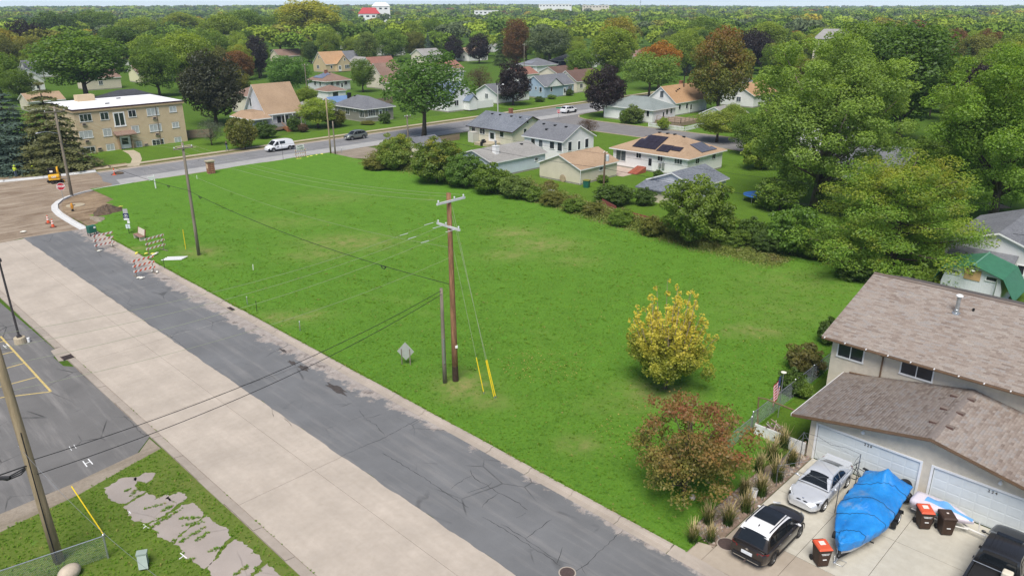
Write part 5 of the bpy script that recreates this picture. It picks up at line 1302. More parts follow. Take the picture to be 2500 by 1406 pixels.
part_at(gs,MB().lathe([(.03,.25),(.04,.12),(.2,.0),(.2,-.02)],12,(70.35,c_[0]+.0,c_[1]+.42)).tube([(70.6,c_[0],c_[1]+.7),(70.35,c_[0],c_[1]+.68)],.02,5),'barn_lamp',T_WHITE)
part_at(gs,MB().tube([(70.3,13.0,2.6),(70.45,13.1,.2)],.045,6),'downpipe',m_metal)
def view(x,y,z):
 """rough bearing of a point from the street corner above the road, used to keep trees from standing in front of houses"""
 f=-x*math.sin(az)+y*math.cos(az);r=x*math.cos(az)+y*math.sin(az)
 return r/f,(z-CAM_H)/f
HB=[]
for(x0,y0,x1,y1,h,lab)in BLOCK:
 c=[view(x,y,z)for x in(x0,x1)for y in(y0,y1)for z in(0.8,h)]
 HB.append((min(q[0]for q in c),max(q[0]for q in c),min(q[1]for q in c),max(q[1]for q in c),math.hypot((x0+x1)/2,(y0+y1)/2)))
def hides_house(x,y,h,w):
 d=math.hypot(x,y)
 f=-x*math.sin(az)+y*math.cos(az)
 cu=view(x,y,0)[0];a0,a1=cu-w*.5/f,cu+w*.5/f
 v0,v1=(1.2-CAM_H)/f,(h-CAM_H)/f
 for(u0,u1,b0,b1,hd)in HB:
  if hd<d-2 or hd>480:continue
  ou=min(a1,u1)-max(a0,u0);ov_=min(v1,b1)-max(v0,b0)
  if ou>0 and ov_>0 and ou*ov_>.2*(u1-u0)*(b1-b0):return True
 return False
cand=[]
r2=random.Random(5)
LIMIT_R=380
gstep=11.5
for iy in range(0,46):
 for ix in range(-14,48):
  x=ix*gstep+r2 .uniform(-4.5,4.5)+(iy%2)*6;y=iy*gstep+r2 .uniform(-4.5,4.5)
  d=math.hypot(x,y)
  if d<140 or d>LIMIT_R:continue
  f=-x*math.sin(az)+y*math.cos(az)
  if f<20:continue
  u=view(x,y,0)[0]
  if abs(u)>.74:continue
  if 113<y<133:continue
  if 119<x<137 and y<118:continue
  h=r2 .uniform(9.5,16.5)*(1.0 if d>220 else.85);w=h*r2 .uniform(.62,.95)
  if any(x0-2<x<x1+2 and y0-2<y<y1+2 for(x0,y0,x1,y1,_,_)in BLOCK):continue
  if any(math.hypot(x-ox,y-oy)<(orr+w*.28)for ox,oy,orr in OCC):continue
  if hides_house(x,y,h,w):continue
  cand.append((d,x,y,h,w,u))
cand.sort()
keep=[]
LT=[(view(x,y,0)[0],math.hypot(x,y),r_)for x,y,r_ in OCC]
for c in cand:
 d,x,y,h,w,u=c
 if d<330 and any(dd>d+3 and abs(u-uu)<.6*(w*.5+r_)/d and dd<300 for uu,dd,r_ in LT):continue
 keep.append(c)
N_IND=235
PAL=[('green',30),('lime',36),('deep',10),('olive',8),('grey',7),('yellow',6),('rust',2),('purple',4)]
bag=[c for c,n_ in PAL for _ in range(n_)]
KEYS=['round1','round2','oval1','oval2','spread','dense','round1','round2','oval1','spruce1']
spec=[]
for(d,x,y,h,w,u)in keep[:N_IND]:
 k=r2 .choice(KEYS);c=r2 .choice(bag)
 if k.startswith('spruce'):
  c=r2 .choice(['deep','blue']);w*=.62
 spec.append([d,x,y,h,w,u,k,c])
LM=[(view((b[0]+b[2])/2,(b[1]+b[3])/2,0)[0],math.hypot((b[0]+b[2])/2,(b[1]+b[3])/2),b[5])for b in BLOCK]
grp={}
for s in spec:
 best=min(LM,key=lambda q:abs(q[0]-s[5])*300+abs(q[1]-s[0])*.25)
 rel='behind'if s[0]>best[1]+6 else'beside'
 short=best[2]
 for cut in(' behind',' beside',' in front',' right of',' left of',' between',' at the',' glimpsed',' beyond',' half',' by the',' facing',' near'):
  i=short.find(cut)
  if i>0:short=short[:i]
 if not short.startswith('the '):short='the '+short
 size='tall'if s[3]>13.5 else('low'if s[3]<10.2 else'middling')
 kind='spruce'if s[6].startswith('spruce')else('maple'if s[7]=='purple'else'tree')
 s.append((WORD[s[7]],kind,rel,short,size))
 grp.setdefault((s[7],kind,rel,short),[]).append(s)
ORD=['leftmost','second from left','third from left','fourth from left','fifth from left','sixth from left','seventh from left','eighth from left','ninth from left','tenth from left','eleventh from left','twelfth from left','thirteenth from left','fourteenth from left']
for key,lst in grp.items():
 lst.sort(key=lambda s:s[5])
 for i,s in enumerate(lst):
  wd,kind,rel,short,size=s[8]
  lab=f'{size} {wd} {kind} {rel} {short}'
  if len(lst)>1:lab+=', '+ORD[min(i,13)]
  if len(lab.split())>16:lab=lab.replace(size+' ','',1)
  if len(lab.split())>16:lab=lab.replace(' and ',' ').replace(' with ',' ')
  ws=lab.split()[:16]
  s.append(' '.join(ws))
def accent_for(c):
 q=r2 .random()
 if c in('green','lime','olive'):
  if q<.3:return YEL,r2 .uniform(.03,.18),r2 .uniform(.1,.5)
  if q<.38:return ORA,r2 .uniform(.03,.15),r2 .uniform(.1,.4)
  return LIM,r2 .uniform(0.02,.12),r2 .uniform(.1,.4)
 if c=='yellow':return LIM,.25,0.
 if c in('orange','rust'):return(0.15,.14,.03),.25,0.
 return YEL,0.,0.
for s in spec:
 a,am,tp=accent_for(s[7])
 tree(s[6],s[1],s[2],s[3],s[4],s[7],s[9],'tree',a,am,tp,name='spruce_tree'if s[6].startswith('spruce')else'tree',group='trees among the houses',z=far_rise(s[1],s[2]))
def woods(name,label,pts,quads,leafs,mats_seed):
 r=np.random.default_rng(mats_seed)
 Ps,Ns,Cs=[],[],[]
 cols={k:np.array(v)for k,v in GR.items()}
 names=[c for c,n_ in(('green',34),('lime',34),('deep',12),('olive',6),('grey',10),('yellow',2),('rust',1))for _ in range(n_)]
 S=[]
 for(x,y,z,h,w)in pts:
  k=quads
  nl=9
  cen=r.normal(0,1,(nl,3));cen/=np.linalg.norm(cen,axis=1)[:,None];cen[:,2]=np.abs(cen[:,2])*.9-.25
  idx=r.integers(0,nl,k)
  d=r.normal(0,1,(k,3));d/=np.linalg.norm(d,axis=1)[:,None];d[:,2]=np.where(d[:,2]<-.3,-d[:,2],d[:,2])
  P=cen[idx]*np.array([w*.3,w*.3,h*.26])+d*np.array([w*.24,w*.24,h*.2])+np.array([x,y,z+h*.62])
  c=cols[names[r.integers(0,len(names))]]*r.uniform(.85,1.15)
  if r.random()<.35:
   tp=(P[:,2]-z)/h>.75
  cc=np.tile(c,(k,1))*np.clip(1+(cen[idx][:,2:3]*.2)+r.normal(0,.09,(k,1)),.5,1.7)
  Ps.append(P);Ns.append(d*.7+np.array([0,0,.5]));Cs.append(cc);S.append(np.full(k,leafs*w/9))
 P=np.concatenate(Ps);C=np.concatenate(Cs);S=np.concatenate(S)
 me=leaf_mesh(name,P,np.concatenate(Ns),S,np.full(len(P),.5),0,1,aspect=.8,jit=.4,r=r)
 a=me.attributes.new('leafcol','FLOAT_COLOR','FACE');a.data.foreach_set('color',np.concatenate([C,np.ones((len(C),1))],1).astype(np.float32).reshape(-1))
 me.materials.clear();me.materials.append(m_woods)
 o=bpy.data.objects.new(name,me);col.objects.link(o)
 return tag(o,label,'woods',kind='stuff')
t=NT('far_leaves')
d_=t.n('ShaderNodeBsdfDiffuse');t.set(d_.inputs['Color'],t.attr('leafcol').outputs['Color'])
tr_=t.n('ShaderNodeBsdfTranslucent');t.set(tr_.inputs['Color'],t.attr('leafcol').outputs['Color'])
mx=t.n('ShaderNodeMixShader');mx.inputs[0].default_value=.3
t.nt.links.new(d_.outputs[0],mx.inputs[1]);t.nt.links.new(tr_.outputs[0],mx.inputs[2]);t.nt.links.new(mx.outputs[0],t.out.inputs[0])
m_woods=t.mt
pts=[(x,y,far_rise(x,y),h,w)for(d,x,y,h,w,u)in keep[N_IND:]]
pts2=[]
rr_=LIMIT_R
while rr_<1500:
 st=17+(rr_-400)*.012
 n_=int(1.5*rr_/st)
 for i in range(n_):
  a=-az+(i/n_-.5)*1.5+r2 .uniform(-.4,.4)/n_*1.0
  q=rr_+r2 .uniform(-.5,.5)*st
  x,y=q*math.sin(a),q*math.cos(a)
  h=r2 .uniform(10,17)
  (pts if q<650 else pts2).append((x,y,far_rise(x,y),h,h*r2 .uniform(.9,1.4)))
 rr_+=st*1.35
woods('neighbourhood_woods','dense green and yellow woods covering the far suburb',pts,520,.85,71)
woods('farther_woods','green woods with pale clearings beyond the suburb',pts2,150,1.35,73)
pts=[]
rr_=1500
while rr_<4600:
 st=34+(rr_-1500)*.012
 n_=int(1.5*rr_/st)
 for i in range(n_):
  a=-az+(i/n_-.5)*1.5+r2 .uniform(-.4,.4)/n_
  q=rr_+r2 .uniform(-.5,.5)*st
  x,y=q*math.sin(a),q*math.cos(a)
  h=r2 .uniform(9,15)
  pts.append((x,y,far_rise(x,y),h,h*r2 .uniform(2.0,3.2)))
 rr_+=st*1.7
woods('horizon_woods','hazy woods along the horizon',pts,40,2.2,72)
t=NT('brown_shingle_tabs')
tc_=t.attr('tabcol').outputs['Fac']
pp_=t.pos()
c_=t.ramp(tc_,[(0.0,(0.20,0.155,0.13)),(0.35,(0.29,0.235,0.20)),(0.6,(0.35,0.295,0.255)),(0.85,(0.31,0.285,0.27)),(1.0,(0.41,0.355,0.30))])
c_=t.mix(t.ramp(t.noise(pp_,60,2,.7),[(.3,.4),(.65,0.)]),c_,(0.10,0.08,0.07))
c_=t.mix(t.ramp(t.noise(pp_,.5,4,.6),[(.4,0.),(.7,.25)]),c_,(0.40,0.36,0.32))
m_tabs=t.done(c_,.95,.1,t.bump(t.noise(pp_,90,2),.3,.01))
def shingle_field(parent,o,ud,vd,ulen,vlen,seed,tab=.30,course=.145,skip=None):
 """overlapping shingle tabs laid on a plane from its lower corner o: ud along the eave, vd up the slope"""
 r=np.random.default_rng(seed)
 o=np.array(o,float);ud=np.array(ud,float);ud/=np.linalg.norm(ud);vd=np.array(vd,float);vd/=np.linalg.norm(vd)
 nd=np.cross(ud,vd);nd*=(1 if nd[2]>0 else-1)
 V,F,C=[],[],[]
 nv=int(vlen/course);nu=int(ulen/tab)+1
 U,W,C=[],[],[]
 for j in range(nv):
  off=(j%2)*tab*.5+r.uniform(-.04,.04)
  run=r.random()
  for i in range(-1,nu+1):
   u0=i*tab+off;u1=u0+tab-.008
   u0=max(0,u0);u1=min(ulen,u1)
   if u1-u0<.04:continue
   if r.random()<.35:run=r.random()
   U.append((u0,u1,j*course-.012,(j+1)*course+.01));C.append(np.clip(.35*run+.65*r.random(),0,1))
 U=np.array(U);n=len(U)
 def P(u,v,h):return o+u[:,None]*ud+v[:,None]*vd+h[:,None]*nd if not np.isscalar(h)else o+u[:,None]*ud+v[:,None]*vd+h*nd
 lift=r.uniform(.010,.019,n)
 z=np.zeros(n)
 Vv=np.stack([P(U[:,0],U[:,2],lift),P(U[:,1],U[:,2],lift),P(U[:,1],U[:,3],z+.004),P(U[:,0],U[:,3],z+.004),P(U[:,0],U[:,2],z-.002),P(U[:,1],U[:,2],z-.002)],1)
 me=bpy.data.meshes.new('shingles')
 fl=np.array([[0,1,2,3],[4,5,1,0]])
 idx=(np.arange(n)[:,None,None]*6+fl[None]).reshape(-1)
 me.vertices.add(n*6);me.vertices.foreach_set('co',Vv.reshape(-1))
 me.loops.add(n*8);me.loops.foreach_set('vertex_index',idx.astype(np.int32))
 me.polygons.add(n*2);me.polygons.foreach_set('loop_start',np.arange(0,n*8,4,dtype=np.int32));me.polygons.foreach_set('loop_total',np.full(n*2,4,dtype=np.int32))
 me.update(calc_edges=True)
 a=me.attributes.new('tabcol','FLOAT','FACE');a.data.foreach_set('value',np.repeat(np.array(C),2).astype(np.float32))
 me.materials.append(m_tabs)
 ob=bpy.data.objects.new('shingles',me);col.objects.link(ob);ob.parent=parent
 ob['kind']='stuff'
 return ob
R_UNDER=M('roof_underlay',(0.16,0.125,0.105),.95,.15,3)
hs=empty('duplex_house',(0,0,0),0,'cream stucco two storey house with brown shingle roofs and attached garages','house')
BLOCK.append((37,-10,59,17,7,'the brown shingled house'))
MB().box(44.6,-12,-.1,58.4,16.1,4.86).build('wall',W_STUCCO,hs)
EX,RX,EZ,RZ,RY=44.0,51.5,4.80,7.00,16.6
vs=[(EX,-12.4,EZ),(RX,-12.4,RZ),(2*RX-EX,-12.4,EZ),(EX,RY,EZ),(RX,RY,RZ),(2*RX-EX,RY,EZ)]
vs+=[(x,y,z-.17)for x,y,z in vs]
roof_up=MB().add(vs,[(0,1,4,3),(1,2,5,4),(6,9,10,7),(7,10,11,8),(0,3,9,6),(2,8,11,5),(3,4,10,9),(4,5,11,10),(0,6,7,1),(1,7,8,2)]).build('upper_roof',R_UNDER,hs)
sv=Vector((RX-EX,0,RZ-EZ));sl_len=sv.length
shingle_field(roof_up,(EX,-9.0,EZ+.004),(0,1,0),tuple(sv),RY+9.0,sl_len,1)
shingle_field(roof_up,(2*RX-EX,-9.0,EZ+.004),(0,1,0),(-sv.x,0,sv.z),RY+9.0,sl_len,2,.6,.29)
MB().tube([(RX,-12,RZ+.01),(RX,RY,RZ+.01)],.09,6).build('ridge_cap',m_tabs,roof_up)
gm=MB();gp=[(EX-.02,EZ-.02),(EX-.13,EZ-.02),(EX-.13,EZ-.10),(EX-.10,EZ-.13),(EX-.02,EZ-.13)]
vs=[(x,-12,z)for x,z in gp]+[(x,RY-.05,z)for x,z in gp];n_=len(gp)
gm.add(vs,[(i,(i+1)%n_,n_+(i+1)%n_,n_+i)for i in range(n_)]+[tuple(range(n_,2*n_))])
gutter_=gm.build('gutter',T_BROWN,hs)
for k in range(11):
 MB().box(EX-.16,RY-.25-k*1.25,EZ-.03,EX+.05,RY-.19-k*1.25,EZ+.005).build('hanger',T_WHITE,gutter_)
MB().tube([(EX-.08,13.05,EZ-.1),(44.3,13.05,EZ-.3),(44.54,13.05,EZ-.45),(44.52,13.05,3.05),(44.5,13.2,2.92),(44.5,14.8,2.75)],.05,8).build('downpipe',T_BROWN,hs)
for c_,w_,h_ in(((14.94,4.04),1.55,.95),((11.15,4.13),1.75,.95),((1.2,3.75),1.75,.95)):
 add_window(hs,wall_frame('-x',44.6,-12,58,16.1,*c_),w_,h_,2,T_WHITE,m_glass,1,.07)
for c_ in((48,3.6),(53,3.6),(53,1.4)):
 add_window(hs,wall_frame('+y',44.6,-12,58.4,16.1,*c_),1.4,1.0,2)
Dy=[(13.86,8.50),(7.93,2.55)]
zt=2.20
ridge_y,ez_w=8.15,2.78
poly=[(14.25,-.1),(13.86,-.1),(13.86,zt),(8.50,zt),(8.50,-.1),(7.93,-.1),(7.93,zt),(2.55,zt),(2.55,-.1),(2.05,-.1),(2.05,ez_w),(ridge_y,3.95),(14.25,ez_w)]
n_=len(poly)
vs=[(38.1,y,z)for y,z in poly]+[(38.28,y,z)for y,z in poly]
MB().add(vs,[tuple(range(n_)),tuple(reversed(range(n_,2*n_)))]+[(i,n_+i,n_+(i+1)%n_,(i+1)%n_)for i in range(n_)]).build('garage_front_wall',W_STUCCO,hs)
MB().box(38.29,14.08,-.1,44.58,14.25,ez_w).build('garage_side_wall',W_STUCCO,hs)
GX0,GX1,GYE=37.5,44.58,15.15
gz=2.60;gzr=3.97
gsl=(gzr-gz)/(GYE-ridge_y)
vs=[(GX0,GYE,gz),(GX1,GYE,gz),(GX1,ridge_y,gzr),(GX0,ridge_y,gzr),(GX1,2*ridge_y-GYE,gz),(GX0,2*ridge_y-GYE,gz)]
vs+=[(x,y,z-.16)for x,y,z in vs]
roof_g=MB().add(vs,[(0,3,2,1),(3,5,4,2),(6,7,8,9),(9,8,10,11),(0,1,7,6),(0,6,9,3),(3,9,11,5),(5,11,10,4),(1,2,8,7),(2,4,10,8)]).build('garage_roof',[R_UNDER],hs)
gv=Vector((0,ridge_y-GYE,gzr-gz))
shingle_field(roof_g,(GX0,GYE,gz+.004),(1,0,0),tuple(gv),GX1-GX0,gv.length,3)
shingle_field(roof_g,(GX0,2*ridge_y-GYE,gz+.004),(1,0,0),(0,-gv.y,gv.z),GX1-GX0,gv.length,4)
capm=M('ridge_cap_shingle',(0.235,0.20,0.18),.95,.12,6)
k=0
while GX0+k*.15<GX1-.1:
 xk=GX0+k*.15
 for s_ in(-1,1):
  MB().add([(xk,ridge_y,gzr+.035),(xk+.19,ridge_y,gzr+.024),(xk+.19,ridge_y+s_*.16,gzr+.024-.16*gsl),(xk,ridge_y+s_*.16,gzr+.035-.16*gsl)],[(0,1,2,3)]).build('ridge_shingle',capm,roof_g)
 k+=1
MB().box(GX0-.03,GYE,gz-.14,GX1,GYE+.03,gz+.03).build('eave_fascia',T_WHITE,hs)
for s_ in(-1,1):
 MB().add([(GX0-.025,ridge_y,gzr-.15),(GX0-.025,ridge_y+s_*7.0,gz-.15),(GX0-.025,ridge_y+s_*7.0,gz+.0),(GX0-.025,ridge_y,gzr),(GX0,ridge_y,gzr-.15),(GX0,ridge_y+s_*7.0,gz-.15),(GX0,ridge_y+s_*7.0,gz+.0),(GX0,ridge_y,gzr)],[(0,1,2,3),(4,7,6,5),(0,4,5,1),(3,2,6,7)]).build('rake_board',T_BROWN,hs)
 MB().add([(GX0,ridge_y,gzr-.18),(38.1,ridge_y,gzr-.18),(38.1,ridge_y+s_*7.0,gz-.18),(GX0,ridge_y+s_*7.0,gz-.18)],[(0,1,2,3)]).build('soffit',M('soffit_tan',(0.50,0.42,0.31),.8,.06),hs)
vent_m=M('brown_vent_metal',(0.11,0.065,0.055),.5,.15)
for(u_,s_)in(((41.37,8.68),1),((41.31,7.9),-1),((39.48,8.63),1),((39.43,7.85),-1),((43.3,8.74),1),((43.31,7.93),-1)):
 if abs(u_[1]-ridge_y)>2.2 or u_[0]>44.2:continue
 zz=gzr-abs(u_[1]-ridge_y)*gsl
 w_=.2
 MB().add([(u_[0]-w_,u_[1]-w_,zz-.06),(u_[0]+w_,u_[1]-w_,zz-.06),(u_[0]+w_,u_[1]+w_,zz-.06),(u_[0]-w_,u_[1]+w_,zz-.06),(u_[0]-w_*.9,u_[1]-w_*.9,zz+.12),(u_[0]+w_*.7,u_[1]-w_*.9,zz+.07),(u_[0]+w_*.7,u_[1]+w_*.9,zz+.07),(u_[0]-w_*.9,u_[1]+w_*.9,zz+.12)],[(0,3,2,1),(4,5,6,7),(0,1,5,4),(1,2,6,5),(2,3,7,6),(3,0,4,7)]).build('roof_vent',[m_tabs],roof_g)
 MB().box(u_[0]-w_-.01,u_[1]-w_*.85,zz-.02,u_[0]-w_*.8,u_[1]+w_*.85,zz+.10).build('vent_mouth',vent_m,roof_g)
fp=(49.38,10.85)
fz=EZ+(fp[0]-EX)*(RZ-EZ)/(RX-EX)
fl_=MB().lathe([(.26,-.06),(.24,.03),(.15,.06),(.13,.22),(.115,.24),(.115,.95),(.13,.96),(.13,1.0)],14,(fp[0],fp[1],fz)).build('flue_pipe',m_metal,roof_up,smooth=False)
MB().lathe([(.09,1.0),(.09,1.06),(.2,1.06),(.2,1.13),(.05,1.2)],14,(fp[0],fp[1],fz)).build('flue_cap',T_WHITE,roof_up)
MB().cyl((fp[0]+.55,fp[1]-.75,fz+.05),.07,.28,10).build('vent_stack',m_black,roof_up)
m_gdoor=M('garage_door_white',(0.66,0.70,0.70),.45,.04,2)
for di,(ya,yb)in enumerate(Dy):
 dw=ya-yb
 d=MB().box(38.16,yb+.05,.03,38.22,ya-.05,zt-.05).build('garage_door',m_gdoor,hs)
 for rI in range(4):
  for cI in range(8):
   y0_=yb+.09+cI*(dw-.18)/8;y1_=y0_+(dw-.18)/8-.05
   z0_=.07+rI*(zt-.14)/4;z1_=z0_+(zt-.14)/4-.055
   MB().add([(38.16,y0_,z0_),(38.16,y1_,z0_),(38.16,y1_,z1_),(38.16,y0_,z1_),(38.153,y0_+.02,z0_+.02),(38.153,y1_-.02,z0_+.02),(38.153,y1_-.02,z1_-.02),(38.153,y0_+.02,z1_-.02)],[(4,7,6,5),(0,4,5,1),(1,5,6,2),(2,6,7,3),(3,7,4,0)]).build('door_panel',m_gdoor,d)
 fm=MB().box(38.07,yb-.08,.0,38.16,yb+.03,zt+.08).box(38.07,ya-.03,.0,38.16,ya+.08,zt+.08).box(38.07,yb+.03,zt-.03,38.16,ya-.03,zt+.08)
 fm.build('door_frame',T_WHITE,d)
for txt,c_ in(('226',(11.13,2)),('224',(5.26,1.97))):
 text_obj('house_number',txt.replace('',' ').strip(),.2,M('number_brown',(0.10,0.085,0.075),.5,0),hs,frame_mat((38.14,c_[0],c_[1]),(0,-1,0),(0,0,1)),.006,bold=.003)
for c_ in((11.46,2.72),(5.03,2.67)):
 MB().lathe([(.05,.1),(.09,.04),(.1,-.05),(.04,-.1)],10,(38.0,c_[0],c_[1])).tube([(38.1,c_[0],c_[1]+.1),(38.0,c_[0],c_[1]+.1)],.03,6).build('wall_lamp',T_WHITE,hs)
def chain_fence(name,label,a,b,h,z0=.05,posts=None,step=.075,fill=True):
 a=Vector((*a,z0));b=Vector((*b,z0));L=(b-a).length;d=(b-a)/L
 e=empty(name,a,0,label,'fence')
 np_=posts or max(2,int(L/2.6)+1)
 for k in range(np_):
  p=d*(L*k/(np_-1))
  MB().tube([(p.x,p.y,-.05),(p.x,p.y,h+.06)],.032 if 0<k<np_-1 else.045,8).lathe([(.05,h+.05),(.05,h+.08),(.01,h+.12)],8,(p.x,p.y,0)).build('post',m_metal,e)
 q=d*L
 MB().tube([(0,0,h),(q.x,q.y,h)],.024,6).build('top_rail',m_metal,e)
 mb=MB()
 n_=int((L+h)/(step*1.414))+1
 for k in range(n_):
  s0=k*step*1.414
  for sg in(1,-1):
   u0,v0,u1,v1=s0,0.03,s0-h,h
   if u0>L:v0=.03+(u0-L);u0=L
   if u1<0:v1=h+u1;u1=0
   if v1-v0<.03:continue
   if sg<0:u0,u1=L-u0,L-u1
   mb.tube([(d.x*u0,d.y*u0,v0),(d.x*u1,d.y*u1,v1)],.0035,3,cap=False)
 o=mb.build('chain_link_mesh',m_metal,e);o['kind']='stuff'
 return e
chain_fence('chain_link_fence','chain link fence running from the white board wall past the flag pole',(38.3,17.75),(52.5,17.95),1.25)
chain_fence('low_chain_link_fence','low chain link fence hidden beside the rusty crabapple',(33.4,17.65),(38.2,17.75),.95)
chain_fence('corner_chain_link_fence','chain link fence across the bottom left corner of the picture',(7.29,33.68),(2.76,34.55),1.2)
gp_=empty('pipe_gate_frame',(38.75,17.55,0),0,'brown pipe frame standing by the white board wall','frame')
MB().tube([(0,0,0),(.25,.25,.9),(.25,.3,2.0),(.2,-.2,2.1),(.05,-2.4,2.1)],.05,8).build('bent_pipe',M('rusty_brown_pipe',(0.17,0.125,0.06),.7,.2),gp_)
bw=empty('board_wall',(38.05,14.35,0),0,'low wall of white horizontal boards beside the garage','wall')
for k in range(5):
 MB().box(-.03,0,.04+k*.155,.03,3.1,.18+k*.155).build('board',M('worn_white_board',(0.70,0.70,0.68),.8,.12,4),bw)
for y_ in(.05,1.55,3.05):
 MB().box(.032,y_-.05,0,.12,y_+.05,.84).build('post',m_wood,bw)
MB().box(-.036,1.7,.35,-.03,1.85,.47).build('hole',m_black,bw)
wp_=empty('scrap_wood_heap',(38.55,16.5,.05),0,'heap of broken grey sticks behind the white board wall','wood pile')
for k in range(34):
 a_=random.uniform(0,6.28);L_=random.uniform(.3,.9);x_,y_=random.gauss(0,.16),random.gauss(0,.38);z_=random.uniform(.35,.95)*(1-abs(y_)*.5)
 MB().tube([(x_-L_/2*math.cos(a_),y_-L_/2*math.sin(a_),max(.02,z_-.2)),(x_+L_/2*math.cos(a_),y_+L_/2*math.sin(a_),z_+random.uniform(-.15,.25))],random.uniform(.018,.04),5).build('stick',random.choice([m_wood,M('grey_stick',(0.42,0.37,0.33),.9,.2)]),wp_)
MB().sphere((0,0,.2),.5,10,6,0,(.7,1.5,.9)).build('heap_core',M('heap_soil',(0.14,0.105,0.08),.95,.3,6,.6,18),wp_)
fl=empty('flag_pole',(40.9,17.35,0),0,'flag pole with a hanging striped flag beside the fence','flag')
MB().tube([(0,0,0),(0,0,3.15)],.028,8).build('pole',m_metal,fl)
MB().lathe([(.02,3.1),(.16,3.14),(.17,3.17),(.05,3.21)],14).build('solar_light_cap',M('cap_cream',(0.75,0.73,0.6),.4,.05),fl)
m_fr,m_fw,m_fb=M('flag_red',(0.55,0.03,0.05),.8,.08),M('flag_white',(0.76,0.74,0.74),.8,.05),M('flag_blue',(0.03,0.045,0.14),.8,.08)
mbf=MB();nu,nv_=10,26
def fpt(u,v):
 fold=.10*math.sin(u*9+v*1.5)
 out=.08+.46*u*(1-.25*v)
 return(-.03-out*.62+fold*.8,.02+out*.62+fold*.5,2.98-v*1.35-u*.8)
for j in range(nv_):
 for i in range(nu):
  st=int(j/2)%2
  blue=(j<14 and i<4)
  mi=2 if blue else(0 if st==0 else 1)
  mbf.add([fpt(i/nu,j/nv_),fpt((i+1)/nu,j/nv_),fpt((i+1)/nu,(j+1)/nv_),fpt(i/nu,(j+1)/nv_)],[(0,1,2,3)],mi)
fo=mbf.build('cloth',[m_fr,m_fw,m_fb],fl)
mbs=MB()
for j in range(7):
 for i in range(4):
  u_,v_=(i+.5+.0)/nu,(j*2+1)/nv_
  p=Vector(fpt(u_,v_));q1=Vector(fpt(u_+.02,v_))-p;q2=Vector(fpt(u_,v_+.012))-p
  nn=q1 .cross(q2).normalized()*.006
  for sg in(1,-1):
   pts=[]
   for k in range(10):
    rr2=.022 if k%2==0 else.009
    a_=math.pi/2+k*math.pi/5
    pts.append(p+nn*sg+q1 .normalized()*rr2*math.cos(a_)-q2 .normalized()*rr2*math.sin(a_))
   mbs.poly(pts)
so=mbs.build('stars',m_fw,fl);so['kind']='stuff'
t=NT('grass_clump');hz_=t.attr('hz').outputs['Fac'];tn_=t.attr('tint').outputs['Fac']
cg=t.ramp(hz_,[(0.0,(0.035,0.07,0.012)),(0.42,(0.085,0.13,0.022)),(0.62,(0.34,0.27,0.10)),(1.0,(0.50,0.40,0.20))])
cg=t.mix(tn_,t.mix(1.0,cg,(.65,.65,.65),'MULTIPLY'),t.mix(1.0,cg,(1.15,1.15,1.1),'MULTIPLY'))
m_clump=t.done(cg,.8,.2)
m_straw=M('straw_plume',(0.48,0.38,0.20),.9,.2,6)
def clump_mesh(seed,h=1.35,n=190):
 r=random.Random(seed);mb=MB();hz=[];ti=[]
 for k in range(n):
  a=r.uniform(0,6.28);sp=r.random()**.7
  L=h*r.uniform(.55,1.0);w=r.uniform(.008,.016);lean=.1+.55*sp
  plume=r.random()<.38
  base=(r.gauss(0,.07),r.gauss(0,.07))
  pts=[]
  for q in range(4):
   f=q/3
   o_=lean*L*(f**1.7)*(.45 if plume else.75)
   pts.append(Vector((base[0]+o_*math.cos(a),base[1]+o_*math.sin(a),L*(1.0 if plume else.72)*(f-.22*f*f*sp))))
  sd=Vector((-math.sin(a),math.cos(a),0))
  tt=r.random()
  for q in range(3):
   w0=w*(1-q*.28)*(1 if not plume or q<2 else 2.2);w1=w*(1-(q+1)*.28)*(1 if not plume or q<1 else 2.2)
   mb.add([pts[q]-sd*w0,pts[q]+sd*w0,pts[q+1]+sd*w1,pts[q+1]-sd*w1],[(0,1,2,3)])
   hz.append((q/2)if plume else(q/2)*.5);ti.append(tt)
 me=mb.mesh('blades',m_clump)
 for nm_,vals in(('hz',hz),('tint',ti)):
  at_=me.attributes.new(nm_,'FLOAT','FACE');at_.data.foreach_set('value',vals)
 return me
CL=[clump_mesh(s)for s in(1,2,3)]
clumps=[((27.08,14.77),1.0,'straw plumed grass clump nearest the road beside the driveway'),((27.76,14.22),.85,'small straw grass clump right of the one nearest the road'),((28.8,14.97),1.05,'grass clump second back from the road beside the crabapple'),((29.43,14.25),1.1,'dense grass clump left of the parked brown car'),((30.99,14.15),1.1,'grass clump just below the white bucket'),((32.77,14.28),1.25,'full grass clump right of the white bucket'),((34.57,14.28),1.3,'tall straw grass clump beside the silver coupe bonnet'),((36.52,14.37),1.05,'dark based grass clump at the rear of the driveway bed'),((37.81,15.51),1.2,'grass clump against the white board wall'),((36.06,15.32),1.3,'tall straw grass clump in the middle of the bed'),((34.61,15.33),1.1,'straw grass clump left of the tall middle one'),((32.19,14.9),1.0,'grass clump left of the white bucket')]
for i,(p,s_,lab)in enumerate(clumps):
 e=empty('ornamental_grass',(p[0],p[1],.05),random.uniform(0,6.28),lab,'grass clump','ornamental grasses along the driveway')
 o=bpy.data.objects.new('blades',CL[i%3]);col.objects.link(o);o.parent=e;o.scale=(s_*1.25,s_*1.25,s_*1.12)
mb=MB()
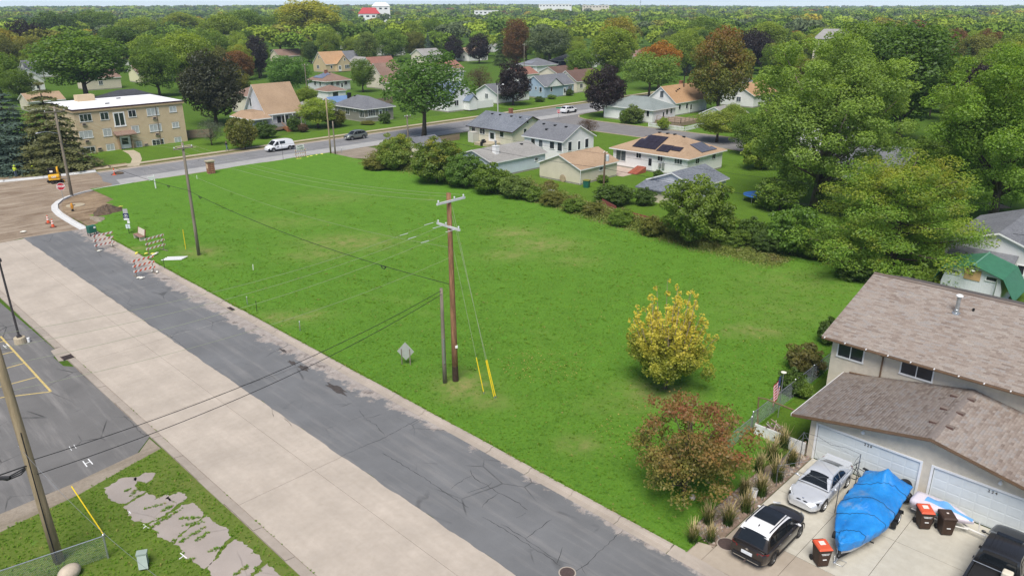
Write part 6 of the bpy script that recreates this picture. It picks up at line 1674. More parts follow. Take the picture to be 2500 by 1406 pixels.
for k in range(900):
 x=random.uniform(27.6,38.0);y=13.95+random.random()**.8*(1.6 if x<34.5 else 1.0)
 s_=random.uniform(.03,.085)
 a=random.uniform(0,3.14)
 pts=[(x+s_*math.cos(a+q*1.05)*random.uniform(.7,1.2),y+s_*math.sin(a+q*1.05)*random.uniform(.7,1.2))for q in range(6)]
 b_=len(mb.v)
 z_=.05+s_*.75
 mb.add([(px_,py_,.045)for px_,py_ in pts]+[(x+(px_-x)*.6,y+(py_-y)*.6,z_)for px_,py_ in pts],[tuple(range(6,12))]+[(q,(q+1)%6,6+(q+1)%6,6+q)for q in range(6)],random.randrange(3))
ro_=mb.build('bed_rocks',[M('rock_pink',(0.33,0.24,0.20),.9,.2,9),M('rock_tan',(0.42,0.36,0.30),.9,.2,9),M('rock_grey',(0.24,0.21,0.20),.9,.2,9)])
tag(ro_,'pinkish landscaping stones covering the driveway bed','rocks',kind='stuff')
bk=(32.43,14.46)
e=empty('bucket',(bk[0],bk[1],.06),0,'white plastic bucket standing among the grass clumps','bucket')
MB().lathe([(.13,0),(.165,.42),(.175,.42),(.175,.46),(.155,.46),(.125,.06)],16).build('pail',M('bucket_white',(0.80,0.80,0.80),.45,.04),e)
MB().tube([(.17,0,.4),(.14,.12,.5),(0,.17,.53),(-.14,.12,.5),(-.17,0,.4)],.006,5).build('bail_handle',m_metal,e)
for p,lab in(((30,16.62),'pale boulder half hidden under the crabapple'),((32.06,14.57),'white rock beside the bucket')):
 e=empty('boulder',(p[0],p[1],.04),.5,lab,'boulder')
 MB().sphere((0,0,.12),.2,12,7,0,(1.2,.8,.85)).build('stone',M('pale_stone',(0.52,0.46,0.40),.9,.2,5,.5,12),e,smooth=True)
e=empty('toy_bin',(47.5,16.55,.05),.2,'red and purple plastic toy box beside the house wall','toy')
MB().box(-.6,-.4,0,.6,.4,.28).build('red_base',M('toy_red',(0.5,0.03,0.09),.5,.1),e);MB().box(-.5,-.3,.28,.5,.3,.6).build('purple_tub',M('toy_purple',(0.13,0.03,0.22),.5,.1),e);MB().tube([(-.4,-.2,.6),(-.35,-.1,1.0),(.35,.1,1.0),(.4,.2,.6)],.03,6).build('handle',m_wood,e)
e=empty('shelter_frame',(33.9,10.9,.05),0,'bare bent metal frame of a pop-up shelter over the silver coupe','frame')
m_fgrey=M('frame_grey',(0.16,0.165,0.175),.4,.1,metal=.5)
P4=[(0.15,3.15),(2.95,3.2),(3.0,.15),(.1,.0)]
Tp=[]
for i,(x,y)in enumerate(P4):
 zt_=(1.35,2.05,2.0,1.75)[i]
 MB().tube([(x,y,0),(x+(.05 if i else-.1),y,zt_)],.022,6).build('leg',m_fgrey,e)
 Tp.append(Vector((x+(.05 if i else-.1),y,zt_)))
for i in range(4):
 a,b=Tp[i],Tp[(i+1)%4]
 MB().tube([a,a.lerp(b,.25)+Vector((0,0,.08)),a.lerp(b,.5)-Vector((0,0,.12)),a.lerp(b,.75)+Vector((0,0,.06)),b],.011,5).build('top_bar',m_fgrey,e)
 MB().tube([a-Vector((0,0,.35)),a.lerp(b,.5)+Vector((0,0,.02)),b-Vector((0,0,.35))],.008,5).build('scissor_bar',m_metal,e)
MB().tube([Tp[0]*.5+Tp[2]*.5+Vector((0,0,.05)),Tp[1]],.008,5).build('cross_bar',m_metal,e)
MB().tube([Tp[3],Tp[0]*.5+Tp[2]*.5+Vector((0,0,.05)),Tp[0]],.008,5).build('cross_bar',m_metal,e)
m_tyre=M('tyre_rubber',(0.018,0.018,0.019),.85,.15,20)
m_rim=M('alloy_rim',(0.55,0.56,0.57),.3,.1,metal=.8)
m_rimdark=M('dark_alloy_rim',(0.10,0.10,0.10),.35,.1,metal=.6)
m_carglass=M('car_glass',(0.012,0.015,0.018),.04,.2,1.0,spec=.6)
m_trim=M('black_plastic_trim',(0.02,0.02,0.021),.6,.1)
m_chrome=M('chrome',(0.75,0.76,0.77),.12,0,metal=1)
m_lamp=M('headlamp_lens',(0.62,0.65,0.68),.08,.15,3,spec=.7)
m_tail=M('tail_lamp_red',(0.22,0.012,0.012),.15,.15,3,spec=.6)
m_plate=M('number_plate',(0.70,0.72,0.74),.5,.08,8)
def paint(name,c,metal=.35,rough=.32):return M(name,c,rough,.03,1.5,metal=metal,coat=.8,spec=.5)
def interp(tab,x):
 xs=[p[0]for p in tab]
 return np.interp(x,xs,[p[1]for p in tab])
def smooth_interp(tab,x):
 h=.10
 return(interp(tab,x-h)+2*interp(tab,x)+interp(tab,x+h))/4
WHEELS={}
def wheel_mesh(r,w,spokes,rimmat,dual=True):
 key=(round(r,3),round(w,3),spokes,rimmat.name)
 if key in WHEELS:return WHEELS[key]
 ty=MB()
 prof=[(r*.66,-w*.48),(r*.92,-w*.5),(r*.985,-w*.36),(r,0),(r*.985,w*.36),(r*.92,w*.5),(r*.66,w*.48)]
 n=28;vs=[]
 for(q,o)in prof:
  for j in range(n):
   a=2*math.pi*j/n;vs.append((q*math.cos(a),o,q*math.sin(a)))
 k=len(prof)
 ty.add(vs,[(i*n+j,i*n+(j+1)%n,(i+1)*n+(j+1)%n,(i+1)*n+j)for i in range(k-1)for j in range(n)])
 rm=MB()
 for s in(1,):
  y0=w*.40
  vs=[]
  for(q,o)in((r*.67,w*.47),(r*.60,w*.47),(r*.57,w*.30),(r*.57,-w*.45)):
   for j in range(n):
    a=2*math.pi*j/n;vs.append((q*math.cos(a),o,q*math.sin(a)))
  rm.add(vs,[(i*n+j,i*n+(j+1)%n,(i+1)*n+(j+1)%n,(i+1)*n+j)for i in range(3)for j in range(n)])
  for q in range(spokes):
   a=2*math.pi*q/spokes
   for da in((-.10,.10)if dual else(0,)):
    d=Vector((math.cos(a+da),0,math.sin(a+da)));p=Vector((-d.z,0,d.x))*r*.045
    rm.add([d*r*.08-p*1.3+Vector((0,w*.36,0)),d*r*.08+p*1.3+Vector((0,w*.36,0)),d*r*.6+p+Vector((0,w*.44,0)),d*r*.6-p+Vector((0,w*.44,0)),d*r*.08-p*1.3+Vector((0,w*.2,0)),d*r*.08+p*1.3+Vector((0,w*.2,0)),d*r*.6+p+Vector((0,w*.3,0)),d*r*.6-p+Vector((0,w*.3,0))],[(0,3,2,1),(0,1,5,4),(1,2,6,5),(3,0,4,7)])
  rm.tube([(0,w*.2,0),(0,w*.40,0)],r*.14,10)
  rm.tube([(0,w*.02,0),(0,w*.06,0)],r*.56,20,1)
 WHEELS[key]=(ty.mesh('tyre',m_tyre,True),rm.mesh('rim',[rimmat,m_trim]))
 return WHEELS[key]
def add_wheel(e,x,y,r,w,side,spokes=5,rimmat=None,dual=True):
 tm,rm=wheel_mesh(r,w,spokes,rimmat or m_rim,dual)
 t_=bpy.data.objects.new('wheel',tm);col.objects.link(t_);t_.parent=e;t_.location=(x,y,r)
 if side<0:t_.rotation_euler=(0,0,math.pi)
 o=bpy.data.objects.new('rim',rm);col.objects.link(o);o.parent=t_
 return t_
def car(name,label,cat,loc,rz,S,group=None):
 """S: dict with L (x of nose is +), tables and colours. The car points along +X, wheels on z=0."""
 e=empty(name,loc,rz,label,cat,group)
 L,W=S['L'],S['W']/2
 xs=np.linspace(-L/2,L/2,72)
 wr,fx,rx=S['wheel_r'],S['fx'],S['rx']
 sill=S.get('sill',.22)
 verts=[];NP=0
 rows=[]
 for x in xs:
  zt=float(smooth_interp(S['deck'],x));wd=W*float(smooth_interp(S['plan'],x));zs=float(smooth_interp(S['shoulder'],x))
  zb=sill+float(interp(S['under'],x))
  ar=wr+.055
  for ax in(fx,rx):
   q=ar*ar-(x-ax)**2
   if q>0:zb=max(zb,wr+math.sqrt(q))
  zm=(zb+zs)/2
  zs=max(zs,zb+.03)
  row=[(wd*.93,zb),(wd*1.0,zb+(zs-zb)*.22),(wd*1.01,zb+(zs-zb)*.6),(wd*.985,zs-.02),(wd*.95,zs+(zt-zs)*.25),(wd*.82,zs+(zt-zs)*.72),(wd*.45,zs+(zt-zs)*.96),(0,zt)]
  rows.append((x,row))
 k=len(rows[0][1])
 mb=MB();vs=[]
 for x,row in rows:
  vs+=[(x,y,z)for y,z in row]+[(x,-y,z)for y,z in reversed(row[:-1])]
 m=2*k-1
 fs=[(i*m+j,i*m+j+1,(i+1)*m+j+1,(i+1)*m+j)for i in range(len(rows)-1)for j in range(m-1)]
 fs+=[tuple(range(m)),tuple(reversed(range((len(rows)-1)*m,len(rows)*m)))]
 fs+=[(i*m,(i+1)*m,(i+1)*m+m-1,i*m+m-1)for i in range(len(rows)-1)]
 mb.add(vs,fs)
 body=mb.build('body',S['paint'],e);smooth_by_angle(body,40)
 MB().box(-L/2+.25,-W*.86,sill+.02,L/2-.25,W*.86,S['belt']-.25).build('underbody',m_trim,body)
 G=S['glass_profile']
 wb,wt,zb_,ztop=W*S['gw'][0],W*S['gw'][1],S['belt'],max(p[1]for p in G)
 def wid(z):return wb+(wt-wb)*max(0,min(1,(z-zb_)/(ztop-zb_)))
 pr=[]
 for i in range(len(G)-1):
  for q in range(4):
   f=q/4;pr.append((G[i][0]+(G[i+1][0]-G[i][0])*f,G[i][1]+(G[i+1][1]-G[i][1])*f))
 pr.append(G[-1])
 pr2=[pr[0]]+[((pr[i-1][0]+2*pr[i][0]+pr[i+1][0])/4,(pr[i-1][1]+2*pr[i][1]+pr[i+1][1])/4)for i in range(1,len(pr)-1)]+[pr[-1]]
 vs=[];fr=(0,.35,.7,.9,1.0)
 for(x,z)in pr2:
  w_=wid(z);cr=S.get('crown',.045)
  half=[(w_*f,z-cr*f**3+cr*.6)for f in fr]
  lowz=min(zb_-.03,z)
  row=[(x,-wid(lowz)*1.0,lowz)]+[(x,-y,zz)for y,zz in reversed(half[1:])]+[(x,y,zz)for y,zz in half]+[(x,wid(lowz),lowz)]
  vs+=row
 m2=len(row)
 fs=[(i*m2+j,i*m2+j+1,(i+1)*m2+j+1,(i+1)*m2+j)for i in range(len(pr2)-1)for j in range(m2-1)]
 fs+=[tuple(reversed(range(m2))),tuple(range((len(pr2)-1)*m2,len(pr2)*m2))]
 roof=MB().add(vs,fs).build('cabin',S.get('roof_paint',S['paint']),e);smooth_by_angle(roof,35)
 if S.get('roof_skin'):
  sk=[];ix=[q for q,(x,z)in enumerate(pr2)if G[-2][0]-.12<=x<=G[1][0]+.12]
  for q in ix:
   b_=q*m2
   for v_ in vs[b_+1:b_+m2-1]:sk.append((v_[0],v_[1]*1.012,v_[2]+.012))
   lo=sk[-1];
  k_=m2-2
  MB().add(sk,[(a_*k_+j,a_*k_+j+1,(a_+1)*k_+j+1,(a_+1)*k_+j)for a_ in range(len(ix)-1)for j in range(k_-1)]).build('roof_panel',S['roof_skin'],e,smooth=True)
 def across(x0,z0,x1,z1,inset,nm,mat=m_carglass,rows_=6):
  vs=[];nx=Vector((z1-z0,0,-(x1-x0))).normalized()
  if nx.z<0:nx=-nx
  for i in range(rows_+1):
   f=i/rows_;x,z=x0+(x1-x0)*f,z0+(z1-z0)*f
   w_=wid(z)-inset*(1+.5*f);cr=S.get('crown',.045)
   for g in(-1,-.9,-.7,-.35,0,.35,.7,.9,1):
    vs.append((x+nx.x*.012,g*w_,z-cr*abs(g)**3+cr*.6+nx.z*.016))
  fs=[(i*9+j,i*9+j+1,(i+1)*9+j+1,(i+1)*9+j)for i in range(rows_)for j in range(8)]
  o=MB().add(vs,fs).build(nm,mat,e,smooth=True)
  return o
 a,b=G[0],G[1]
 across(a[0]+(b[0]-a[0])*.06,a[1]+(b[1]-a[1])*.06,a[0]+(b[0]-a[0])*.90,a[1]+(b[1]-a[1])*.90,.09,'windscreen')
 if S.get('rear_glass',True):
  a,b=G[-2],G[-1]
  across(a[0]+(b[0]-a[0])*.12,a[1]+(b[1]-a[1])*.12,a[0]+(b[0]-a[0])*S.get('rg',.9),a[1]+(b[1]-a[1])*S.get('rg',.9),.11,'rear_window')
 for sd in(1,-1):
  for pts in S['side_glass']:
   vs=[(x,sd*(wid(z)+.012 if z>zb_ else wb+.012),z)for x,z in pts]
   MB().poly(vs if sd>0 else list(reversed(vs))).build('side_window',m_carglass,e)
  for(nm,mat,pts)in S.get('lamps',()):
   mb=MB();q=[(x,sd*y,z)for x,y,z in pts]
   mb.poly(q if sd>0 else list(reversed(q)));mb.build(nm,mat,e)
  mx,mz=S['mirror']
  MB().sphere((mx,sd*(W+.10),mz),.1,10,6,0,(.55,1.05,.68)).tube([(mx+.02,sd*W*.9,mz-.05),(mx,sd*(W+.08),mz)],.025,6).build('mirror',S.get('mirror_paint',S['paint']),e,smooth=True)
  for ax in(fx,rx):
   add_wheel(e,ax,sd*(W-.115),wr,.22,sd,S.get('spokes',5),S.get('rim'),S.get('dual',True))
  for ax in(fx,rx):
   vs=[];n=14
   for q in range(n+1):
    an=math.pi*(q/n)*1.06-.09
    for rr2 in(wr+.05,wr+.075+S.get('clad',0)):
     vs.append((ax+rr2*math.cos(an),sd*(W*float(smooth_interp(S['plan'],ax))*1.012+.004),wr+rr2*math.sin(an)))
   MB().add(vs,[(2*q,2*q+1,2*q+3,2*q+2)for q in range(n)]).build('wheel_arch',m_trim if S.get('clad',0)else S['paint'],body)
  for hx in S.get('handles',()):
   MB().box(hx-.09,sd*(W*1.0)-.02,S['belt']-.14,hx+.09,sd*(W*1.0)+.025,S['belt']-.11).build('door_handle',S.get('handle_mat',S['paint']),e)
  if S.get('clad'):
   MB().box(rx+wr+.06,sd*W*.97-.03,sill-.01,fx-wr-.06,sd*W*.97+.035,sill+.13).build('sill_cladding',m_trim,e)
 return e
def sedan_tables(L,belt,hood,trunk,nose_z,tail_z):
 return dict(deck=[(-L/2,tail_z),(-L/2+.10,trunk-.05),(-L/2+.55,trunk+.02),(-L/2+1.0,belt+.02),(0,belt+.02),(L/2-1.55,belt),(L/2-1.35,hood+.03),(L/2-.45,hood-.07),(L/2-.10,nose_z+.06),(L/2,nose_z-.08)],shoulder=[(-L/2,tail_z-.12),(-L/2+.3,trunk-.14),(0,belt-.10),(L/2-1.2,hood-.10),(L/2-.35,hood-.2),(L/2,nose_z-.22)],plan=[(-L/2,.80),(-L/2+.12,.90),(-L/2+.6,.985),(-.3,1.0),(.8,1.0),(L/2-.7,.975),(L/2-.22,.86),(L/2-.05,.70),(L/2,.60)],under=[(-L/2,.16),(-L/2+.5,.02),(0,0),(L/2-.6,.0),(L/2,.05)])
P_SILVER=paint('silver_paint',(0.66,0.68,0.71),.35,.25)
S=sedan_tables(4.6,.90,.80,.97,.62,.80)
S.update(L=4.6,W=1.80,wheel_r=.335,fx=1.42,rx=-1.38,belt=.90,sill=.20,paint=P_SILVER,gw=(.90,.64),crown=.06,glass_profile=[(.98,.88),(.22,1.32),(-.75,1.36),(-1.70,.98)],rg=.92,side_glass=[[(.72,.92),(-.42,.95),(-.42,1.27),(.12,1.26)],[(-.48,.95),(-1.15,.97),(-1.02,1.14),(-.75,1.26),(-.48,1.27)]],lamps=[('headlight',m_lamp,[(2.10,.50,.66),(1.98,.68,.68),(1.72,.82,.72),(1.74,.76,.77),(2.0,.60,.735),(2.12,.46,.72)]),('tail_light',m_tail,[(-2.28,.45,.84),(-2.26,.45,.68),(-2.18,.74,.68),(-2.02,.83,.74),(-2.04,.82,.84),(-2.2,.72,.86)])],mirror=(.72,.98),spokes=5,dual=True,handles=(-.35,))
coupe=car('silver_coupe','silver two door coupe parked nose out in front of garage door 226','car',(35.2,12.22,.055),math.pi,S)
for s_ in(1,-1):
 MB().sphere((2.20,s_*.17,.60),.16,12,8,0,(.28,.92,.48)).build('kidney_grille',m_trim,coupe,smooth=True)
 MB().tube([(2.235,s_*.17+.15*math.cos(a*.524),.60+.078*math.sin(a*.524))for a in range(13)],.010,5,cap=False).build('grille_ring',m_chrome,coupe)
 MB().sphere((2.17,s_*.62,.33),.07,8,6,0,(.5,1.2,.8)).build('fog_light',m_lamp,coupe)
MB().box(2.10,-.55,.27,2.24,.55,.38).build('lower_intake',m_trim,coupe)
MB().lathe([(.041,0),(.041,.012),(.036,.014)],14,(2.08,0,.718)).build('bonnet_emblem',m_trim,coupe)
for q in range(4):
 a0=q*math.pi/2
 MB().poly([(2.08,0,.735)]+[(2.08+.027*math.cos(a0+k*.2618),.027*math.sin(a0+k*.2618),.735)for k in range(7)]).build('emblem_quarter',M('emblem_blue',(0.05,0.2,0.55),.4,0)if q%2 else T_WHITE,coupe)
MB().box(.60,.40,.975,.72,.70,1.0).build('dash_paper',M('paper_blue',(0.4,.6,.72),.6,.1),coupe)
MB().box(-2.34,-.9*.5,.5,-2.29,.9*.5,.62).build('number_plate',m_plate,coupe)
MB().add([(-1.72,-.66,.985),(-2.2,-.7,.995),(-2.2,.7,.995),(-1.72,.66,.985),(-2.24,.66,1.03),(-2.24,-.66,1.03)],[(0,1,2,3),(1,5,4,2)]).build('boot_lid',P_SILVER,coupe)
P_BROWN=paint('brown_metallic_paint',(0.030,0.025,0.022),.35,.28)
P_WROOF=paint('white_roof_paint',(0.80,0.80,0.81),0,.3)
L=4.42
S=dict(deck=[(-L/2,.95),(-L/2+.05,1.02),(-L/2+.3,1.02),(0,1.02),(.75,1.02),(.95,1.05),(1.6,1.00),(2.0,.93),(2.15,.86),(L/2,.72)],shoulder=[(-L/2,.84),(-1.6,.95),(0,.93),(1.2,.93),(1.9,.84),(L/2,.62)],plan=[(-L/2,.86),(-L/2+.15,.95),(-1.4,1.0),(1.2,1.0),(1.75,.95),(2.1,.80),(L/2,.64)],under=[(-L/2,.16),(-1.8,.02),(0,0),(1.8,.02),(L/2,.1)],L=L,W=1.81,wheel_r=.345,fx=1.38,rx=-1.30,belt=1.02,sill=.26,paint=P_BROWN,roof_paint=P_BROWN,roof_skin=P_WROOF,mirror_paint=P_WROOF,gw=(.93,.72),crown=.05,glass_profile=[(1.22,1.00),(.48,1.56),(-.4,1.64),(-1.55,1.60),(-2.02,1.04)],rg=.92,side_glass=[[(.98,1.05),(.02,1.06),(.02,1.50),(.42,1.48)],[(-.04,1.06),(-.98,1.08),(-.98,1.50),(-.04,1.53)],[(-1.04,1.09),(-1.62,1.14),(-1.50,1.42),(-1.04,1.48)]],lamps=[('headlight',m_lamp,[(2.10,.50,.86),(1.85,.80,.90),(1.88,.80,.95),(2.08,.52,.94)]),('tail_light',m_tail,[(-2.225,.46,.90),(-2.20,.60,.78),(-2.12,.80,.80),(-1.88,.91,.90),(-1.90,.90,.97),(-2.14,.79,.98),(-2.22,.5,.98)])],mirror=(.82,1.10),spokes=5,dual=True,rim=m_rimdark,handles=(.12,-.85),handle_mat=m_chrome,clad=.05)
suv=car('brown_suv','dark brown compact SUV with white roof and big sunroof on the driveway','car',(29.6,12.22,.05),0.0,S)
MB().add([(.36,-.50,1.660),(-.2,-.51,1.705),(-.80,-.52,1.705),(-.80,.52,1.705),(-.2,.51,1.705),(.36,.50,1.660)],[(0,1,4,5),(1,2,3,4)]).build('sunroof',m_carglass,suv)
for s_ in(1,-1):
 MB().tube([(.38,s_*.60,1.62),(.30,s_*.60,1.685),(-1.25,s_*.60,1.70),(-1.40,s_*.59,1.67)],.022,6).build('roof_rail',m_trim,suv)
 MB().poly([(x,s_*y,z)for x,y,z in((-1.62,.800,1.12),(-2.0,.78,1.04),(-1.60,.68,1.58),(-1.50,.70,1.46))]).build('rear_pillar',P_BROWN,suv)
MB().sphere((-1.25,0,1.69),.05,8,5,0,(1.6,.5,1)).build('aerial_fin',m_trim,suv)
MB().box(-2.26,-.70,.42,-2.17,.70,.56).build('bumper_trim',m_trim,suv)
MB().box(-2.275,-.62,.40,-2.18,.62,.435).build('bumper_bright_strip',m_chrome,suv)
MB().box(-2.25,-.26,.66,-2.21,.26,.80).build('number_plate',m_plate,suv)
MB().poly([(-2.235,.10,.935),(-2.235,.035,.96),(-2.235,-.035,.96),(-2.235,-.10,.935),(-2.235,-.035,.91),(-2.235,.035,.91)]).poly([(-2.236,.03,.985),(-2.236,-.03,.985),(-2.236,-.03,.885),(-2.236,.03,.885)]).build('tailgate_emblem',m_chrome,suv)
MB().tube([(-2.2,.0,.35),(-2.4,.0,.35)],.03,6).sphere((-2.4,0,.37),.045,8,5).build('tow_ball',m_iron,suv)
MB().tube([(-2.0,.0,1.10),(-1.88,.28,1.22)],.012,5).build('rear_wiper',m_trim,suv)
P_BLACK=paint('black_paint_gloss',(0.018,0.018,0.019),.1,.3)
L=5.7
S=dict(deck=[(-L/2,.98),(-.6,.98),(.9,1.10),(1.2,1.14),(2.4,1.08),(2.7,1.0),(L/2,.8)],shoulder=[(-L/2,.9),(0,.98),(1.2,1.02),(2.5,.95),(L/2,.7)],plan=[(-L/2,.94),(-2.5,.97),(0,1.0),(2.0,.99),(2.6,.9),(L/2,.74)],under=[(-L/2,.1),(0,0),(L/2,.1)],L=L,W=1.95,wheel_r=.39,fx=1.85,rx=-1.75,belt=1.10,sill=.38,paint=P_BLACK,gw=(.93,.74),crown=.05,glass_profile=[(1.35,1.10),(.62,1.76),(-.2,1.84),(-1.0,1.80),(-1.12,1.12)],rg=.9,side_glass=[[(1.08,1.14),(.12,1.14),(.12,1.68),(.58,1.64)],[(.06,1.14),(-.9,1.14),(-.85,1.66),(.06,1.70)]],lamps=[('headlight',m_lamp,[(2.62,.60,.85),(2.45,.90,.86),(2.45,.90,1.0),(2.6,.6,1.0)])],mirror=(1.0,1.28),spokes=6,handles=(.2,-.75),clad=.03)
pk_=car('black_pickup','black pickup truck at the bottom right corner facing the garage','truck',(34.6,3.8,.055),0.0,S)
for k in range(7):
 MB().box(-.85,-.48+k*.16-.012,1.865,.30,-.48+k*.16+.012,1.880).build('roof_rib',P_BLACK,pk_)
MB().box(.32,-.5,1.845,.56,.5,1.86).build('sunroof',m_carglass,pk_)
for s_ in(1,-1):
 MB().box(-2.83,s_*.86-.05,.95,-1.15,s_*.86+.05,1.16).build('bed_side',P_BLACK,pk_)
MB().box(-2.85,-.9,.5,-2.78,.9,1.16).build('tailgate',P_BLACK,pk_)
MB().box(-2.78,-.80,.985,-1.15,.80,.995).build('bed_floor',m_trim,pk_)
MB().tube([(-1.35,.88,1.2),(-1.35,-.88,1.2)],.02,6).build('bed_bar',m_metal,pk_)
MB().box(-1.65,-.65,1.0,-1.25,-.25,1.42).build('cargo_tub',M('cream_tub',(0.66,0.60,0.48),.6,.06),pk_,bevel=.06)
P_WHITE=paint('white_van_paint',(0.80,0.81,0.83),0,.35)
L=5.1
S=dict(deck=[(-L/2,1.0),(0,1.05),(1.3,1.05),(1.45,1.12),(2.1,1.0),(2.4,.88),(L/2,.7)],shoulder=[(-L/2,.95),(0,.98),(1.6,.95),(2.3,.8),(L/2,.6)],plan=[(-L/2,.95),(-2.3,.98),(0,1.0),(1.6,.99),(2.2,.88),(L/2,.68)],under=[(-L/2,.06),(0,0),(L/2,.06)],L=L,W=1.92,wheel_r=.34,fx=1.62,rx=-1.58,belt=1.06,sill=.26,paint=P_WHITE,gw=(.965,.84),crown=.05,glass_profile=[(1.75,1.06),(.90,1.84),(.4,1.92),(-2.2,1.90),(-2.5,1.05)],rg=.6,side_glass=[[(1.38,1.10),(.52,1.12),(.52,1.70),(.88,1.68)],[(.30,1.22),(-.75,1.24),(-.75,1.72),(.30,1.72)]],lamps=[('headlight',m_trim,[(2.36,.55,.68),(2.0,.88,.72),(2.0,.88,.88),(2.32,.55,.86)]),('tail_light',m_tail,[(-2.52,.86,.8),(-2.5,.92,.8),(-2.48,.92,1.3),(-2.5,.84,1.3)])],mirror=(1.35,1.2),mirror_paint=m_trim,spokes=5,rim=m_rim,handles=(.62,),clad=.03)
van=car('white_van','white cargo van with black bumpers driving left on the cross street','van',(67.55,124.75,.01),math.pi,S)
MB().box(2.25,-.82,.30,2.53,.82,.62).build('front_bumper',m_trim,van,bevel=.06)
MB().box(-2.57,-.93,.34,-2.40,.93,.72).build('rear_bumper',m_trim,van,bevel=.05)
for s_ in(1,-1):MB().box(-2.5,s_*.955-.02,.32,-1.95,s_*.955+.02,.72).build('bumper_corner',m_trim,van)
text_obj('door_lettering','CA',.24,m_trim,van,frame_mat((.78,.985,.78),(-1,0,0),(0,0,1)),.004,bold=.012)
def crossover(paintm,L=4.6,W=1.82,rim=None):
 return dict(deck=[(-L/2,.95),(-2.2,1.02),(0,1.02),(.8,1.02),(1.0,1.06),(1.7,1.0),(2.1,.9),(L/2,.7)],shoulder=[(-L/2,.85),(-1.6,.95),(0,.92),(1.3,.92),(2.0,.8),(L/2,.6)],plan=[(-L/2,.84),(-2.1,.95),(-1.4,1.0),(1.2,1.0),(1.8,.95),(2.15,.80),(L/2,.64)],under=[(-L/2,.16),(-1.8,.02),(0,0),(1.8,.02),(L/2,.1)],L=L,W=W,wheel_r=.35,fx=1.36,rx=-1.30,belt=1.02,sill=.26,paint=paintm,gw=(.93,.72),crown=.05,glass_profile=[(1.20,1.00),(.40,1.58),(-.4,1.66),(-1.75,1.60),(-2.2,1.04)],rg=.85,side_glass=[[(.95,1.05),(.02,1.06),(.02,1.52),(.38,1.50)],[(-.04,1.06),(-1.0,1.07),(-1.0,1.52),(-.04,1.54)],[(-1.06,1.08),(-1.78,1.14),(-1.66,1.44),(-1.06,1.50)]],lamps=[('headlight',m_lamp,[(2.15,.50,.80),(1.85,.82,.86),(1.88,.82,.95),(2.12,.52,.92)]),('tail_light',m_tail,[(-2.27,.5,.9),(-2.2,.8,.9),(-2.0,.88,.95),(-2.0,.86,1.05),(-2.25,.5,1.0)])],mirror=(.8,1.1),spokes=5,rim=rim or m_rim,handles=(.1,-.9),clad=.05)
s1_=car('grey_green_suv','grey green SUV driving left on the cross street by the street trees','car',(83.85,124.95,.01),math.pi,crossover(paint('sage_grey_paint',(0.20,0.215,0.19),.5,.3)))
s2_=car('white_suv','white SUV with dark wheels on the cross street near the side street','car',(140.7,119.65,.01),0.0,crossover(paint('white_suv_paint',(0.78,0.79,0.81),0,.3),4.7,1.88,m_rimdark))
for e_ in(s1_,s2_):
 for s_ in(1,-1):
  MB().tube([(.2,s_*.58,1.66),(-1.4,s_*.58,1.68)],.02,6).build('roof_rail',m_trim,e_)
 MB().box(2.18,-.45,.62,2.30,.45,.78).build('grille',m_trim,e_,bevel=.03)
 MB().box(2.26,-.2,.46,2.31,.2,.57).build('number_plate',m_plate,e_)
s3_=car('white_parked_car','white car parked beside the willow near the navy house','car',(227,213,0),-.6,crossover(paint('white_suv_paint',(0.78,0.79,0.81),0,.3),4.6,1.84))
t=NT('blue_tarp');p=t.coord('Object')
n1=t.noise(p,.8,5,.6);n2=t.noise(t.mapping(p,(1,2.2,2),(0,0,.5)),2.2,4,.65,.8)
cb=t.mix(t.ramp(n1,[(.35,0.),(.65,1.)]),(0.012,0.19,0.56),(0.025,0.27,0.68))
dirt_=t.math('MULTIPLY',t.ramp(t.noise(p,1.1,5,.65),[(.56,0.),(.72,.55)]),1.0)
cb=t.mix(dirt_,cb,(0.30,0.36,0.42))
m_tarp=t.done(cb,.42,.4,t.bump(n2,.55,.09))
bo=empty('covered_boat',(30.25,9.25,.055),.058,'motor boat under a bright blue tarp on a trailer in the driveway','boat')
mb=MB();nst=70;nsec=41;vs=[]
Lb=7.1
for i in range(nst+1):
 f=i/nst;x=.15+f*Lb
 half=1.18*min(1.0,(max(f,.0)/.42))**.62 if f<.42 else 1.18-.06*(f-.42)
 half=max(half,.10)
 gun=.98+.16*(1-f)**2-.05*f
 pk1=.34*math.exp(-((f-.50)/.11)**2);pk2=.62*math.exp(-((f-.90)/.085)**2)
 top=gun+.10+.16*math.sin(min(1,f*1.5)*math.pi*.5)+pk1+pk2-(.16 if f>.985 else 0)
 low=.52+.22*(1-f)**3
 for j in range(nsec):
  s=j/(nsec-1)*2-1
  a=abs(s)
  if a<.68:
   q=a/.68
   y=half*q**.95
   z=top-(top-gun)*(q**(1.5 if pk2<.2 else.9))
  else:
   q=(a-.68)/.32
   y=half*(1.0-.10*q**2)+.015*math.sin(x*9+s*3)
   z=gun-(gun-low)*q
  jj=s*6;w_=.016*math.sin(x*3.9+jj*2.1+math.sin(x*2))+.011*math.sin(x*9.5-jj*3.3)+.007*math.sin(x*17+jj*5.1)*math.sin(jj*2+x)+.02*math.exp(-((math.sin(x*1.7+jj*.8))/.12)**2)*(a>.3)
  vs.append((x,math.copysign(y+w_*.6,s),z+w_))
fs=[(i*nsec+j,(i+1)*nsec+j,(i+1)*nsec+j+1,i*nsec+j+1)for i in range(nst)for j in range(nsec-1)]
fs+=[tuple(range(nsec)),tuple(reversed(range(nst*nsec,(nst+1)*nsec)))]
tarp=MB().add(vs,fs).build('tarp',m_tarp,bo,smooth=True)
def tarp_pt(i,j):return Vector(vs[i*nsec+j])
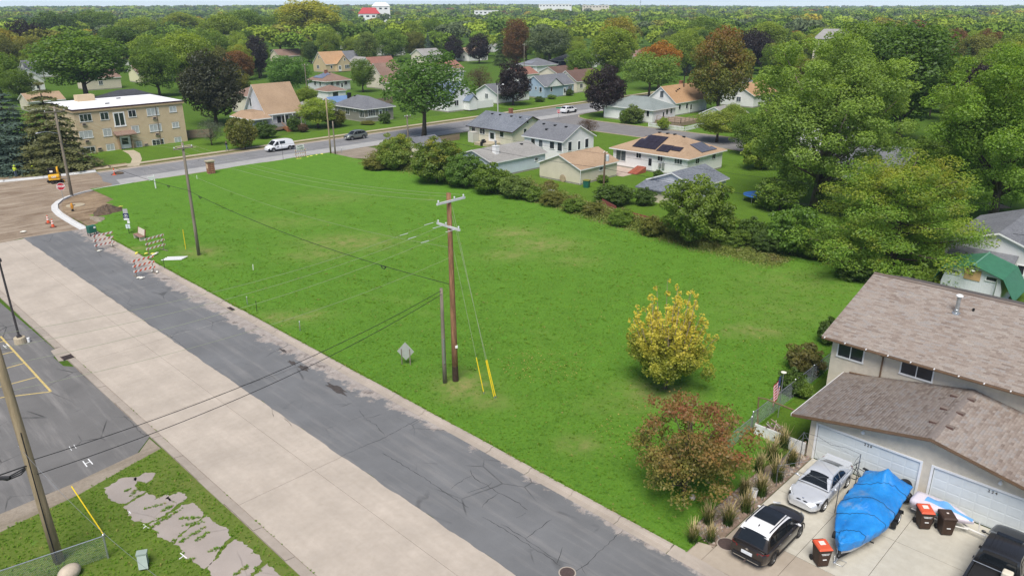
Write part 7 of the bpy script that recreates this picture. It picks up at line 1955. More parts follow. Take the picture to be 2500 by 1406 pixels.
for i in(10,25,37,56):
 pts=[]
 for j in range(2,nsec-1):
  k_=min(nst,max(0,i+int(round(3*math.sin(j*.15)))))
  pts.append(tarp_pt(k_,j)+Vector((0,0,.014)))
 MB().tube(pts,.011,5).build('tie_rope',m_black,bo)
hull=MB();hv=[]
for i in range(17):
 f=i/16;x=.35+f*(Lb-.3)
 half=1.08*min(1.0,f/.45)**.6+.03
 for(yy,zz)in((-half,.8),(-half*.9,.48),(0,.34+.3*(1-min(1,f/.3))**2),(half*.9,.48),(half,.8)):hv.append((x,yy,zz))
hull.add(hv,[(i*5+j,i*5+j+1,(i+1)*5+j+1,(i+1)*5+j)for i in range(16)for j in range(4)]+[(80,81,82,83,84)])
hull.build('hull',M('hull_white',(0.5,0.5,0.5),.4,.05),bo)
tr=empty('boat_trailer',(30.25,9.25,.055),.058,'black boat trailer under the blue tarped boat','trailer')
for s_ in(1,-1):
 MB().tube([(.0,0,.42),(1.0,s_*.32,.42),(3.2,s_*.85,.40),(7.0,s_*.85,.40)],.045,6).build('frame_rail',m_black,tr)
 add_wheel(tr,5.0,s_*1.15,.34,.2,s_,8,m_rim,False)
 mbx=MB();vv=[]
 for q in range(9):
  an=math.pi*q/8
  vv+=[(5.0+.45*math.cos(an),s_*1.03,.34+.42*math.sin(an)),(5.0+.45*math.cos(an),s_*1.30,.34+.42*math.sin(an))]
 mbx.add(vv,[(2*q,2*q+1,2*q+3,2*q+2)for q in range(8)]).build('fender',m_black,tr)
 MB().box(4.3,s_*1.16-.12,.12,4.42,s_*1.16+.12,.45).build('mud_flap',m_trim,tr)
for x_ in(2.2,4.2,5.0,6.6):MB().tube([(x_,-.9,.40),(x_,.9,.40)],.035,6).build('cross_member',m_black,tr)
MB().tube([(-.35,0,.42),(.2,0,.42)],.04,6).sphere((-.38,0,.43),.07,8,5).build('coupler',m_metal,tr)
MB().tube([(.25,.12,.0),(.25,.12,.75)],.03,6).tube([(.25,.12,.75),(.12,.12,.82)],.02,5).build('jack',m_metal,tr)
MB().tube([(.55,0,.42),(.75,0,1.05)],.04,6).build('winch_post',m_black,tr)
MB().tube([(.35,.25,.15),(.5,-.3,.05),(.1,-.25,.05),(.0,.1,.1),(.3,.2,.3)],.012,5).build('winch_strap',m_metal,tr)
o=MB().tube([(.85,.43,.95),(.85,.57,.95)],.17,16).build('roller_tyre',m_tyre,tr)
tm,rm=wheel_mesh(.36,.24,5,m_rim,True)
e=empty('spare_wheel',(37.75,8.95,.40),0,'car wheel with alloy rim leaning between the boat stern and garage door 226','wheel')
o=bpy.data.objects.new('tyre',tm);col.objects.link(o);o.parent=e;o.rotation_euler=(0,-.0,R(118));o.location=(0,0,.35)
o2=bpy.data.objects.new('rim',rm);col.objects.link(o2);o2 .parent=o
e=empty('loose_wheel',(37.4,8.75,.055),.3,'black tyre on the ground under the leaning spare wheel','tyre')
o=bpy.data.objects.new('tyre',tm);col.objects.link(o);o.parent=e;o.rotation_euler=(R(80),0,.4);o.location=(0,0,.3)
o2=bpy.data.objects.new('rim',rm);col.objects.link(o2);o2 .parent=o
e=empty('small_bicycle',(37.5,11.0,.055),1.4,'black bicycle showing above the boat tarp by the garage door','bicycle')
for x_ in(-.45,.45):
 MB().tube([(x_+.3*math.cos(a*.3927),0,.32+.3*math.sin(a*.3927))for a in range(17)],.02,5,cap=False).build('wheel',m_tyre,e)
MB().tube([(-.45,0,.32),(-.15,0,.75),(.35,0,.8),(.45,0,.32)],.02,5).tube([(-.15,0,.75),(.0,0,.32),(.35,0,.78)],.018,5).build('frame',m_black,e)
MB().tube([(.33,-.28,1.02),(.38,0,.98),(.33,.28,1.02)],.02,5).tube([(.38,0,.98),(.35,0,.78)],.02,5).build('handlebar',m_black,e)
MB().box(-.3,-.07,.9,-.02,.07,.95).tube([(-.15,0,.75),(-.15,0,.92)],.015,5).build('saddle',m_black,e)
js=empty('jet_ski',(37.0,8.25,.055),-math.pi/2-.06,'white and pink jet ski with blue cover by garage door 224','jet ski')
m_jw=M('pale_pink_gelcoat',(0.66,0.60,0.66),.35,.1,1.5,coat=.4);m_jb=M('light_blue_cover',(0.14,0.36,0.68),.7,.12,2,.3,8)
vsj=[];nst2,ns2=18,11
for i in range(nst2+1):
 f=i/nst2;x=f*2.75
 half=.58*(1.0 if f<.55 else max(.04,1-((f-.55)/.45)**1.7));zt=.88-.12*f**2+.06*math.sin(f*3);zl=.38+.28*f**2.5
 for j in range(ns2):
  s=j/(ns2-1)*2-1;a=abs(s)
  if a<.5:y,z=half*(a/.5),zt+.05*(1-(a/.5)**2)
  else:q=(a-.5)/.5;y,z=half*(1-.35*q**1.5),zt-(zt-zl)*q
  vsj.append((x,math.copysign(y,s),z))
MB().add(vsj,[(i*ns2+j,(i+1)*ns2+j,(i+1)*ns2+j+1,i*ns2+j+1)for i in range(nst2)for j in range(ns2-1)]+[tuple(range(ns2)),tuple(reversed(range(nst2*ns2,(nst2+1)*ns2)))]).build('hull',m_jw,js,smooth=True)
cv=[]
for i in range(15):
 f=i/14;x=.55+f*2.15
 hb=.26*math.exp(-((f-.42)/.16)**2);z0_=.90-.10*f**1.5
 wd=.36*(1-.75*f)
 for j in range(7):
  s=j/6*2-1
  cv.append((x,wd*s,z0_+(.10+hb)*(1-abs(s)**1.3)+.01))
MB().add(cv,[(i*7+j,(i+1)*7+j,(i+1)*7+j+1,i*7+j+1)for i in range(14)for j in range(6)]).build('cover',m_jb,js,smooth=True)
text_obj('hull_lettering','SEADOO',.27,M('teal_lettering',(0.03,0.42,0.42),.5,0),js,frame_mat((.98,-.535,.70),(1,0,0),(0,.35,1)),.006,bold=.012)
MB().lathe([(.07,0),(.07,.01)],12).build('hull_roundel',M('roundel_maroon',(0.2,0.03,0.08),.5,0),js).matrix_local=frame_mat((.38,-.565,.74),(1,0,0),(0,.3,1))
jt=empty('jet_ski_trailer',(37.0,8.25,.055),-math.pi/2-.06,'narrow white trailer carrying the jet ski','trailer')
m_tw=M('trailer_white',(0.72,0.70,0.66),.5,.08)
for s_ in(1,-1):
 MB().tube([(.1,s_*.4,.32),(1.8,s_*.4,.32),(2.6,s_*.08,.32)],.035,6).build('frame_rail',m_tw,jt)
 add_wheel(jt,1.0,s_*.68,.26,.16,s_,5,m_rim,False)
MB().tube([(2.4,0,.32),(3.55,0,.30)],.045,6).build('tongue',m_tw,jt)
MB().tube([(3.0,.1,.32),(2.95,.1,.85)],.03,6).build('winch_post',m_tw,jt)
MB().tube([(.9,-.7,.26),(.9,.7,.26)],.03,6).build('axle',m_metal,jt)
m_binbrown=M('bin_brown',(0.055,0.032,0.022),.55,.1,4);m_lidor=M('lid_orange_red',(0.62,0.10,0.045),.45,.06,3)
def bin_(loc,rz,lidmat,label,decal):
 e=empty('wheeled_bin',loc,rz,label,'bin','wheeled bins on the driveway')
 vs=[(-.25,-.28,.06),(.25,-.28,.06),(.25,.26,.06),(-.25,.26,.06),(-.31,-.35,.95),(.31,-.35,.95),(.31,.35,.95),(-.31,.35,.95)]
 MB().add(vs,[(0,3,2,1),(4,5,6,7),(0,1,5,4),(1,2,6,5),(2,3,7,6),(3,0,4,7)]).build('body',m_binbrown,e,bevel=.035)
 MB().box(-.33,-.37,.93,.33,.37,.975).build('rim',m_binbrown,e,bevel=.012)
 lid=MB().add([(-.33,-.39,.98),(.33,-.39,.98),(.33,.40,1.0),(-.33,.40,1.0),(-.27,-.32,1.06),(.27,-.32,1.06),(.28,.34,1.09),(-.28,.34,1.09)],[(0,3,2,1),(4,5,6,7),(0,1,5,4),(1,2,6,5),(2,3,7,6),(3,0,4,7)]).build('lid',lidmat,e,bevel=.02)
 for s_ in(1,-1):
  MB().tube([(s_*.24,.33,.13),(s_*.31,.33,.13)],.13,14).build('wheel',m_tyre,e)
 MB().tube([(-.26,.41,.97),(-.26,.47,.98),(.26,.47,.98),(.26,.41,.97)],.018,6).build('handle',m_binbrown,e)
 MB().box(-.09,-.345,.45,.09,-.325,.49).build('grab_bar',T_WHITE,e)
 if decal:
  MB().add([(-.13,-.05,1.075),(.13,-.05,1.075),(.13,.20,1.087),(-.13,.20,1.087)],[(0,1,2,3)]).build('lid_label',M('label_paper',(0.74,0.66,0.6),.6,.2,18),lid)
  for k_,(z_,w_)in enumerate(((.80,.2),(.74,.16))):
   MB().add([(-w_,-.352+.0,z_-.02),(w_,-.352,z_-.02),(w_,-.358,z_+.025),(-w_,-.358,z_+.025)],[(0,1,2,3)]).build('front_label',M('label_print',(0.66,0.64,0.62),.6,.55,26),e)
 else:
  MB().add([(-.05,.0,1.08),(.05,.0,1.08),(.05,.09,1.085),(-.05,.09,1.085)],[(0,1,2,3)]).build('lid_label',M('label_paper',(0.74,0.66,0.6),.6,.2,18),lid)
 return e
bin_((29.9,9.85,.055),R(-40),m_lidor,'brown wheeled bin with orange lid beside the boat bow',True)
bin_((35.95,7.40,.055),R(-52),m_lidor,'brown wheeled bin with orange lid in front of the jet ski',True)
bin_((36.2,6.50,.055),R(-52),m_binbrown,'all brown wheeled bin next to the jet ski tongue',False)
m_polewood=M('pole_wood',(0.25,0.13,0.07),.9,.5,7,.8,30,stretch=(1,1,.12))
m_polegrey=M('old_pole_wood',(0.22,0.185,0.145),.95,.25,5,.6,30,stretch=(1,1,.12))
m_poletan=M('left_pole_wood',(0.33,0.255,0.165),.95,.2,5,.5,30,stretch=(1,1,.12))
m_arm=M('painted_crossarm',(0.56,0.57,0.57),.6,.06,4)
m_insul=M('insulator',(0.62,0.64,0.66),.25,.08)
m_wire=M('bare_wire',(0.30,0.33,0.22),.6,.1)
m_cable=M('black_cable',(0.02,0.02,0.022),.6,.1)
m_guard=M('guy_guard_yellow',(0.80,0.58,0.02),.5,.08)
m_yel=M('bright_yellow_bag',(0.72,0.66,0.12),.8,.12,5,.5,9)
def pole(name,label,p,h,r0,mat,lean=(0,0),burn=False):
 e=empty(name,(p[0],p[1],0),0,label,'pole')
 mb=MB().tube([(lean[0]*f*h,lean[1]*f*h,f*h)for f in(0,.25,.5,.75,1)],[r0,r0*.94,r0*.86,r0*.78,r0*.7],14)
 mb.build('shaft',mat,e,smooth=True)
 if burn:MB().tube([(0,0,.0),(lean[0]*1.2,lean[1]*1.2,1.2)],[r0*1.02,r0*1.0],14).build('dark_butt',M('charred_butt',(0.05,0.032,0.022),.95,.3,8),e)
 return e
def crossarm(e,z,d,L,mat=None,ins=(-.45,.45,0),off=(0,-.16)):
 d=Vector((*d,0)).normalized();n=Vector((-d.y,d.x,0))
 o=Vector((off[0],off[1],z))
 a=MB().obox(o-d*L/2-n*.05,d*L,n*.1,(0,0,.13)).build('crossarm',mat or m_arm,e)
 for k in ins:
  q=o+d*L*k
  MB().lathe([(.02,.13),(.03,.16),(.055,.18),(.04,.21),(.06,.23),(.05,.28),(.02,.30)],10,(q.x,q.y,q.z)).build('insulator',m_insul,a)
 return o,d,a
MP,P2,P3,LP=(30.29,35.36),(30.48,75.34),(30.17,113.78),(5.61,35.07)
mp=pole('utility_pole','tall reddish wooden utility pole with two white crossarms in the field',MP,13.1,.21,m_polewood,(-.004,0),True)
crossarm(mp,12.55,(1,.05),2.4,None,(-.45,.45,.12));crossarm(mp,10.9,(.05,1),2.3,None,(-.45,.45,.1),(-.17,0))
MB().tube([(.0,-.21,2.6),(.0,-.2,2.75)],.1,10).build('tag_band',T_WHITE,mp)
st=pole('stub_pole','short grey old pole standing beside the tall reddish utility pole',(29.58,35.64),6.9,.15,m_polegrey)
MB().box(-.14,-.18,1.6,-.06,-.12,3.4).build('conduit',m_metal,st)
p2=pole('utility_pole','weathered grey utility pole in the field behind the barricades',P2,11.6,.17,m_polegrey,(.004,0))
crossarm(p2,11.0,(1,.1),2.0,m_polegrey)
p3=pole('utility_pole','wooden utility pole at the dug up street corner',P3,11.9,.2,m_polegrey,(.008,0))
crossarm(p3,11.2,(1,.05),2.6,m_polegrey)
MB().tube([(0,0,8.4),(-1.5,-.5,8.9),(-2.4,-.8,8.9)],.04,6).sphere((-2.6,-.86,8.86),.22,10,6,0,(1.6,.7,.4)).build('street_lamp_arm',m_metal,p3)
lp=pole('utility_pole','thick brown utility pole at the bottom left corner',LP,13.0,.23,m_poletan,(-.022,.022))
MB().tube([(-.1,-.18,.2),(-.16,-.2,2.0),(-.2,-.2,7.0)],.025,6).build('ground_wire',m_cable,lp)
for k in range(3):MB().tube([(-.1,.2,5.2),(-.5,.35,5.0-.1*k),(-1.0,.6,4.75-.06*k),(-1.6,1.0,4.9)],.03,6).build('splice_loop',m_cable,lp)
MB().tube([(-.9,.5,4.75),(-1.5,.95,4.8)],.09,8).build('splice_case',m_cable,lp)
p4=pole('utility_pole','tall yellowish wooden pole at the far kerb corner of the field',(71.77,114.85),9.5,.15,m_poletan,(-.004,0))
p5=pole('utility_pole','shorter grey pole right of the yellowish pole at the field corner',(72.33,114.3),5.6,.14,m_polegrey)
p6=pole('utility_pole','grey utility pole rising from the vine covered bush',(74.2,96.05),8.1,.15,m_polegrey)
crossarm(p6,7.8,(1,.2),1.4,m_polegrey)
p7=pole('utility_pole','dark utility pole with a grey transformer in front of the beige garage',(78.6,60.6),6.1,.14,M('dark_pole_wood',(0.13,0.09,0.055),.9,.3,6),(.012,0))
MB().lathe([(.22,0),(.24,.05),(.24,.75),(.2,.82),(.06,.86)],14,(.45,-.1,4.9)).build('transformer',M('transformer_grey',(0.52,0.56,0.58),.4,.06),p7)
MB().tube([(0,0,6.0),(.45,-.1,6.1)],.03,6).tube([(-.3,.0,6.1),(.0,.0,6.25)],.03,6).build('bracket',T_WHITE,p7)
for(p,h,lab)in(((79.5,303),12,'far grey utility pole beside the golden tree'),((200,306),13,'far grey utility pole above the buff cottage'),((113,190),9.5,'thin pole in front of the brown hip roofed garage'),((201.8,192.7),11.5,'pale utility pole beside the solar roofed white house')):
 e=pole('utility_pole',lab,p,h,.14,m_polegrey);crossarm(e,h-.5,(1,.1),2.0,m_polegrey)
e=empty('street_lamp',(126.24,125.5,0),0,'grey lamp post with curved arm at the far kerb','lamp post')
e.location=(126.24,129.0,0)
MB().tube([(0,0,0),(0,0,6.8)],[.13,.09],10).build('post',M('lamp_post_grey',(0.48,0.48,0.46),.7,.1),e)
MB().tube([(0,0,5.6),(.3,-.4,6.6),(.5,-1.0,7.0)],.035,6).build('arm',m_metal,e)
MB().sphere((.55,-1.2,7.0),.22,10,6,0,(.8,1.4,.5)).build('lamp_head',T_WHITE,e)
e=empty('parking_light',(11.4,64.1,0),0,'dark metal light pole on a concrete base at the parking lot','light pole')
m_lpole=M('dark_bronze_pole',(0.055,0.05,0.05),.5,.15)
MB().tube([(0,0,.45),(-.06,.03,6.7)],[.085,.07],10).build('shaft',m_lpole,e)
MB().lathe([(.42,0),(.40,.45),(.36,.50)],16).build('concrete_base',m_walk,e)
MB().box(-.16,-.16,.5,.16,.16,.62).build('base_plate',m_lpole,e)
MB().box(-.62,-.2,6.55,.08,.22,6.8).build('lamp_head',m_lpole,e,bevel=.03)
MB().lathe([(.1,0),(.1,.3),(.11,.3),(.11,.34)],10,(.5,-.25,0)).build('cap_bucket',T_WHITE,e)
def wire(name,label,a,b,sag,r,mat,cat='wire',n=22,group=None):
 a,b=Vector(a),Vector(b)
 pts=[a.lerp(b,i/n)-Vector((0,0,4*sag*(i/n)*(1-i/n)))-a for i in range(n+1)]
 e=bpy.data.objects.new(name,MB().tube(pts,r,5).mesh(name,mat));col.objects.link(e);e.location=a
 return tag(e,label,cat,group)
RW=.008
for k,(dx,wd)in enumerate(((-1.05,'left'),(.2,'middle'),(1.05,'right'))):
 wire('power_line',f'{wd} bare wire from the upper white crossarm to the grey pole in the field',(MP[0]+dx,MP[1]+.1,12.8),(P2[0]+dx,P2[1],11.25),.9,RW,m_wire)
 wire('power_line',f'{wd} bare wire between the grey field pole and the street corner pole',(P2[0]+dx,P2[1],11.25),(P3[0]+dx,P3[1],11.5),.9,RW,m_wire)
 wire('power_line',f'{wd} bare wire leaving the street corner pole to the upper left',(P3[0]+dx,P3[1],11.5),(P3[0]+dx-6,P3[1]+60,11),1.0,RW,m_wire)
for k,(dy,z,wd)in enumerate(((1.03,11.15,'first'),(.2,11.1,'second'),(-1.03,11.1,'third'))):
 wire('power_line',f'{wd} wire of the lower white crossarm crossing the road to the left',(MP[0]-.17,MP[1]+dy,z),(LP[0],LP[1]+dy*.8,(11.2,10.8,10.4)[k]),.75,RW,m_wire)
 for(f0,f1)in((.015,.045),(.10,.125)):
  a_=Vector((MP[0]-.17,MP[1]+dy,z)).lerp(Vector((LP[0],LP[1]+dy*.8,10.8)),f0);b_=Vector((MP[0]-.17,MP[1]+dy,z)).lerp(Vector((LP[0],LP[1]+dy*.8,10.8)),f1)
  q_=Vector((0,0,-.75*4*f0*(1-f0)))
  tag(MB().tube([a_+q_,b_+q_],.017,6).build('strain_insulator',m_insul),f'pale strain insulator on the {wd} road crossing wire, {"at the crossarm" if f0 < .05 else "out from the crossarm"}','insulator')
wire('power_line','neutral wire crossing the road below the three crossarm wires',(MP[0]-.2,MP[1],8.9),(LP[0],LP[1],8.9),.7,RW,m_wire)
wire('power_line','neutral wire along the field from the tall pole',(MP[0]-.15,MP[1],9.6),(P2[0],P2[1],8.6),.8,RW,m_wire)
wire('phone_cable','thick black cable from the tall reddish pole to the grey field pole',(MP[0]-.2,MP[1]+.1,7.1),(P2[0]-.15,P2[1],6.9),.7,.02,m_cable,'cable')
wire('phone_cable','thick black cable from the grey field pole to the street corner pole',(P2[0]-.15,P2[1],6.9),(P3[0]-.1,P3[1],7.4),.7,.02,m_cable,'cable')
for f_,a_,b_ in((.18,(MP[0]-.2,MP[1]+.1,7.1),(P2[0]-.15,P2[1],6.9)),(.93,(MP[0]-.2,MP[1]+.1,7.1),(P2[0]-.15,P2[1],6.9)),(.12,(P2[0]-.15,P2[1],6.9),(P3[0]-.1,P3[1],7.4)),(.55,(P2[0]-.15,P2[1],6.9),(P3[0]-.1,P3[1],7.4))):
 p_=Vector(a_).lerp(Vector(b_),f_)-Vector((0,0,4*.7*f_*(1-f_)+.06))
 tag(MB().tube([p_+Vector((0,-.3,.02)),p_+Vector((0,-.12,-.14)),p_+Vector((0,.12,-.14)),p_+Vector((0,.3,.02)),p_+Vector((0,.0,.05)),p_+Vector((0,-.3,.02))],.035,5).build('cable_splice',m_cable),{.18:'black splice loop on the cable nearest the tall reddish pole',.93:'black splice on the cable just before the grey field pole',.12:'black splice just past the grey field pole',.55:'black splice bundle midway to the street corner pole'}[f_],'splice')
wire('phone_cable','upper black cable crossing the road to the bottom left pole',(29.5,35.6,6.75),(LP[0]-.1,LP[1]+.05,5.45),.75,.018,m_cable,'cable')
wire('phone_cable','lower black cable crossing the road to the bottom left pole',(29.5,35.5,6.55),(LP[0],LP[1]-.05,4.75),.8,.018,m_cable,'cable')
wire('phone_cable','black cable leaving the bottom left pole towards the left edge',(LP[0]-.1,LP[1],5.3),(-14,36,6.2),.3,.03,m_cable,'cable')
wire('service_wire','pale twisted wire running down past the bottom left pole',(5.3,35.6,6.1),(6.6,20.0,6.4),.7,.007,m_metal)
wire('power_line','wire from the yellowish corner pole towards the pole in the vine bush',(71.7,114.8,9.2),(74.2,96,7.9),.3,.012,m_cable)
wire('power_line','wire running from the vine bush pole to the transformer pole',(74.2,96,7.7),(78.6,60.6,5.9),.5,.012,m_cable)
wire('phone_cable','black cable along the back yards to the transformer pole',(74.2,96,5.6),(78.6,60.6,4.0),.5,.022,m_cable,'cable')
wire('phone_cable','black cable from the transformer pole over the green roofed shed',(78.6,60.6,4.0),(79.5,8,4.6),.5,.022,m_cable,'cable')
wire('power_line','thin wire from the transformer pole past the cottonwood',(78.6,60.6,5.9),(84,8,6.2),.5,.012,m_cable)
for k,(x,y,z,gx,gy,gl,wd)in enumerate(((0,0,9.4,*(30.3,32.56),2.5,'nearest the pole'),(0,0,12.3,*(30.32,31.61),2.6,'in the middle'),(0,0,11.6,*(30.47,31.61),2.6,'farthest from the pole'))):
 a_=Vector((MP[0]+.15,MP[1]-.05,z));b_=Vector((gx,gy,.1));d_=(a_-b_).normalized()
 g_=empty('guy_wire',b_,0,f'steel guy wire with a yellow guard, the one {wd}','guy wire')
 MB().tube([(0,0,0),tuple(a_-b_)],.011,5).build('strand',m_wire,g_)
 MB().tube([tuple(d_*.15),tuple(d_*gl)],.032,6).build('guard',m_guard,g_)
 MB().cyl((0,0,-.1),.03,.25,6).build('anchor',m_metal,g_)
e=empty('diamond_sign',(29.5,39.75,.1),R(-52),'grey back of a diamond shaped sign on two posts in the field','sign')
MB().add([(-.62,0,1.0),(0,0,.32),(.62,0,1.0),(0,0,1.72),(-.62,.012,1.0),(0,.012,.32),(.62,.012,1.0),(0,.012,1.72)],[(0,1,2,3),(7,6,5,4),(0,4,5,1),(1,5,6,2),(2,6,7,3),(3,7,4,0)]).build('plate',M('sign_back_metal',(0.52,0.52,0.50),.45,.1,4,metal=.4),e)
for x_ in(-.3,.3):MB().box(x_-.03,-.05,-.1,x_+.03,-.005,1.2).build('post',m_polegrey,e)
for p,h,c,lab in(((31.98,66.76),.55,T_WHITE,'white plastic marker post alone in the field'),((46.57,111.54),.5,T_WHITE,'white marker near the brick pillar'),((27.35,50.43),.8,m_metal,'grey pipe with white cap near the kerb'),((27.2,58.71),.7,m_metal,'grey stake near the storm drain'),((27,56.68),.9,m_cable,'dark stake beside the storm drain'),((30.36,78.22),2.1,m_guard,'yellow marker stake beside the grey field pole'),((26.2,73.46),1.0,m_cable,'black stake beside the stacked white boards'),((62.98,115.44),2.6,m_cable,'thin dark sign post at the far edge of the field'),((73.14,113.53),.9,m_metal,'short grey stake at the gravel drive')):
 e=empty('marker_post',(p[0],p[1],.08),0,lab,'marker')
 MB().tube([(0,0,0),(.02,0,h)],.035 if c is not m_cable else.025,6).build('stake',c,e);MB().tube([(.02,0,h),(.02,0,h+.06)],.045,6).build('cap',T_WHITE if c in(T_WHITE,m_metal)else c,e)
e=empty('guard_rod',(*(7.6,39.2),0),0,'yellow guy guard rod leaning over the grass at the bottom left','rod')
q_=(7.72,35.4);MB().tube([(0,0,1.1),(q_[0]-e.location.x,q_[1]-e.location.y,.05)],.03,6).build('rod',m_guard,e);MB().cyl((q_[0]-e.location.x,q_[1]-e.location.y,-.05),.04,.25,6).build('anchor',m_metal,e)
e=empty('boulder',(*(5.63,33.56),0),.4,'smooth tan boulder beside the bottom left fence','boulder')
MB().sphere((0,0,.28),.42,16,10,0,(1.25,.95,.8)).build('stone',M('smooth_tan_stone',(0.50,0.42,0.33),.85,.15,3,.3,10),e,smooth=True)
e=empty('utility_box',(*(8.28,32.05),0),R(-30),'pale green utility box with its cover hanging open','utility box')
MB().box(-.2,-.14,0,.2,.14,.62).build('case',M('pale_green_box',(0.30,0.36,0.32),.6,.06),e,bevel=.02);MB().box(-.15,-.15,.05,.15,-.142,.5).build('dark_inside',m_black,e)
MB().add([(-.2,-.15,.62),(.2,-.15,.62),(.28,-.5,.12),(-.12,-.5,.12)],[(0,1,2,3)]).build('open_cover',M('pale_green_box',(0.30,0.36,0.32),.6,.06),e);MB().box(-.23,-.17,.62,.23,.17,.7).build('top',M('pale_green_box',(0.3,.36,.32)),e)
m_orange=M('reflective_orange',(0.66,0.10,0.03),.5,.08);m_rail=M('reflective_white',(0.78,0.76,0.72),.5,.06)
def bag(e,x,y,z,rz=0.,mat=None,s=1.):
 s*=.8;mb=MB().sphere((0,0,.1*s),.2*s,9,6,0,(1.5,.8,.55)).sphere((.3*s,0,.1*s),.08*s,6,4,0,(1.2,1.6,.5))
 mb.build('sandbag',mat or M('white_sandbag',(0.72,0.70,0.62),.85,.12,5,.5,9),e,smooth=True,loc=(x,y,z),rz=rz)
def barricade(a,b,zoff,label,bags=(),h=1.75,slope=1,stripe=None,board=None):
 a,b=Vector((*a,0)),Vector((*b,0));d=b-a;W=d.length
 e=empty('barricade',(a.x,a.y,zoff),math.atan2(d.y,d.x),label,'barricade','striped road barricades')
 for x_ in(.06,W-.06):
  MB().box(x_-.03,-.03,.05,x_+.03,.03,h).build('upright',m_polegrey,e)
  MB().box(x_-.04,-.65,0,x_+.04,.65,.06).build('foot',m_polegrey,e)
 for k in range(3):
  z0=h-.22-k*.52
  r_=MB().box(-.18,-.055,z0,W+.18,-.032,z0+.21).build('rail',m_rail,e)
  x_=-.16
  while x_<W+.02:
   dx=.2*slope
   xs=[max(-.178,min(W+.178,q))for q in(x_,x_+.22,x_+.22+dx,x_+dx)]
   MB().add([(xs[0],-.0575,z0+.004),(xs[1],-.0575,z0+.004),(xs[2],-.0575,z0+.206),(xs[3],-.0575,z0+.206)],[(0,1,2,3)]).build('stripe',stripe or m_orange,r_)
   x_+=.46
 for(bx,by,mt)in bags:bag(e,bx,by,.03,.6*bx,m_yel if mt else None)
 if board:
  s_=MB().box(W/2-.75,-.09,h-.1,W/2+.75,-.065,h+.75).build('sign_board',T_WHITE,e)
  for i,wd in enumerate(board):
   text_obj('lettering',wd,.36,m_black,s_,frame_mat((W/2,-.095,h+.52-i*.40),(1,0,0),(0,0,1)),.003,bold=.008)
 return e
barricade((23.75,84.85),(25.45,84.95),0,'red striped barricade by the green box at the road end',[(.05,-.5,0),(1.75,.4,0)],slope=1,stripe=M('faded_red',(0.45,0.13,0.09),.6,.1))
barricade((26.9,79.2),(28.7,79.6),.12,'striped barricade on the grass beside the bus bench',[(.2,-.4,1),(.5,-.6,0),(.1,-.8,0),(-.1,.2,1)],stripe=M('brown_orange',(0.42,0.17,0.06),.6,.1))
barricade((23.4,73.2),(25.15,73.35),0,'nearest striped barricade standing in the asphalt lane',[(.0,-.55,0),(.1,-.9,0),(1.7,.3,0),(1.9,-.3,0)])
barricade((65.2,115.2),(67.15,115.3),0,'road closed barricade with a white sign board at the cross street',[(.0,-.5,1),(.4,-.7,1),(1.9,-.5,1),(2.2,-.3,1)],1.5,1,M('pinkish_stripe',(0.55,0.25,0.2),.6,.1),('ROAD','CLOSED'))
for i,(p,lab)in enumerate((((32.24,101.94),'yellow sandbag dropped in the grass left of the bus stop sign'),((26.15,80.36),'yellow sandbag lying at the kerb beside the barricades'),((68.05,115.09),'yellow sandbag nearest the road closed barricade'),((69.28,115.38),'second yellow sandbag along the cross street edge'),((70.33,115.34),'farthest yellow sandbag along the cross street edge'),((20.41,98.29),'pale sack lying on the construction dirt'))):
 e=empty('sandbag',(p[0],p[1],.09 if i<2 else.02),random.uniform(0,3),lab,'sandbag');bag(e,0,0,0,0,m_yel if i<5 else None,1.25)
e=empty('stacked_boards',(28.0,75.9,.12),R(-40),'white and black striped boards lying on the grass','boards')
for k in range(4):
 MB().box(-1.0+.12*k,-.42+k*.24,.02+.02*k,1.0+.12*k,-.24+k*.24,.05+.02*k).build('board',T_WHITE if k!=3 else T_WHITE,e);MB().box(-.98+.12*k,-.24+k*.24,.015,1.0+.12*k,-.18+k*.24,.03).build('dark_board',m_black,e)
for p,lab in(((23.62,100.72),'orange traffic cone standing farther from the road end'),((23.47,98.41),'orange traffic cone nearer to the road end')):
 e=empty('traffic_cone',(p[0],p[1],0),0,lab,'cone','orange traffic cones')
 MB().lathe([(.36,0),(.36,.05),(.2,.06)],8).build('base',M('cone_base_brown',(0.12,0.05,0.035),.8,.2),e)
 MB().lathe([(.18,.05),(.05,.95),(.03,.97)],14).build('body',M('cone_orange',(0.72,0.12,0.05),.6,.08),e)
 for z_,r_ in((.42,.132),(.68,.092)):MB().lathe([(r_+.006,z_),(r_-.014,z_+.14)],14).build('white_band',m_rail,e)
e=empty('construction_cone',(*(39.29,124.08),0),0,'slim orange channel marker at the end of the new kerb','cone')
MB().lathe([(.3,0),(.3,.06),(.09,.07),(.06,1.0),(.04,1.05)],10).build('tube',M('cone_orange',(0.72,0.12,0.05),.6,.08),e);MB().lathe([(.09,.55),(.083,.7)],10).build('white_band',m_rail,e)
e=empty('green_box',(25.45,91.3,0),.15,'dark green plastic utility box at the end of the new kerb','box')
MB().box(-.42,-.32,.35,.42,.32,1.15).build('case',M('dark_green_plastic',(0.02,0.12,0.085),.6,.1),e,bevel=.04);MB().box(.1,-.335,.85,.34,-.322,1.05).build('label',T_WHITE,e)
for x_ in(-.36,.36):
 for y_ in(-.26,.26):MB().box(x_-.03,y_-.03,0,x_+.03,y_+.03,.36).build('leg',m_black,e)
e=empty('bus_bench',(28.55,85.55,.1),R(90),'cream and maroon bus bench facing the road','bench')
m_cream=M('cream_bench',(0.62,0.55,0.45),.8,.08);m_maroon=M('maroon_bench',(0.22,0.05,0.06),.7,.12)
MB().box(-1.0,-.1,.42,1.0,.42,.5).build('seat',M('brown_seat',(0.27,0.16,0.13),.8,.15),e)
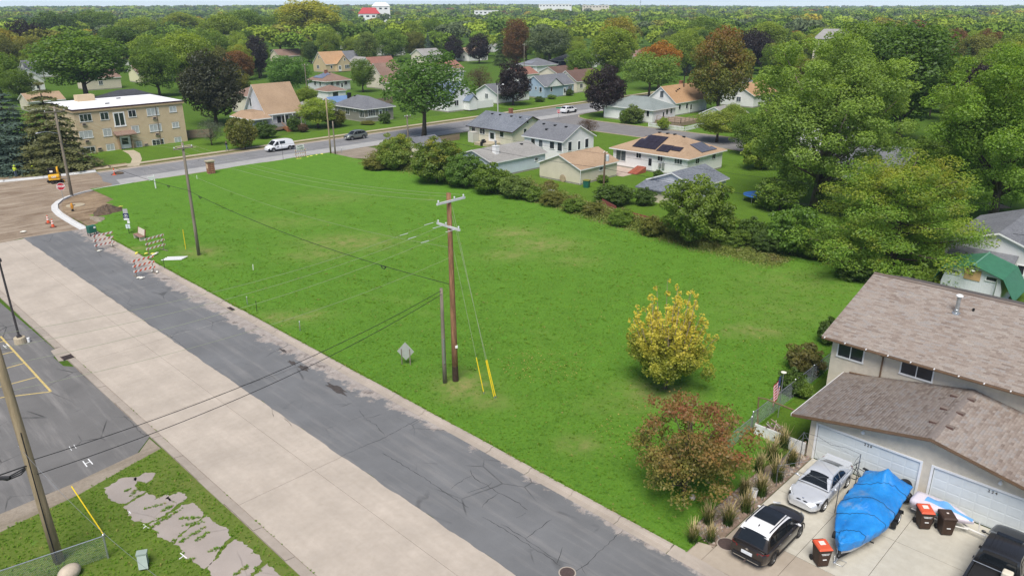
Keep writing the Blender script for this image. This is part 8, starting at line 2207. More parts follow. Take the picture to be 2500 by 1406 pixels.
MB().obox((-.95,-.12,.52),(1.9,0,0),(0,-.06,.0),(0,-.12,.62)).build('backrest',m_cream,e)
for x_ in(-.98,.9):MB().obox((x_,-.11,.5),(.08,0,0),(0,-.09,0),(0,-.13,.7)).build('back_frame',m_maroon,e)
for x_ in(-.85,.75):MB().box(x_,-.15,0,x_+.12,.4,.42).build('leg',m_cream,e)
e=empty('bus_stop_sign',(28.5,88.75,.1),R(-45),'bus stop sign with a dark blue T panel on a post','sign')
MB().tube([(0,0,0),(0,0,1.0)],.035,6).tube([(0,.03,.9),(0,.03,2.9)],.03,6).build('post',m_black,e)
m_navy=M('navy_sign',(0.012,0.02,0.09),.5,.08)
MB().box(-.26,-.02,2.35,.26,.0,2.85).build('grey_panel',M('sign_back_metal',(0.52,0.52,0.50),.45,.1),e);s_=MB().box(-.32,-.035,1.55,.32,-.022,2.35).build('blue_panel',m_navy,e)
MB().lathe([(.22,0),(.22,.004)],18).build('white_ring',T_WHITE,s_).matrix_local=frame_mat((0,-.037,2.02),(1,0,0),(0,0,1))
MB().lathe([(.19,0),(.19,.004)],18).build('navy_disc',m_navy,s_).matrix_local=frame_mat((0,-.042,2.02),(1,0,0),(0,0,1))
text_obj('letter','T',.34,T_WHITE,s_,frame_mat((0,-.047,2.02),(1,0,0),(0,0,1)),.003,bold=.014)
MB().box(-.3,-.045,1.58,.3,-.037,1.76).build('white_strip',T_WHITE,s_);MB().box(.02,-.03,1.2,.3,-.015,1.5).build('notice',T_WHITE,e);MB().box(-.24,-.03,.6,.24,-.015,1.08).build('timetable',M('timetable_paper',(0.62,0.68,0.72),.6,.25,14),e)
e=empty('brick_pillar',(49.9,114.0,0),0,'short brick pillar with a pale stone cap at the far field edge','pillar')
for k in range(22):
 for q in range(4):
  o_=.1 if k%2 else 0
  x_=-.5+q*.25+(o_ if q else 0);x1_=min(.5,-.5+(q+1)*.25+o_)
  MB().box(x_+.005,-.4,.1+k*.08,x1_-.005,.4,.172+k*.08).build('brick',m_brickred if(k*7+q*3)%4 else M('orange_brick',(0.42,0.22,0.13),.9,.2),e)
MB().box(-.47,-.37,0,.47,.37,1.85).build('mortar_core',m_foundation,e);MB().box(-.62,-.5,1.87,.62,.5,2.08).build('cap',m_walk,e,bevel=.03)
MB().box(-.515,-.3,.9,-.503,.3,1.6).build('plaque',M('plaque_buff',(0.6,0.42,0.3),.7,.1),e)
e=empty('sign_post',(39.8,109.7,.1),0,'white real estate sign post with short arm near the cross street','sign')
MB().box(-.06,-.06,0,.06,.06,1.95).build('post',T_WHITE,e);MB().box(-.9,-.05,1.65,-.06,.05,1.75).build('arm',T_WHITE,e);MB().box(-.75,-.02,1.2,-.2,.02,1.6).build('hanging_board',T_WHITE,e)
def octagon(r):return[(r*math.cos(math.pi/8+k*math.pi/4),r*math.sin(math.pi/8+k*math.pi/4))for k in range(8)]
m_stopred=M('stop_red',(0.45,0.02,0.035),.45,.06)
def stop_sign(loc,rz,s,label):
 e=empty('stop_sign',loc,rz,label,'sign')
 MB().tube([(0,.04,0),(0,.04,2.2)],.035,6).build('post',m_metal,e)
 MB().prism(octagon(.48*s),0,.01).build('white_edge',T_WHITE,e).matrix_local=frame_mat((0,0,1.85),(1,0,0),(0,0,1))
 MB().prism(octagon(.44*s),.011,.016).build('red_face',m_stopred,e).matrix_local=frame_mat((0,0,1.85),(1,0,0),(0,0,1))
 text_obj('lettering','STOP',.34*s,T_WHITE,e,frame_mat((0,-.02,1.85),(1,0,0),(0,0,1)),.002,bold=.014)
 return e
stop_sign((28.6,112.0,.0),R(-20),1.1,'red octagonal stop sign at the dug up street corner')
e=stop_sign((*(129.97,113.51),0),R(-60),.9,'small stop sign with a green street name blade at the side street')
MB().box(-.6,-.02,2.5,.6,.02,2.75).build('name_blade',M('street_green',(0.01,0.22,0.09),.5,.06),e)
nk=empty('new_kerb');tag(nk,kind='structure')
cur=[(26.0,94.9),(26.0,98),(26.05,101),(26.15,104),(26.5,107),(27.2,109.6),(28.4,111.8),(30.0,113.5),(32.2,114.8),(35,115.6),(39,115.9)]
for a,b in zip(cur[:-1],cur[1:]):
 d=Vector((b[0]-a[0],b[1]-a[1],0));n=Vector((d.y,-d.x,0)).normalized()
 MB().obox((a[0]-n.x*.75,a[1]-n.y*.75,-.05),d*.995,n*.62,(0,0,.07)).build('kerb_pan',m_newkerb,nk);MB().obox((a[0]-n.x*.13,a[1]-n.y*.13,-.05),d*.995,n*.16,(0,0,.21)).build('kerb_upstand',m_newkerb,nk)
cur=[(8,171),(11.8,150),(14,143),(17.2,137.6),(21,133.6),(26,130.6),(31,129.2),(38.2,128.4)]
for a,b in zip(cur[:-1],cur[1:]):
 d=Vector((b[0]-a[0],b[1]-a[1],0));n=Vector((-d.y,d.x,0)).normalized()
 MB().obox((a[0],a[1],-.05),d*.998,n*.75,(0,0,.12)).build('kerb_pan',m_newkerb,nk);MB().obox((a[0]+n.x*.751,a[1]+n.y*.751,-.05),d*.998,n*.18,(0,0,.26)).build('kerb_upstand',m_newkerb,nk)
sheet('dug_corner',[(26.3,95.2),(27.6,96),(28.6,99),(30.5,102),(32.5,105),(34,108),(34.6,111),(33.5,114.4),(30.5,113.2),(28.6,111.2),(27.4,108.8),(26.6,105.5),(26.3,100)],.125,m_soil)
sheet('trench_soil',[(16.5,139.5),(21.5,134.8),(26.5,131.8),(31.5,130.3),(44,129.6),(44,132.6),(34,133.2),(28,134.6),(22,139)],.04,m_soil)
def mound(name,label,c,rx,ry,h,mat,seed,rz=0):
 r=random.Random(seed);mb=MB();n=22;k=9;vs=[(0,0,h)]
 ph=[r.uniform(0,6.28)for _ in range(4)]
 for i in range(1,k+1):
  f=i/k
  for j in range(n):
   a=2*math.pi*j/n
   w_=1+.15*math.sin(3*a+ph[0])+.08*math.sin(7*a+ph[1])
   vs.append((rx*f*w_*math.cos(a),ry*f*w_*math.sin(a),max(-.05,h*(1-f**1.3)+(r.uniform(-.1,.12)*h if i<k else-.05))))
 fs=[(0,1+j,1+(j+1)%n)for j in range(n)]+[(1+(i-1)*n+j,1+i*n+j,1+i*n+(j+1)%n,1+(i-1)*n+(j+1)%n)for i in range(1,k)for j in range(n)]
 o=mb.add(vs,fs).build(name,mat,smooth=False,loc=(c[0],c[1],.1),rz=rz);return tag(o,label,'dirt pile')
mound('dirt_pile','heap of dark turf and soil beside the dug up corner',(30.4,101.2),1.7,2.6,.75,M('dark_turf_soil',(0.105,0.075,0.05),.95,.4,3,.8,8),3,-.5)
mound('rubble_pile','low pile of pale soil and stones at the new kerb',(28.2,98.0),.8,1.5,.3,m_gravel,4)
mound('sod_pile','small dark soil pile near the channel marker',(*(39.94,124.36),),.9,.5,.3,M('dark_turf_soil',(0.105,0.075,0.05),.95,.4),6)
e=empty('fire_hydrant',(27.4,104.3,.12),.4,'orange and yellow fire hydrant at the dug up corner','hydrant')
m_hyd=M('hydrant_orange',(0.60,0.27,0.03),.5,.1)
MB().lathe([(.16,.0),(.16,.1),(.12,.12),(.12,.3)],12).build('base',m_black,e);MB().lathe([(.12,.3),(.12,.75),(.15,.78),(.15,.84),(.11,.95),(.03,1.02),(.03,1.08)],12).build('barrel',m_hyd,e);MB().tube([(-.22,0,.62),(.22,0,.62)],.06,8).tube([(0,-.24,.6),(0,0,.6)],.075,8).build('nozzles',m_hyd,e)
e=empty('concrete_pad',(28.6,107.2,.13),0,'round pale concrete pad behind the hydrant','pad');MB().lathe([(1.1,0),(1.1,.05),(.95,.06)],20).build('disc',m_walk,e);MB().lathe([(.3,.06),(.3,.09)],14,(-.3,0,0)).build('lid',m_iron,e)
e=empty('excavator',(31.3,124.6,0),R(8),'small yellow excavator with black cab on tracks at the new kerb','excavator')
m_cat=M('machine_yellow',(0.78,0.42,0.03),.45,.06)
for s_ in(1,-1):
 pts=[(-1.0,.18),(-.85,.03),(.85,.03),(1.0,.18),(1.0,.34),(.85,.48),(-.85,.48),(-1.0,.34)]
 vs=[(x,s_*.55,z)for x,z in pts]+[(x,s_*.92,z)for x,z in pts]
 t_=MB().add(vs,[tuple(range(8)),tuple(reversed(range(8,16)))]+[(i,8+i,8+(i+1)%8,(i+1)%8)for i in range(8)]).build('track',m_tyre,e)
 for x_ in(-.8,-.27,.27,.8):MB().tube([(x_,s_*.93,.25),(x_,s_*.95,.25)],.15,10).build('roller',m_iron,t_)
e.scale=(.86,.86,.86);MB().box(-.55,-.55,.3,.55,.55,.62).build('undercarriage',m_black,e);TU=Matrix.Rotation(R(62),4,'Z')
def UB():
 m_=MB();m_.T=TU;return m_
UB().box(-1.05,-.85,.62,.75,.85,1.0).build('deck',m_cat,e,bevel=.08)
b_=UB().box(-1.15,-.85,1.0,-.25,.85,1.55).build('engine_cover',m_cat,e,bevel=.15)
text_obj('lettering','CAT',.36,T_WHITE,b_,TU@frame_mat((-.7,.862,1.2),(-1,0,0),(0,0,1)),.004,bold=.02)
text_obj('lettering','CAT',.36,T_WHITE,b_,TU@frame_mat((-1.162,.0,1.2),(0,-1,0),(0,0,1)),.004,bold=.02)
c_=UB().box(-.25,-.2,1.0,.75,.85,2.35).build('cab',m_carglass,e,bevel=.06);UB().box(-.32,-.27,2.35,.82,.9,2.47).build('cab_roof',m_black,e,bevel=.05)
for x_ in(-.25,.72):
 for y_ in(-.2,.82):UB().box(x_-.04,y_-.04,1.0,x_+.04,y_+.04,2.36).build('cab_pillar',m_black,c_)
UB().box(-.28,-.1,1.3,-.26,.75,2.3).build('cab_panel',m_black,e);UB().box(-.295,.1,1.85,-.285,.55,2.15).build('cab_sticker',T_WHITE,e)
UB().tube([(.8,-.4,1.0),(1.7,-.4,2.3),(2.6,-.4,2.2)],.13,6).build('boom',m_cat,e);UB().tube([(2.6,-.4,2.3),(3.0,-.4,.9)],.1,6).build('stick',m_cat,e)
UB().add([(2.75,-.7,.9),(3.2,-.7,.85),(3.15,-.7,.35),(2.7,-.7,.3),(2.75,-.1,.9),(3.2,-.1,.85),(3.15,-.1,.35),(2.7,-.1,.3)],[(0,1,2,3),(7,6,5,4),(1,5,6,2),(2,6,7,3),(3,7,4,0)]).build('bucket',m_iron,e)
MB().box(1.0,-.9,.1,1.12,.9,.42).build('dozer_blade',m_cat,e)
m_skin=M('skin',(0.45,0.28,0.2),.6,.05)
def person(loc,rz,label,J,shirt,trousers,hat=None,hatmat=None,extra=None):
 """J: joint positions; the body is grown as one surface over the joints"""
 e=empty('person',loc,rz,label,'person')
 names=list(J);idx={n:i for i,n in enumerate(names)}
 ED=[('pelvis','chest'),('chest','neck'),('neck','head'),('head','crown'),('chest','shl'),('shl','ell'),('ell','hal'),('chest','shr'),('shr','elr'),('elr','har'),('pelvis','hpl'),('hpl','knl'),('knl','anl'),('anl','tol'),('pelvis','hpr'),('hpr','knr'),('knr','anr'),('anr','tor')]
 RAD=dict(pelvis=.15,chest=.165,neck=.06,head=.10,crown=.08,sh=.075,el=.052,ha=.045,hp=.10,kn=.075,an=.055,to=.05)
 me=bpy.data.meshes.new('body');me.from_pydata([J[n]for n in names],[(idx[a],idx[b])for a,b in ED],[])
 o=bpy.data.objects.new('body',me);col.objects.link(o)
 md=o.modifiers.new('skin','SKIN');
 if not me.skin_vertices:
  bm=bmesh.new();bm.from_mesh(me);bm.verts.layers.skin.verify();bm.to_mesh(me);bm.free()
 for n,i in idx.items():
  r_=RAD.get(n)or RAD[n[:2]]
  me.skin_vertices[0].data[i].radius=(r_,r_);me.skin_vertices[0].data[i].use_root=(n=='pelvis')
 o.modifiers.new('sub','SUBSURF').levels=2
 dg=bpy.context.evaluated_depsgraph_get();me2=bpy.data.meshes.new_from_object(o.evaluated_get(dg));bpy.data.objects.remove(o)
 me2 .name='body';me2 .materials.clear()
 for mt in(shirt,trousers,m_skin,T_DARK):me2 .materials.append(mt)
 pel,ch,nk_=Vector(J['pelvis']),Vector(J['chest']),Vector(J['neck'])
 ax_=(nk_-pel).normalized()
 for p in me2 .polygons:
  c=p.center;t_=(c-pel).dot(ax_)
  near_leg=min((c-Vector(J[k])).length for k in('knl','knr','anl','anr','hpl','hpr','tol','tor'))<min((c-Vector(J[k])).length for k in('chest','shl','shr','ell','elr','hal','har','neck','head'))
  hand=min((c-Vector(J[k])).length for k in('hal','har'))<.07
  p.material_index=3 if c.z<.1 else(1 if near_leg else(2 if(hand or(c-Vector(J['head'])).length<.17)else 0));p.use_smooth=True
 b=bpy.data.objects.new('body',me2);col.objects.link(b);b.parent=e
 hd=Vector(J['head']);cr=Vector(J['crown']);up=(cr-hd).normalized()
 if hatmat:
  MB().sphere(tuple(hd+up*.09),.125,12,7,0,(1,1,.75)).build(hat,hatmat,e,smooth=True)
  if hat=='hard_hat':MB().lathe([(.17,0),(.17,.015),(.1,.02)],14,tuple(hd+up*.07)).build('hat_brim',hatmat,e)
 if extra:
  MB().sphere(tuple(pel.lerp(ch,.62)),.2,12,8,0,(.95,1.1,1.35)).build('safety_vest',extra,e,smooth=True)
 return e
m_hivis=M('hi_vis_yellow',(0.62,0.78,0.05),.7,.06);m_jean=M('denim',(0.12,0.16,0.22),.85,.15);m_dkcl=M('dark_clothing',(0.02,0.024,0.028),.85,.1)
def stand(dx=0.0):return dict(pelvis=(0,0,.95),chest=(0,0,1.32),neck=(0,0,1.52),head=(.02,0,1.62),crown=(.02,0,1.74),shl=(0,.2,1.42),ell=(.02,.27,1.15),hal=(.12,.25,.92),shr=(0,-.2,1.42),elr=(.02,-.27,1.15),har=(.12,-.25,.92),hpl=(0,.1,.88),knl=(.02,.11,.48),anl=(0,.12,.08),tol=(.16,.12,.05),hpr=(0,-.1,.88),knr=(.02,-.11,.48),anr=(0,-.12,.08),tor=(.16,-.12,.05))
person((28.4,133.3,.05),R(-60),'road worker standing in yellow vest, hard hat and jeans',stand(),m_hivis,m_jean,'hard_hat',m_hivis,m_hivis)
J=stand();J.update(chest=(.28,0,1.18),neck=(.46,0,1.25),head=(.54,0,1.27),crown=(.62,0,1.33),shl=(.38,.2,1.22),ell=(.5,.25,.95),hal=(.62,.18,.72),shr=(.38,-.2,1.22),elr=(.5,-.25,.95),har=(.62,-.15,.72))
person((31.0,133.6,.05),R(-120),'road worker in yellow jacket bending over a tool',J,m_hivis,m_dkcl,'hard_hat',m_hivis)
J=stand();J.update(knl=(.2,.1,.5),anl=(.3,.1,.1),tol=(.45,.1,.06),knr=(-.05,-.1,.48),anr=(-.28,-.1,.12),tor=(-.16,-.1,.04),ell=(-.12,.26,1.18),hal=(-.2,.25,.95),elr=(.16,-.26,1.18),har=(.32,-.24,1.02))
person((60.6,130.6,.06),R(0),'pedestrian in dark clothes striding along the far pavement',J,m_dkcl,m_jean,'hair',T_DARK)
e=empty('shovel',(30.6,133.2,.05),0,'pale wooden handled shovel held by the bending road worker','shovel')
MB().tube([(.3,.1,.85),(-.6,-.3,.1)],.03,6).build('handle',m_wood,e);MB().sphere((-.7,-.35,.08),.16,8,5,0,(1,.8,.3)).build('blade',m_metal,e)
for p,lab in(((31.43,138.56),'wooden survey stake between the two road workers'),((32.64,134.82),'wooden survey stake right of the bending road worker')):
 e=empty('survey_stake',(p[0],p[1],0),0,lab,'stake');MB().box(-.04,-.02,0,.04,.02,1.2).build('stake',M('raw_stake',(0.6,0.42,0.2),.8,.1),e);MB().box(-.042,-.022,1.1,.042,.022,1.2).build('painted_tip',m_orange,e)
e=empty('open_hatch',(*(29.46,134.46),.05),.3,'dark open ground hatch at the feet of the road worker','hatch');MB().box(-.9,-.5,0,.9,.5,.06).build('pit',m_black,e);MB().box(.5,-.6,.06,1.3,.3,.1).build('cover',T_WHITE,e)
def board_fence(name,label,a,b,h,mat,step=.16,gap=.01,cat='fence',posts=True):
 a,b=Vector((*a,0)),Vector((*b,0));d=b-a;L=d.length;d/=L;n=Vector((-d.y,d.x,0))
 e=empty(name,a,0,label,cat);k=int(L/step);me=MB().obox((0,0,.04),d*(step-gap),n*.02,(0,0,h-.04)).mesh('board',mat)
 for i in range(k):
  o=bpy.data.objects.new('board',me);col.objects.link(o);o.parent=e;o.location=d*(i*step)
 for z_ in(h*.25,h*.8):MB().obox(n*.021+Vector((0,0,z_)),d*L,n*.04,(0,0,.08)).build('rail',mat,e)
 return e
board_fence('white_privacy_fence','white vinyl privacy fence right of the white gabled house',(130.9,141.0),(136.6,141.0),1.8,T_WHITE,.55)
board_fence('white_privacy_fence','white fence in front of the navy house',(240,203),(256,203),1.9,T_WHITE,.8)
board_fence('picket_fence','white picket fence section along the side street',(134.8,92.8),(134.8,84.0),.95,T_WHITE,.3,.14)
board_fence('picket_fence','white picket fence section running to the small garage',(134.8,83.9),(145.2,84.6),.95,T_WHITE,.3,.14)
board_fence('red_fence','weathered red board fence among the weeds behind the field',(74.0,57.2),(72.2,53.6),1.35,M('faded_red_board',(0.30,0.10,0.075),.9,.2,4),.15)
board_fence('red_fence','red board fence partly hidden by weeds left of the big round bush',(72.1,52.4),(71.4,45.5),1.1,M('faded_red_board',(0.30,0.10,0.075),.9,.2,4),.15)
board_fence('wood_fence','grey wooden fence between the taupe bungalow and the brown gable',(108,163.5),(124,166),1.7,m_wood,.4)
board_fence('wood_fence','low grey wooden fence left of the dark roofed house',(88.5,109.5),(97,109.5),1.2,m_wood,.3)
board_fence('wood_fence','wooden fence behind the massive bronze green tree',(61.5,150),(66.5,147.5),1.6,m_wood,.4)
e=empty('trampoline',(91.2,45.0,0),0,'round trampoline with blue edge pad in the back yard','trampoline')
MB().lathe([(1.9,.82),(2.0,.86),(2.0,.9),(1.9,.9)],24).build('edge_pad',M('pad_blue',(0.04,0.16,0.48),.6,.1),e);MB().lathe([(.01,.86),(1.9,.86)],24).build('jump_mat',m_black,e)
for k in range(6):MB().tube([(1.9*math.cos(k*1.047),1.9*math.sin(k*1.047),0),(1.9*math.cos(k*1.047),1.9*math.sin(k*1.047),.84)],.03,5).build('leg',m_metal,e)
e=empty('green_bin',(82.0,66.2,.03),.3,'green wheeled bin at the corner of the beige garage','bin')
MB().add([(-.3,-.35,0),(.3,-.35,0),(.3,.35,0),(-.3,.35,0),(-.38,-.42,1.0),(.38,-.42,1.0),(.38,.42,1.0),(-.38,.42,1.0)],[(0,3,2,1),(4,5,6,7),(0,1,5,4),(1,2,6,5),(2,3,7,6),(3,0,4,7)]).build('body',M('dark_green_plastic',(0.02,0.12,0.085),.6,.1),e);MB().box(-.42,-.46,1.0,.42,.46,1.08).build('lid',M('olive_lid',(0.2,0.2,0.04),.6,.1),e)
e=empty('white_cooler',(74.9,66.6,.03),.2,'white cooler box on the ground among the garden weeds','cooler');MB().box(-.6,-.4,0,.6,.4,.6).build('tub',m_metal,e);MB().box(-.65,-.45,.6,.65,.45,.72).build('lid',T_WHITE,e)
e=empty('patio_chair',(94.6,71.2,.05),2.0,'brown patio armchair outside the sliding window','chair')
MB().box(-.35,-.35,.3,.35,.35,.45).build('seat',T_BROWN,e);MB().box(-.35,.28,.45,.35,.38,1.0).build('backrest',T_BROWN,e)
for x_ in(-.35,.35):MB().box(x_-.04,-.35,0,x_+.04,.36,.65).build('arm',T_BROWN,e)
e=empty('utility_trailer',(107.4,22.0,0),.9,'dark open utility trailer under the right edge maple','trailer');MB().box(-1.6,-.9,.5,1.6,.9,.6).build('bed',m_wood,e)
for y_ in(-.9,.9):MB().tube([(-1.6,y_,.6),(-1.6,y_,1.2),(1.6,y_,1.2),(1.6,y_,.6)],.03,5).build('side_rail',m_black,e)
for s_ in(1,-1):add_wheel(e,0,s_*1.05,.33,.2,s_,5,m_rim,False)
Ps,Ns=[],[]
r_=np.random.default_rng(99)
line=[(72.6,104),(73.2,92),(73.5,80),(73.6,71),(72.4,62),(71.0,54),(70.0,46),(69.6,38),(69.3,31)]
for a,b in zip(line[:-1],line[1:]):
 L_=math.hypot(b[0]-a[0],b[1]-a[1]);k=int(L_*900)
 f=r_.random(k);off=r_.normal(0,1.15,k);clump=.7+.3*np.sin(f*L_*2.1+a[0])*np.sin(f*L_*.7)
 x=a[0]+(b[0]-a[0])*f+off;y=a[1]+(b[1]-a[1])*f+r_.normal(0,.3,k)
 z=.1+r_.random(k)**1.2*(2.7*clump*(1 if a[1]>62 else(.7 if a[1]>47 else.28)))*np.exp(-(off/1.6)**2)
 Ps.append(np.stack([x,y,z],1));Ns.append(np.tile([-.3,-.3,.6],(k,1)))
P=np.concatenate(Ps);me=leaf_mesh('fence_line_weeds',P,np.concatenate(Ns),np.full(len(P),.2),r_.random(len(P)),0,2,jit=.8,r=r_)
o=bpy.data.objects.new('fence_line_weeds',me);col.objects.link(o);o.color=(0.25,0.30,0.07,1);o['accent']=(0.26,0.15,0.09);o['accent_amount']=.28;o['accent_top']=.3
tag(o,'tangle of green and brown weeds along the back line of the field','weeds',kind='stuff')
P=[]
for(c_,rr_,n_)in(((36.2,32.6),3.0,260),((33.5,22.0),3.2,120),((42,30),12,160)):
 for k in range(n_):
  a=random.uniform(0,6.28);q=rr_*math.sqrt(random.random());P.append((c_[0]+q*math.cos(a),c_[1]+q*math.sin(a),field_z(c_[0],c_[1])+.05))
P=np.array(P);me=leaf_mesh('fallen_leaves',P,np.tile([0,0,1.0],(len(P),1)),np.full(len(P),.11),r_.random(len(P)),0,1,jit=.25,r=r_)
o=bpy.data.objects.new('fallen_leaves',me);col.objects.link(o);o.color=(0.42,0.34,0.12,1);o['accent_amount']=0.
tag(o,'fallen yellow leaves scattered on the grass under the maple','leaves',kind='stuff')
def tuft_mesh(seed,n=9,h=.085,sp=.12):
 r=random.Random(seed);mb=MB()
 for k in range(n):
  a=r.uniform(0,6.28);q=r.random()*sp*.6;L=h*r.uniform(.6,1.25);w=r.uniform(.006,.011)*1.6
  b=Vector((q*math.cos(a*3),q*math.sin(a*3),0));d=Vector((math.cos(a),math.sin(a),0));s=Vector((-d.y,d.x,0))*w
  m1=b+d*L*.25+Vector((0,0,L*.62));t_=b+d*L*.75+Vector((0,0,L*.85))
  mb.add([b-s,b+s,m1+s*.8,m1-s*.8,t_],[(0,1,2,3),(3,2,4)])
 o=bpy.data.objects.new('tuft_source',mb.mesh('tuft',m_tuft));return o
t=NT('grass_blades');p=t.pos()
big=t.noise(p,.55,5,.65);f_=t.n('ShaderNodeObjectInfo').outputs['Random']
c=t.mix(t.ramp(big,[(.3,0.),(.7,1.)]),(0.110,0.255,0.018),(0.182,0.345,0.032))
c=t.mix(t.ramp(f_,[(.0,0.),(1.,.8)]),c,(0.245,0.365,0.052))
c=t.mix(t.ramp(f_,[(.93,0.),(.97,.8)]),c,(0.42,0.37,0.13))
d_=t.n('ShaderNodeBsdfDiffuse');t.set(d_.inputs['Color'],c);tr_=t.n('ShaderNodeBsdfTranslucent');t.set(tr_.inputs['Color'],c)
mx=t.n('ShaderNodeMixShader');mx.inputs[0].default_value=.35
t.nt.links.new(d_.outputs[0],mx.inputs[1]);t.nt.links.new(tr_.outputs[0],mx.inputs[2]);t.nt.links.new(mx.outputs[0],t.out.inputs[0])
m_tuft=t.mt
def grass_cover(name,label,verts,faces,density,smin,smax,seed):
 me=bpy.data.meshes.new(name);me.from_pydata(verts,[],faces);me.update()
 o=bpy.data.objects.new(name,me);col.objects.link(o)
 ng=bpy.data.node_groups.new(name,'GeometryNodeTree')
 ng.interface.new_socket('Geometry',in_out='INPUT',socket_type='NodeSocketGeometry');ng.interface.new_socket('Geometry',in_out='OUTPUT',socket_type='NodeSocketGeometry')
 N=ng.nodes;gi=N.new('NodeGroupInput');go=N.new('NodeGroupOutput')
 dp=N.new('GeometryNodeDistributePointsOnFaces');dp.inputs['Density'].default_value=density;dp.inputs['Seed'].default_value=seed
 io=N.new('GeometryNodeInstanceOnPoints');oi=N.new('GeometryNodeObjectInfo');src=tuft_mesh(seed)
 col.objects.link(src);src.location=(0,0,-30);src.parent=o;src.name='tuft';src.hide_render=True
 oi.inputs['Object'].default_value=src;oi.inputs['As Instance'].default_value=True
 rv=N.new('FunctionNodeRandomValue');rv.data_type='FLOAT_VECTOR';rv.inputs[0].default_value=(-.25,-.25,0);rv.inputs[1].default_value=(.25,.25,6.28)
 rs=N.new('FunctionNodeRandomValue');rs.data_type='FLOAT';rs.inputs[2].default_value=smin;rs.inputs[3].default_value=smax
 lk=ng.links.new
 lk(gi.outputs[0],dp.inputs['Mesh']);lk(dp.outputs['Points'],io.inputs['Points']);lk(oi.outputs['Geometry'],io.inputs['Instance']);lk(rv.outputs[0],io.inputs['Rotation']);lk(rs.outputs[1],io.inputs['Scale']);lk(io.outputs[0],go.inputs[0])
 md=o.modifiers.new('grass','NODES');md.node_group=ng
 return tag(o,label,'grass',kind='stuff')
fv=[tuple(v.co)for v in field.data.vertices];ff=[]
for pl in field.data.polygons:
 c_=pl.center
 dd=math.hypot(c_.x,c_.y)
 if random.random()<(112-dd)/60 and random.random()>dryness(c_.x,c_.y)*1.1:ff.append(tuple(pl.vertices))
grass_cover('field_grass','short green grass covering the vacant field',fv,ff,12,.45,1.1,1)
ff2=[f for f in ff if random.random()<.25]
grass_cover('field_weeds','taller tufts of weedy grass scattered over the field',fv,ff2,1.6,1.3,2.1,2)
def inside(x,y,poly):
 r_=False;j=len(poly)-1
 for i in range(len(poly)):
  if(poly[i][1]>y)!=(poly[j][1]>y)and x<(poly[j][0]-poly[i][0])*(y-poly[i][1])/(poly[j][1]-poly[i][1])+poly[i][0]:r_=not r_
  j=i
 return r_
vs,fs=[],[]
s_=.22
for iy in range(int(36/s_)):
 for ix in range(int(15/s_)):
  x,y=-2.2+ix*s_,6+iy*s_
  if not inside(x+.1,y+.1,vl)or any(inside(x+.1,y+.1,q)for q in PATHP):continue
  b=len(vs);vs+=[(x,y,.006),(x+s_,y,.006),(x+s_,y+s_,.006),(x,y+s_,.006)];fs.append((b,b+1,b+2,b+3))
grass_cover('corner_grass','weedy grass around the broken path at the bottom left',vs,fs,22,.45,1.25,3)
vn,fs=[],[]
for a,b in(((11.3,34.88),(9.06,34.36)),((11.54,32.11),(10.42,31.88)),((11.58,32.6),(10.43,32.41)),((11.63,32.96),(10.63,33.55)),((11.54,30.54),(10.61,30.71)),((10.13,30.75),(9.47,30.8)),((11.76,28.51),(10.75,28.33)),((11.09,35.44),(10.36,35.39)),((10.87,35.92),(9.85,36.16)),((10.2,38.5),(9.73,38.46)),((10.38,32.38),(10.04,32.33)),((9.45,34.17),(9.61,33.69)),((11.68,33.4),(10.69,34.22)),((10.72,38.45),(9.71,37.78)),((11.72,36.7),(11.02,36.85))):
 a,b=Vector((*a,.024)),Vector((*b,.024));d=b-a;n=Vector((-d.y,d.x,0)).normalized()
 for k in range(8):
  w0,w1=.11*math.sin((k+.3)/8.6*3.14),.11*math.sin((k+1.3)/8.6*3.14)
  p,q=a+d*k/8,a+d*(k+1)/8;o_=len(vn);vn+=[tuple(p-n*w0),tuple(q-n*w1),tuple(q+n*w1),tuple(p+n*w0)];fs.append((o_,o_+1,o_+2,o_+3))
grass_cover('path_weeds','strips of grass growing through the broken path',vn,fs,110,.6,1.3,6)
edge=[]
fs=[]
for k in range(320):
 y=15.4+k*.25
 b=len(edge);edge+=[(26.24,y,.12),(26.44,y,.12),(26.44,y+.25,.12),(26.24,y+.25,.12)]
 if random.random()<.8:fs.append((b,b+1,b+2,b+3))
grass_cover('kerb_grass','fringe of grass leaning over the right kerb',edge,fs,60,.7,1.5,4)
edge=[];fs=[]
for k in range(190):
 y=12+k*.25
 b=len(edge);edge+=[(13.40,y,.0),(13.45,y,.0),(13.45,y+.25,.0),(13.40,y+.25,.0)]
 if math.sin(k*.37)+math.sin(k*.11)>.3:fs.append((b,b+1,b+2,b+3))
grass_cover('gutter_weeds','small weeds growing in the left gutter joint',edge,fs,60,.35,.8,5)
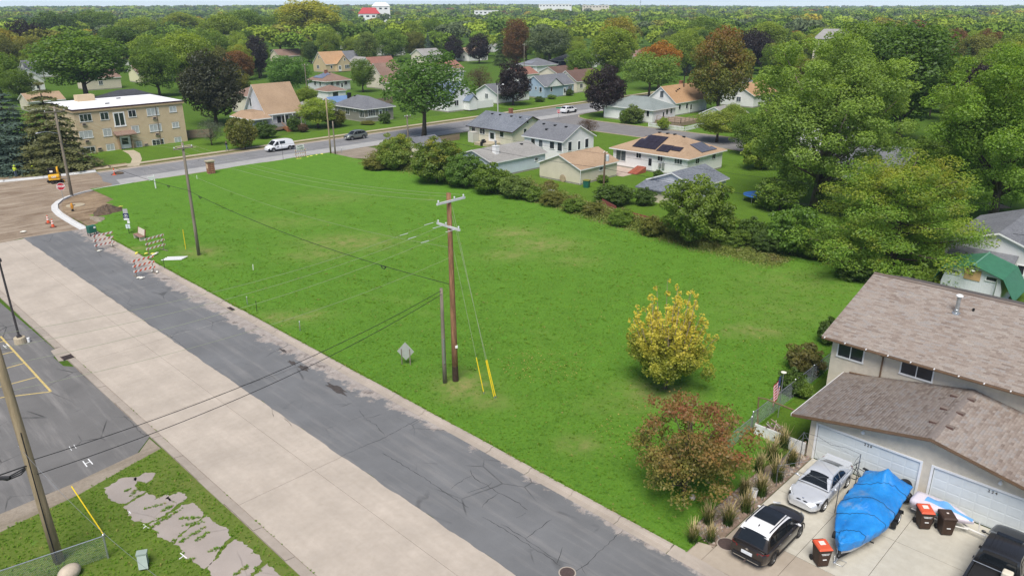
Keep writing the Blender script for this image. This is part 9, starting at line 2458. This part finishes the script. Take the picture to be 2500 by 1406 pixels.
def far_block(name,label,u,d,w,dep,z0,h,mat,roofm=None,rr=None):
 """a large building d metres off at bearing u from the view axis"""
 a=-az+math.atan(u);x,y=d*math.sin(a),d*math.cos(a)
 e=empty(name,(x,y,far_rise(x,y)+z0),-a,label,'building')
 MB().box(-w/2,-dep/2,-z0,w/2,dep/2,h).build('wall',mat,e)
 if rr:MB().add([(-w/2-.5,-dep/2-.5,h),(w/2+.5,-dep/2-.5,h),(w/2+.5,dep/2+.5,h),(-w/2-.5,dep/2+.5,h),(-w/2*.6,0,h+rr),(w/2*.6,0,h+rr)],[(0,1,5,4),(1,2,5),(2,3,4,5),(3,0,4),(0,3,2,1)]).build('roof',roofm,e)
 else:MB().box(-w/2-.3,-dep/2-.3,h,w/2+.3,dep/2+.3,h+.6).build('roof',roofm or W_PLASTER,e)
 for k in range(max(2,int(w/6))):
  MB().box(-w/2+2+k*6,-dep/2-.1,h-3.2,-w/2+5+k*6,-dep/2,h-1.6).build('window',m_glass,e)
 return e
far_block('red_roof_hall','far hall with red roof and white wall above the woods',-.175,860,22,16,0,16,W_PLASTER,M('bright_red_roof',(0.45,0.06,0.06),.6,.1),6)
far_block('white_dome_hall','far white hall beside the red roofed hall',-.160,930,20,14,0,23,W_PLASTER,W_PLASTER,4)
far_block('white_store','far long white store building, left of the middle',-.03,1150,34,20,0,15,W_PLASTER)
far_block('pale_warehouse','far pale warehouse above the woods near the middle',.055,1500,60,30,0,22,W_PLASTER)
far_block('cream_warehouse','far cream warehouse right of the pale warehouse',.105,1550,50,30,0,20,W_CREAM)
far_block('grey_roof_hall','far house with grey hip roof at the right above the woods',.405,330,14,11,0,11.5,W_CREAM,R_LGREY,3.5)
for u_,d_,nm_ in((.16,900,'left'),(-.05,1000,'far left')):
 a=-az+math.atan(u_);x,y=d_*math.sin(a),d_*math.cos(a)
 e=empty('radio_mast',(x,y,far_rise(x,y)),0,f'thin {nm_} radio mast above the far woods','mast');MB().tube([(0,0,0),(0,0,30)],[.5,.2],6).build('mast',m_metal,e);MB().box(-1.5,-.2,26,1.5,.2,26.4).build('antenna',m_metal,e)
hm=bpy.data.materials.new('pale_air');hm.use_nodes=True;hn=hm.node_tree;hn.nodes.clear()
ho=hn.nodes.new('ShaderNodeOutputMaterial');pv=hn.nodes.new('ShaderNodeVolumePrincipled')
pv.inputs['Color'].default_value=(.66,.80,1.0,1);pv.inputs['Density'].default_value=.00015;pv.inputs['Anisotropy'].default_value=.0
hn.links.new(pv.outputs[0],ho.inputs['Volume'])
tag(MB().box(-6600,-6600,-1.1,6600,6600,62).build('haze',hm),kind='stuff')
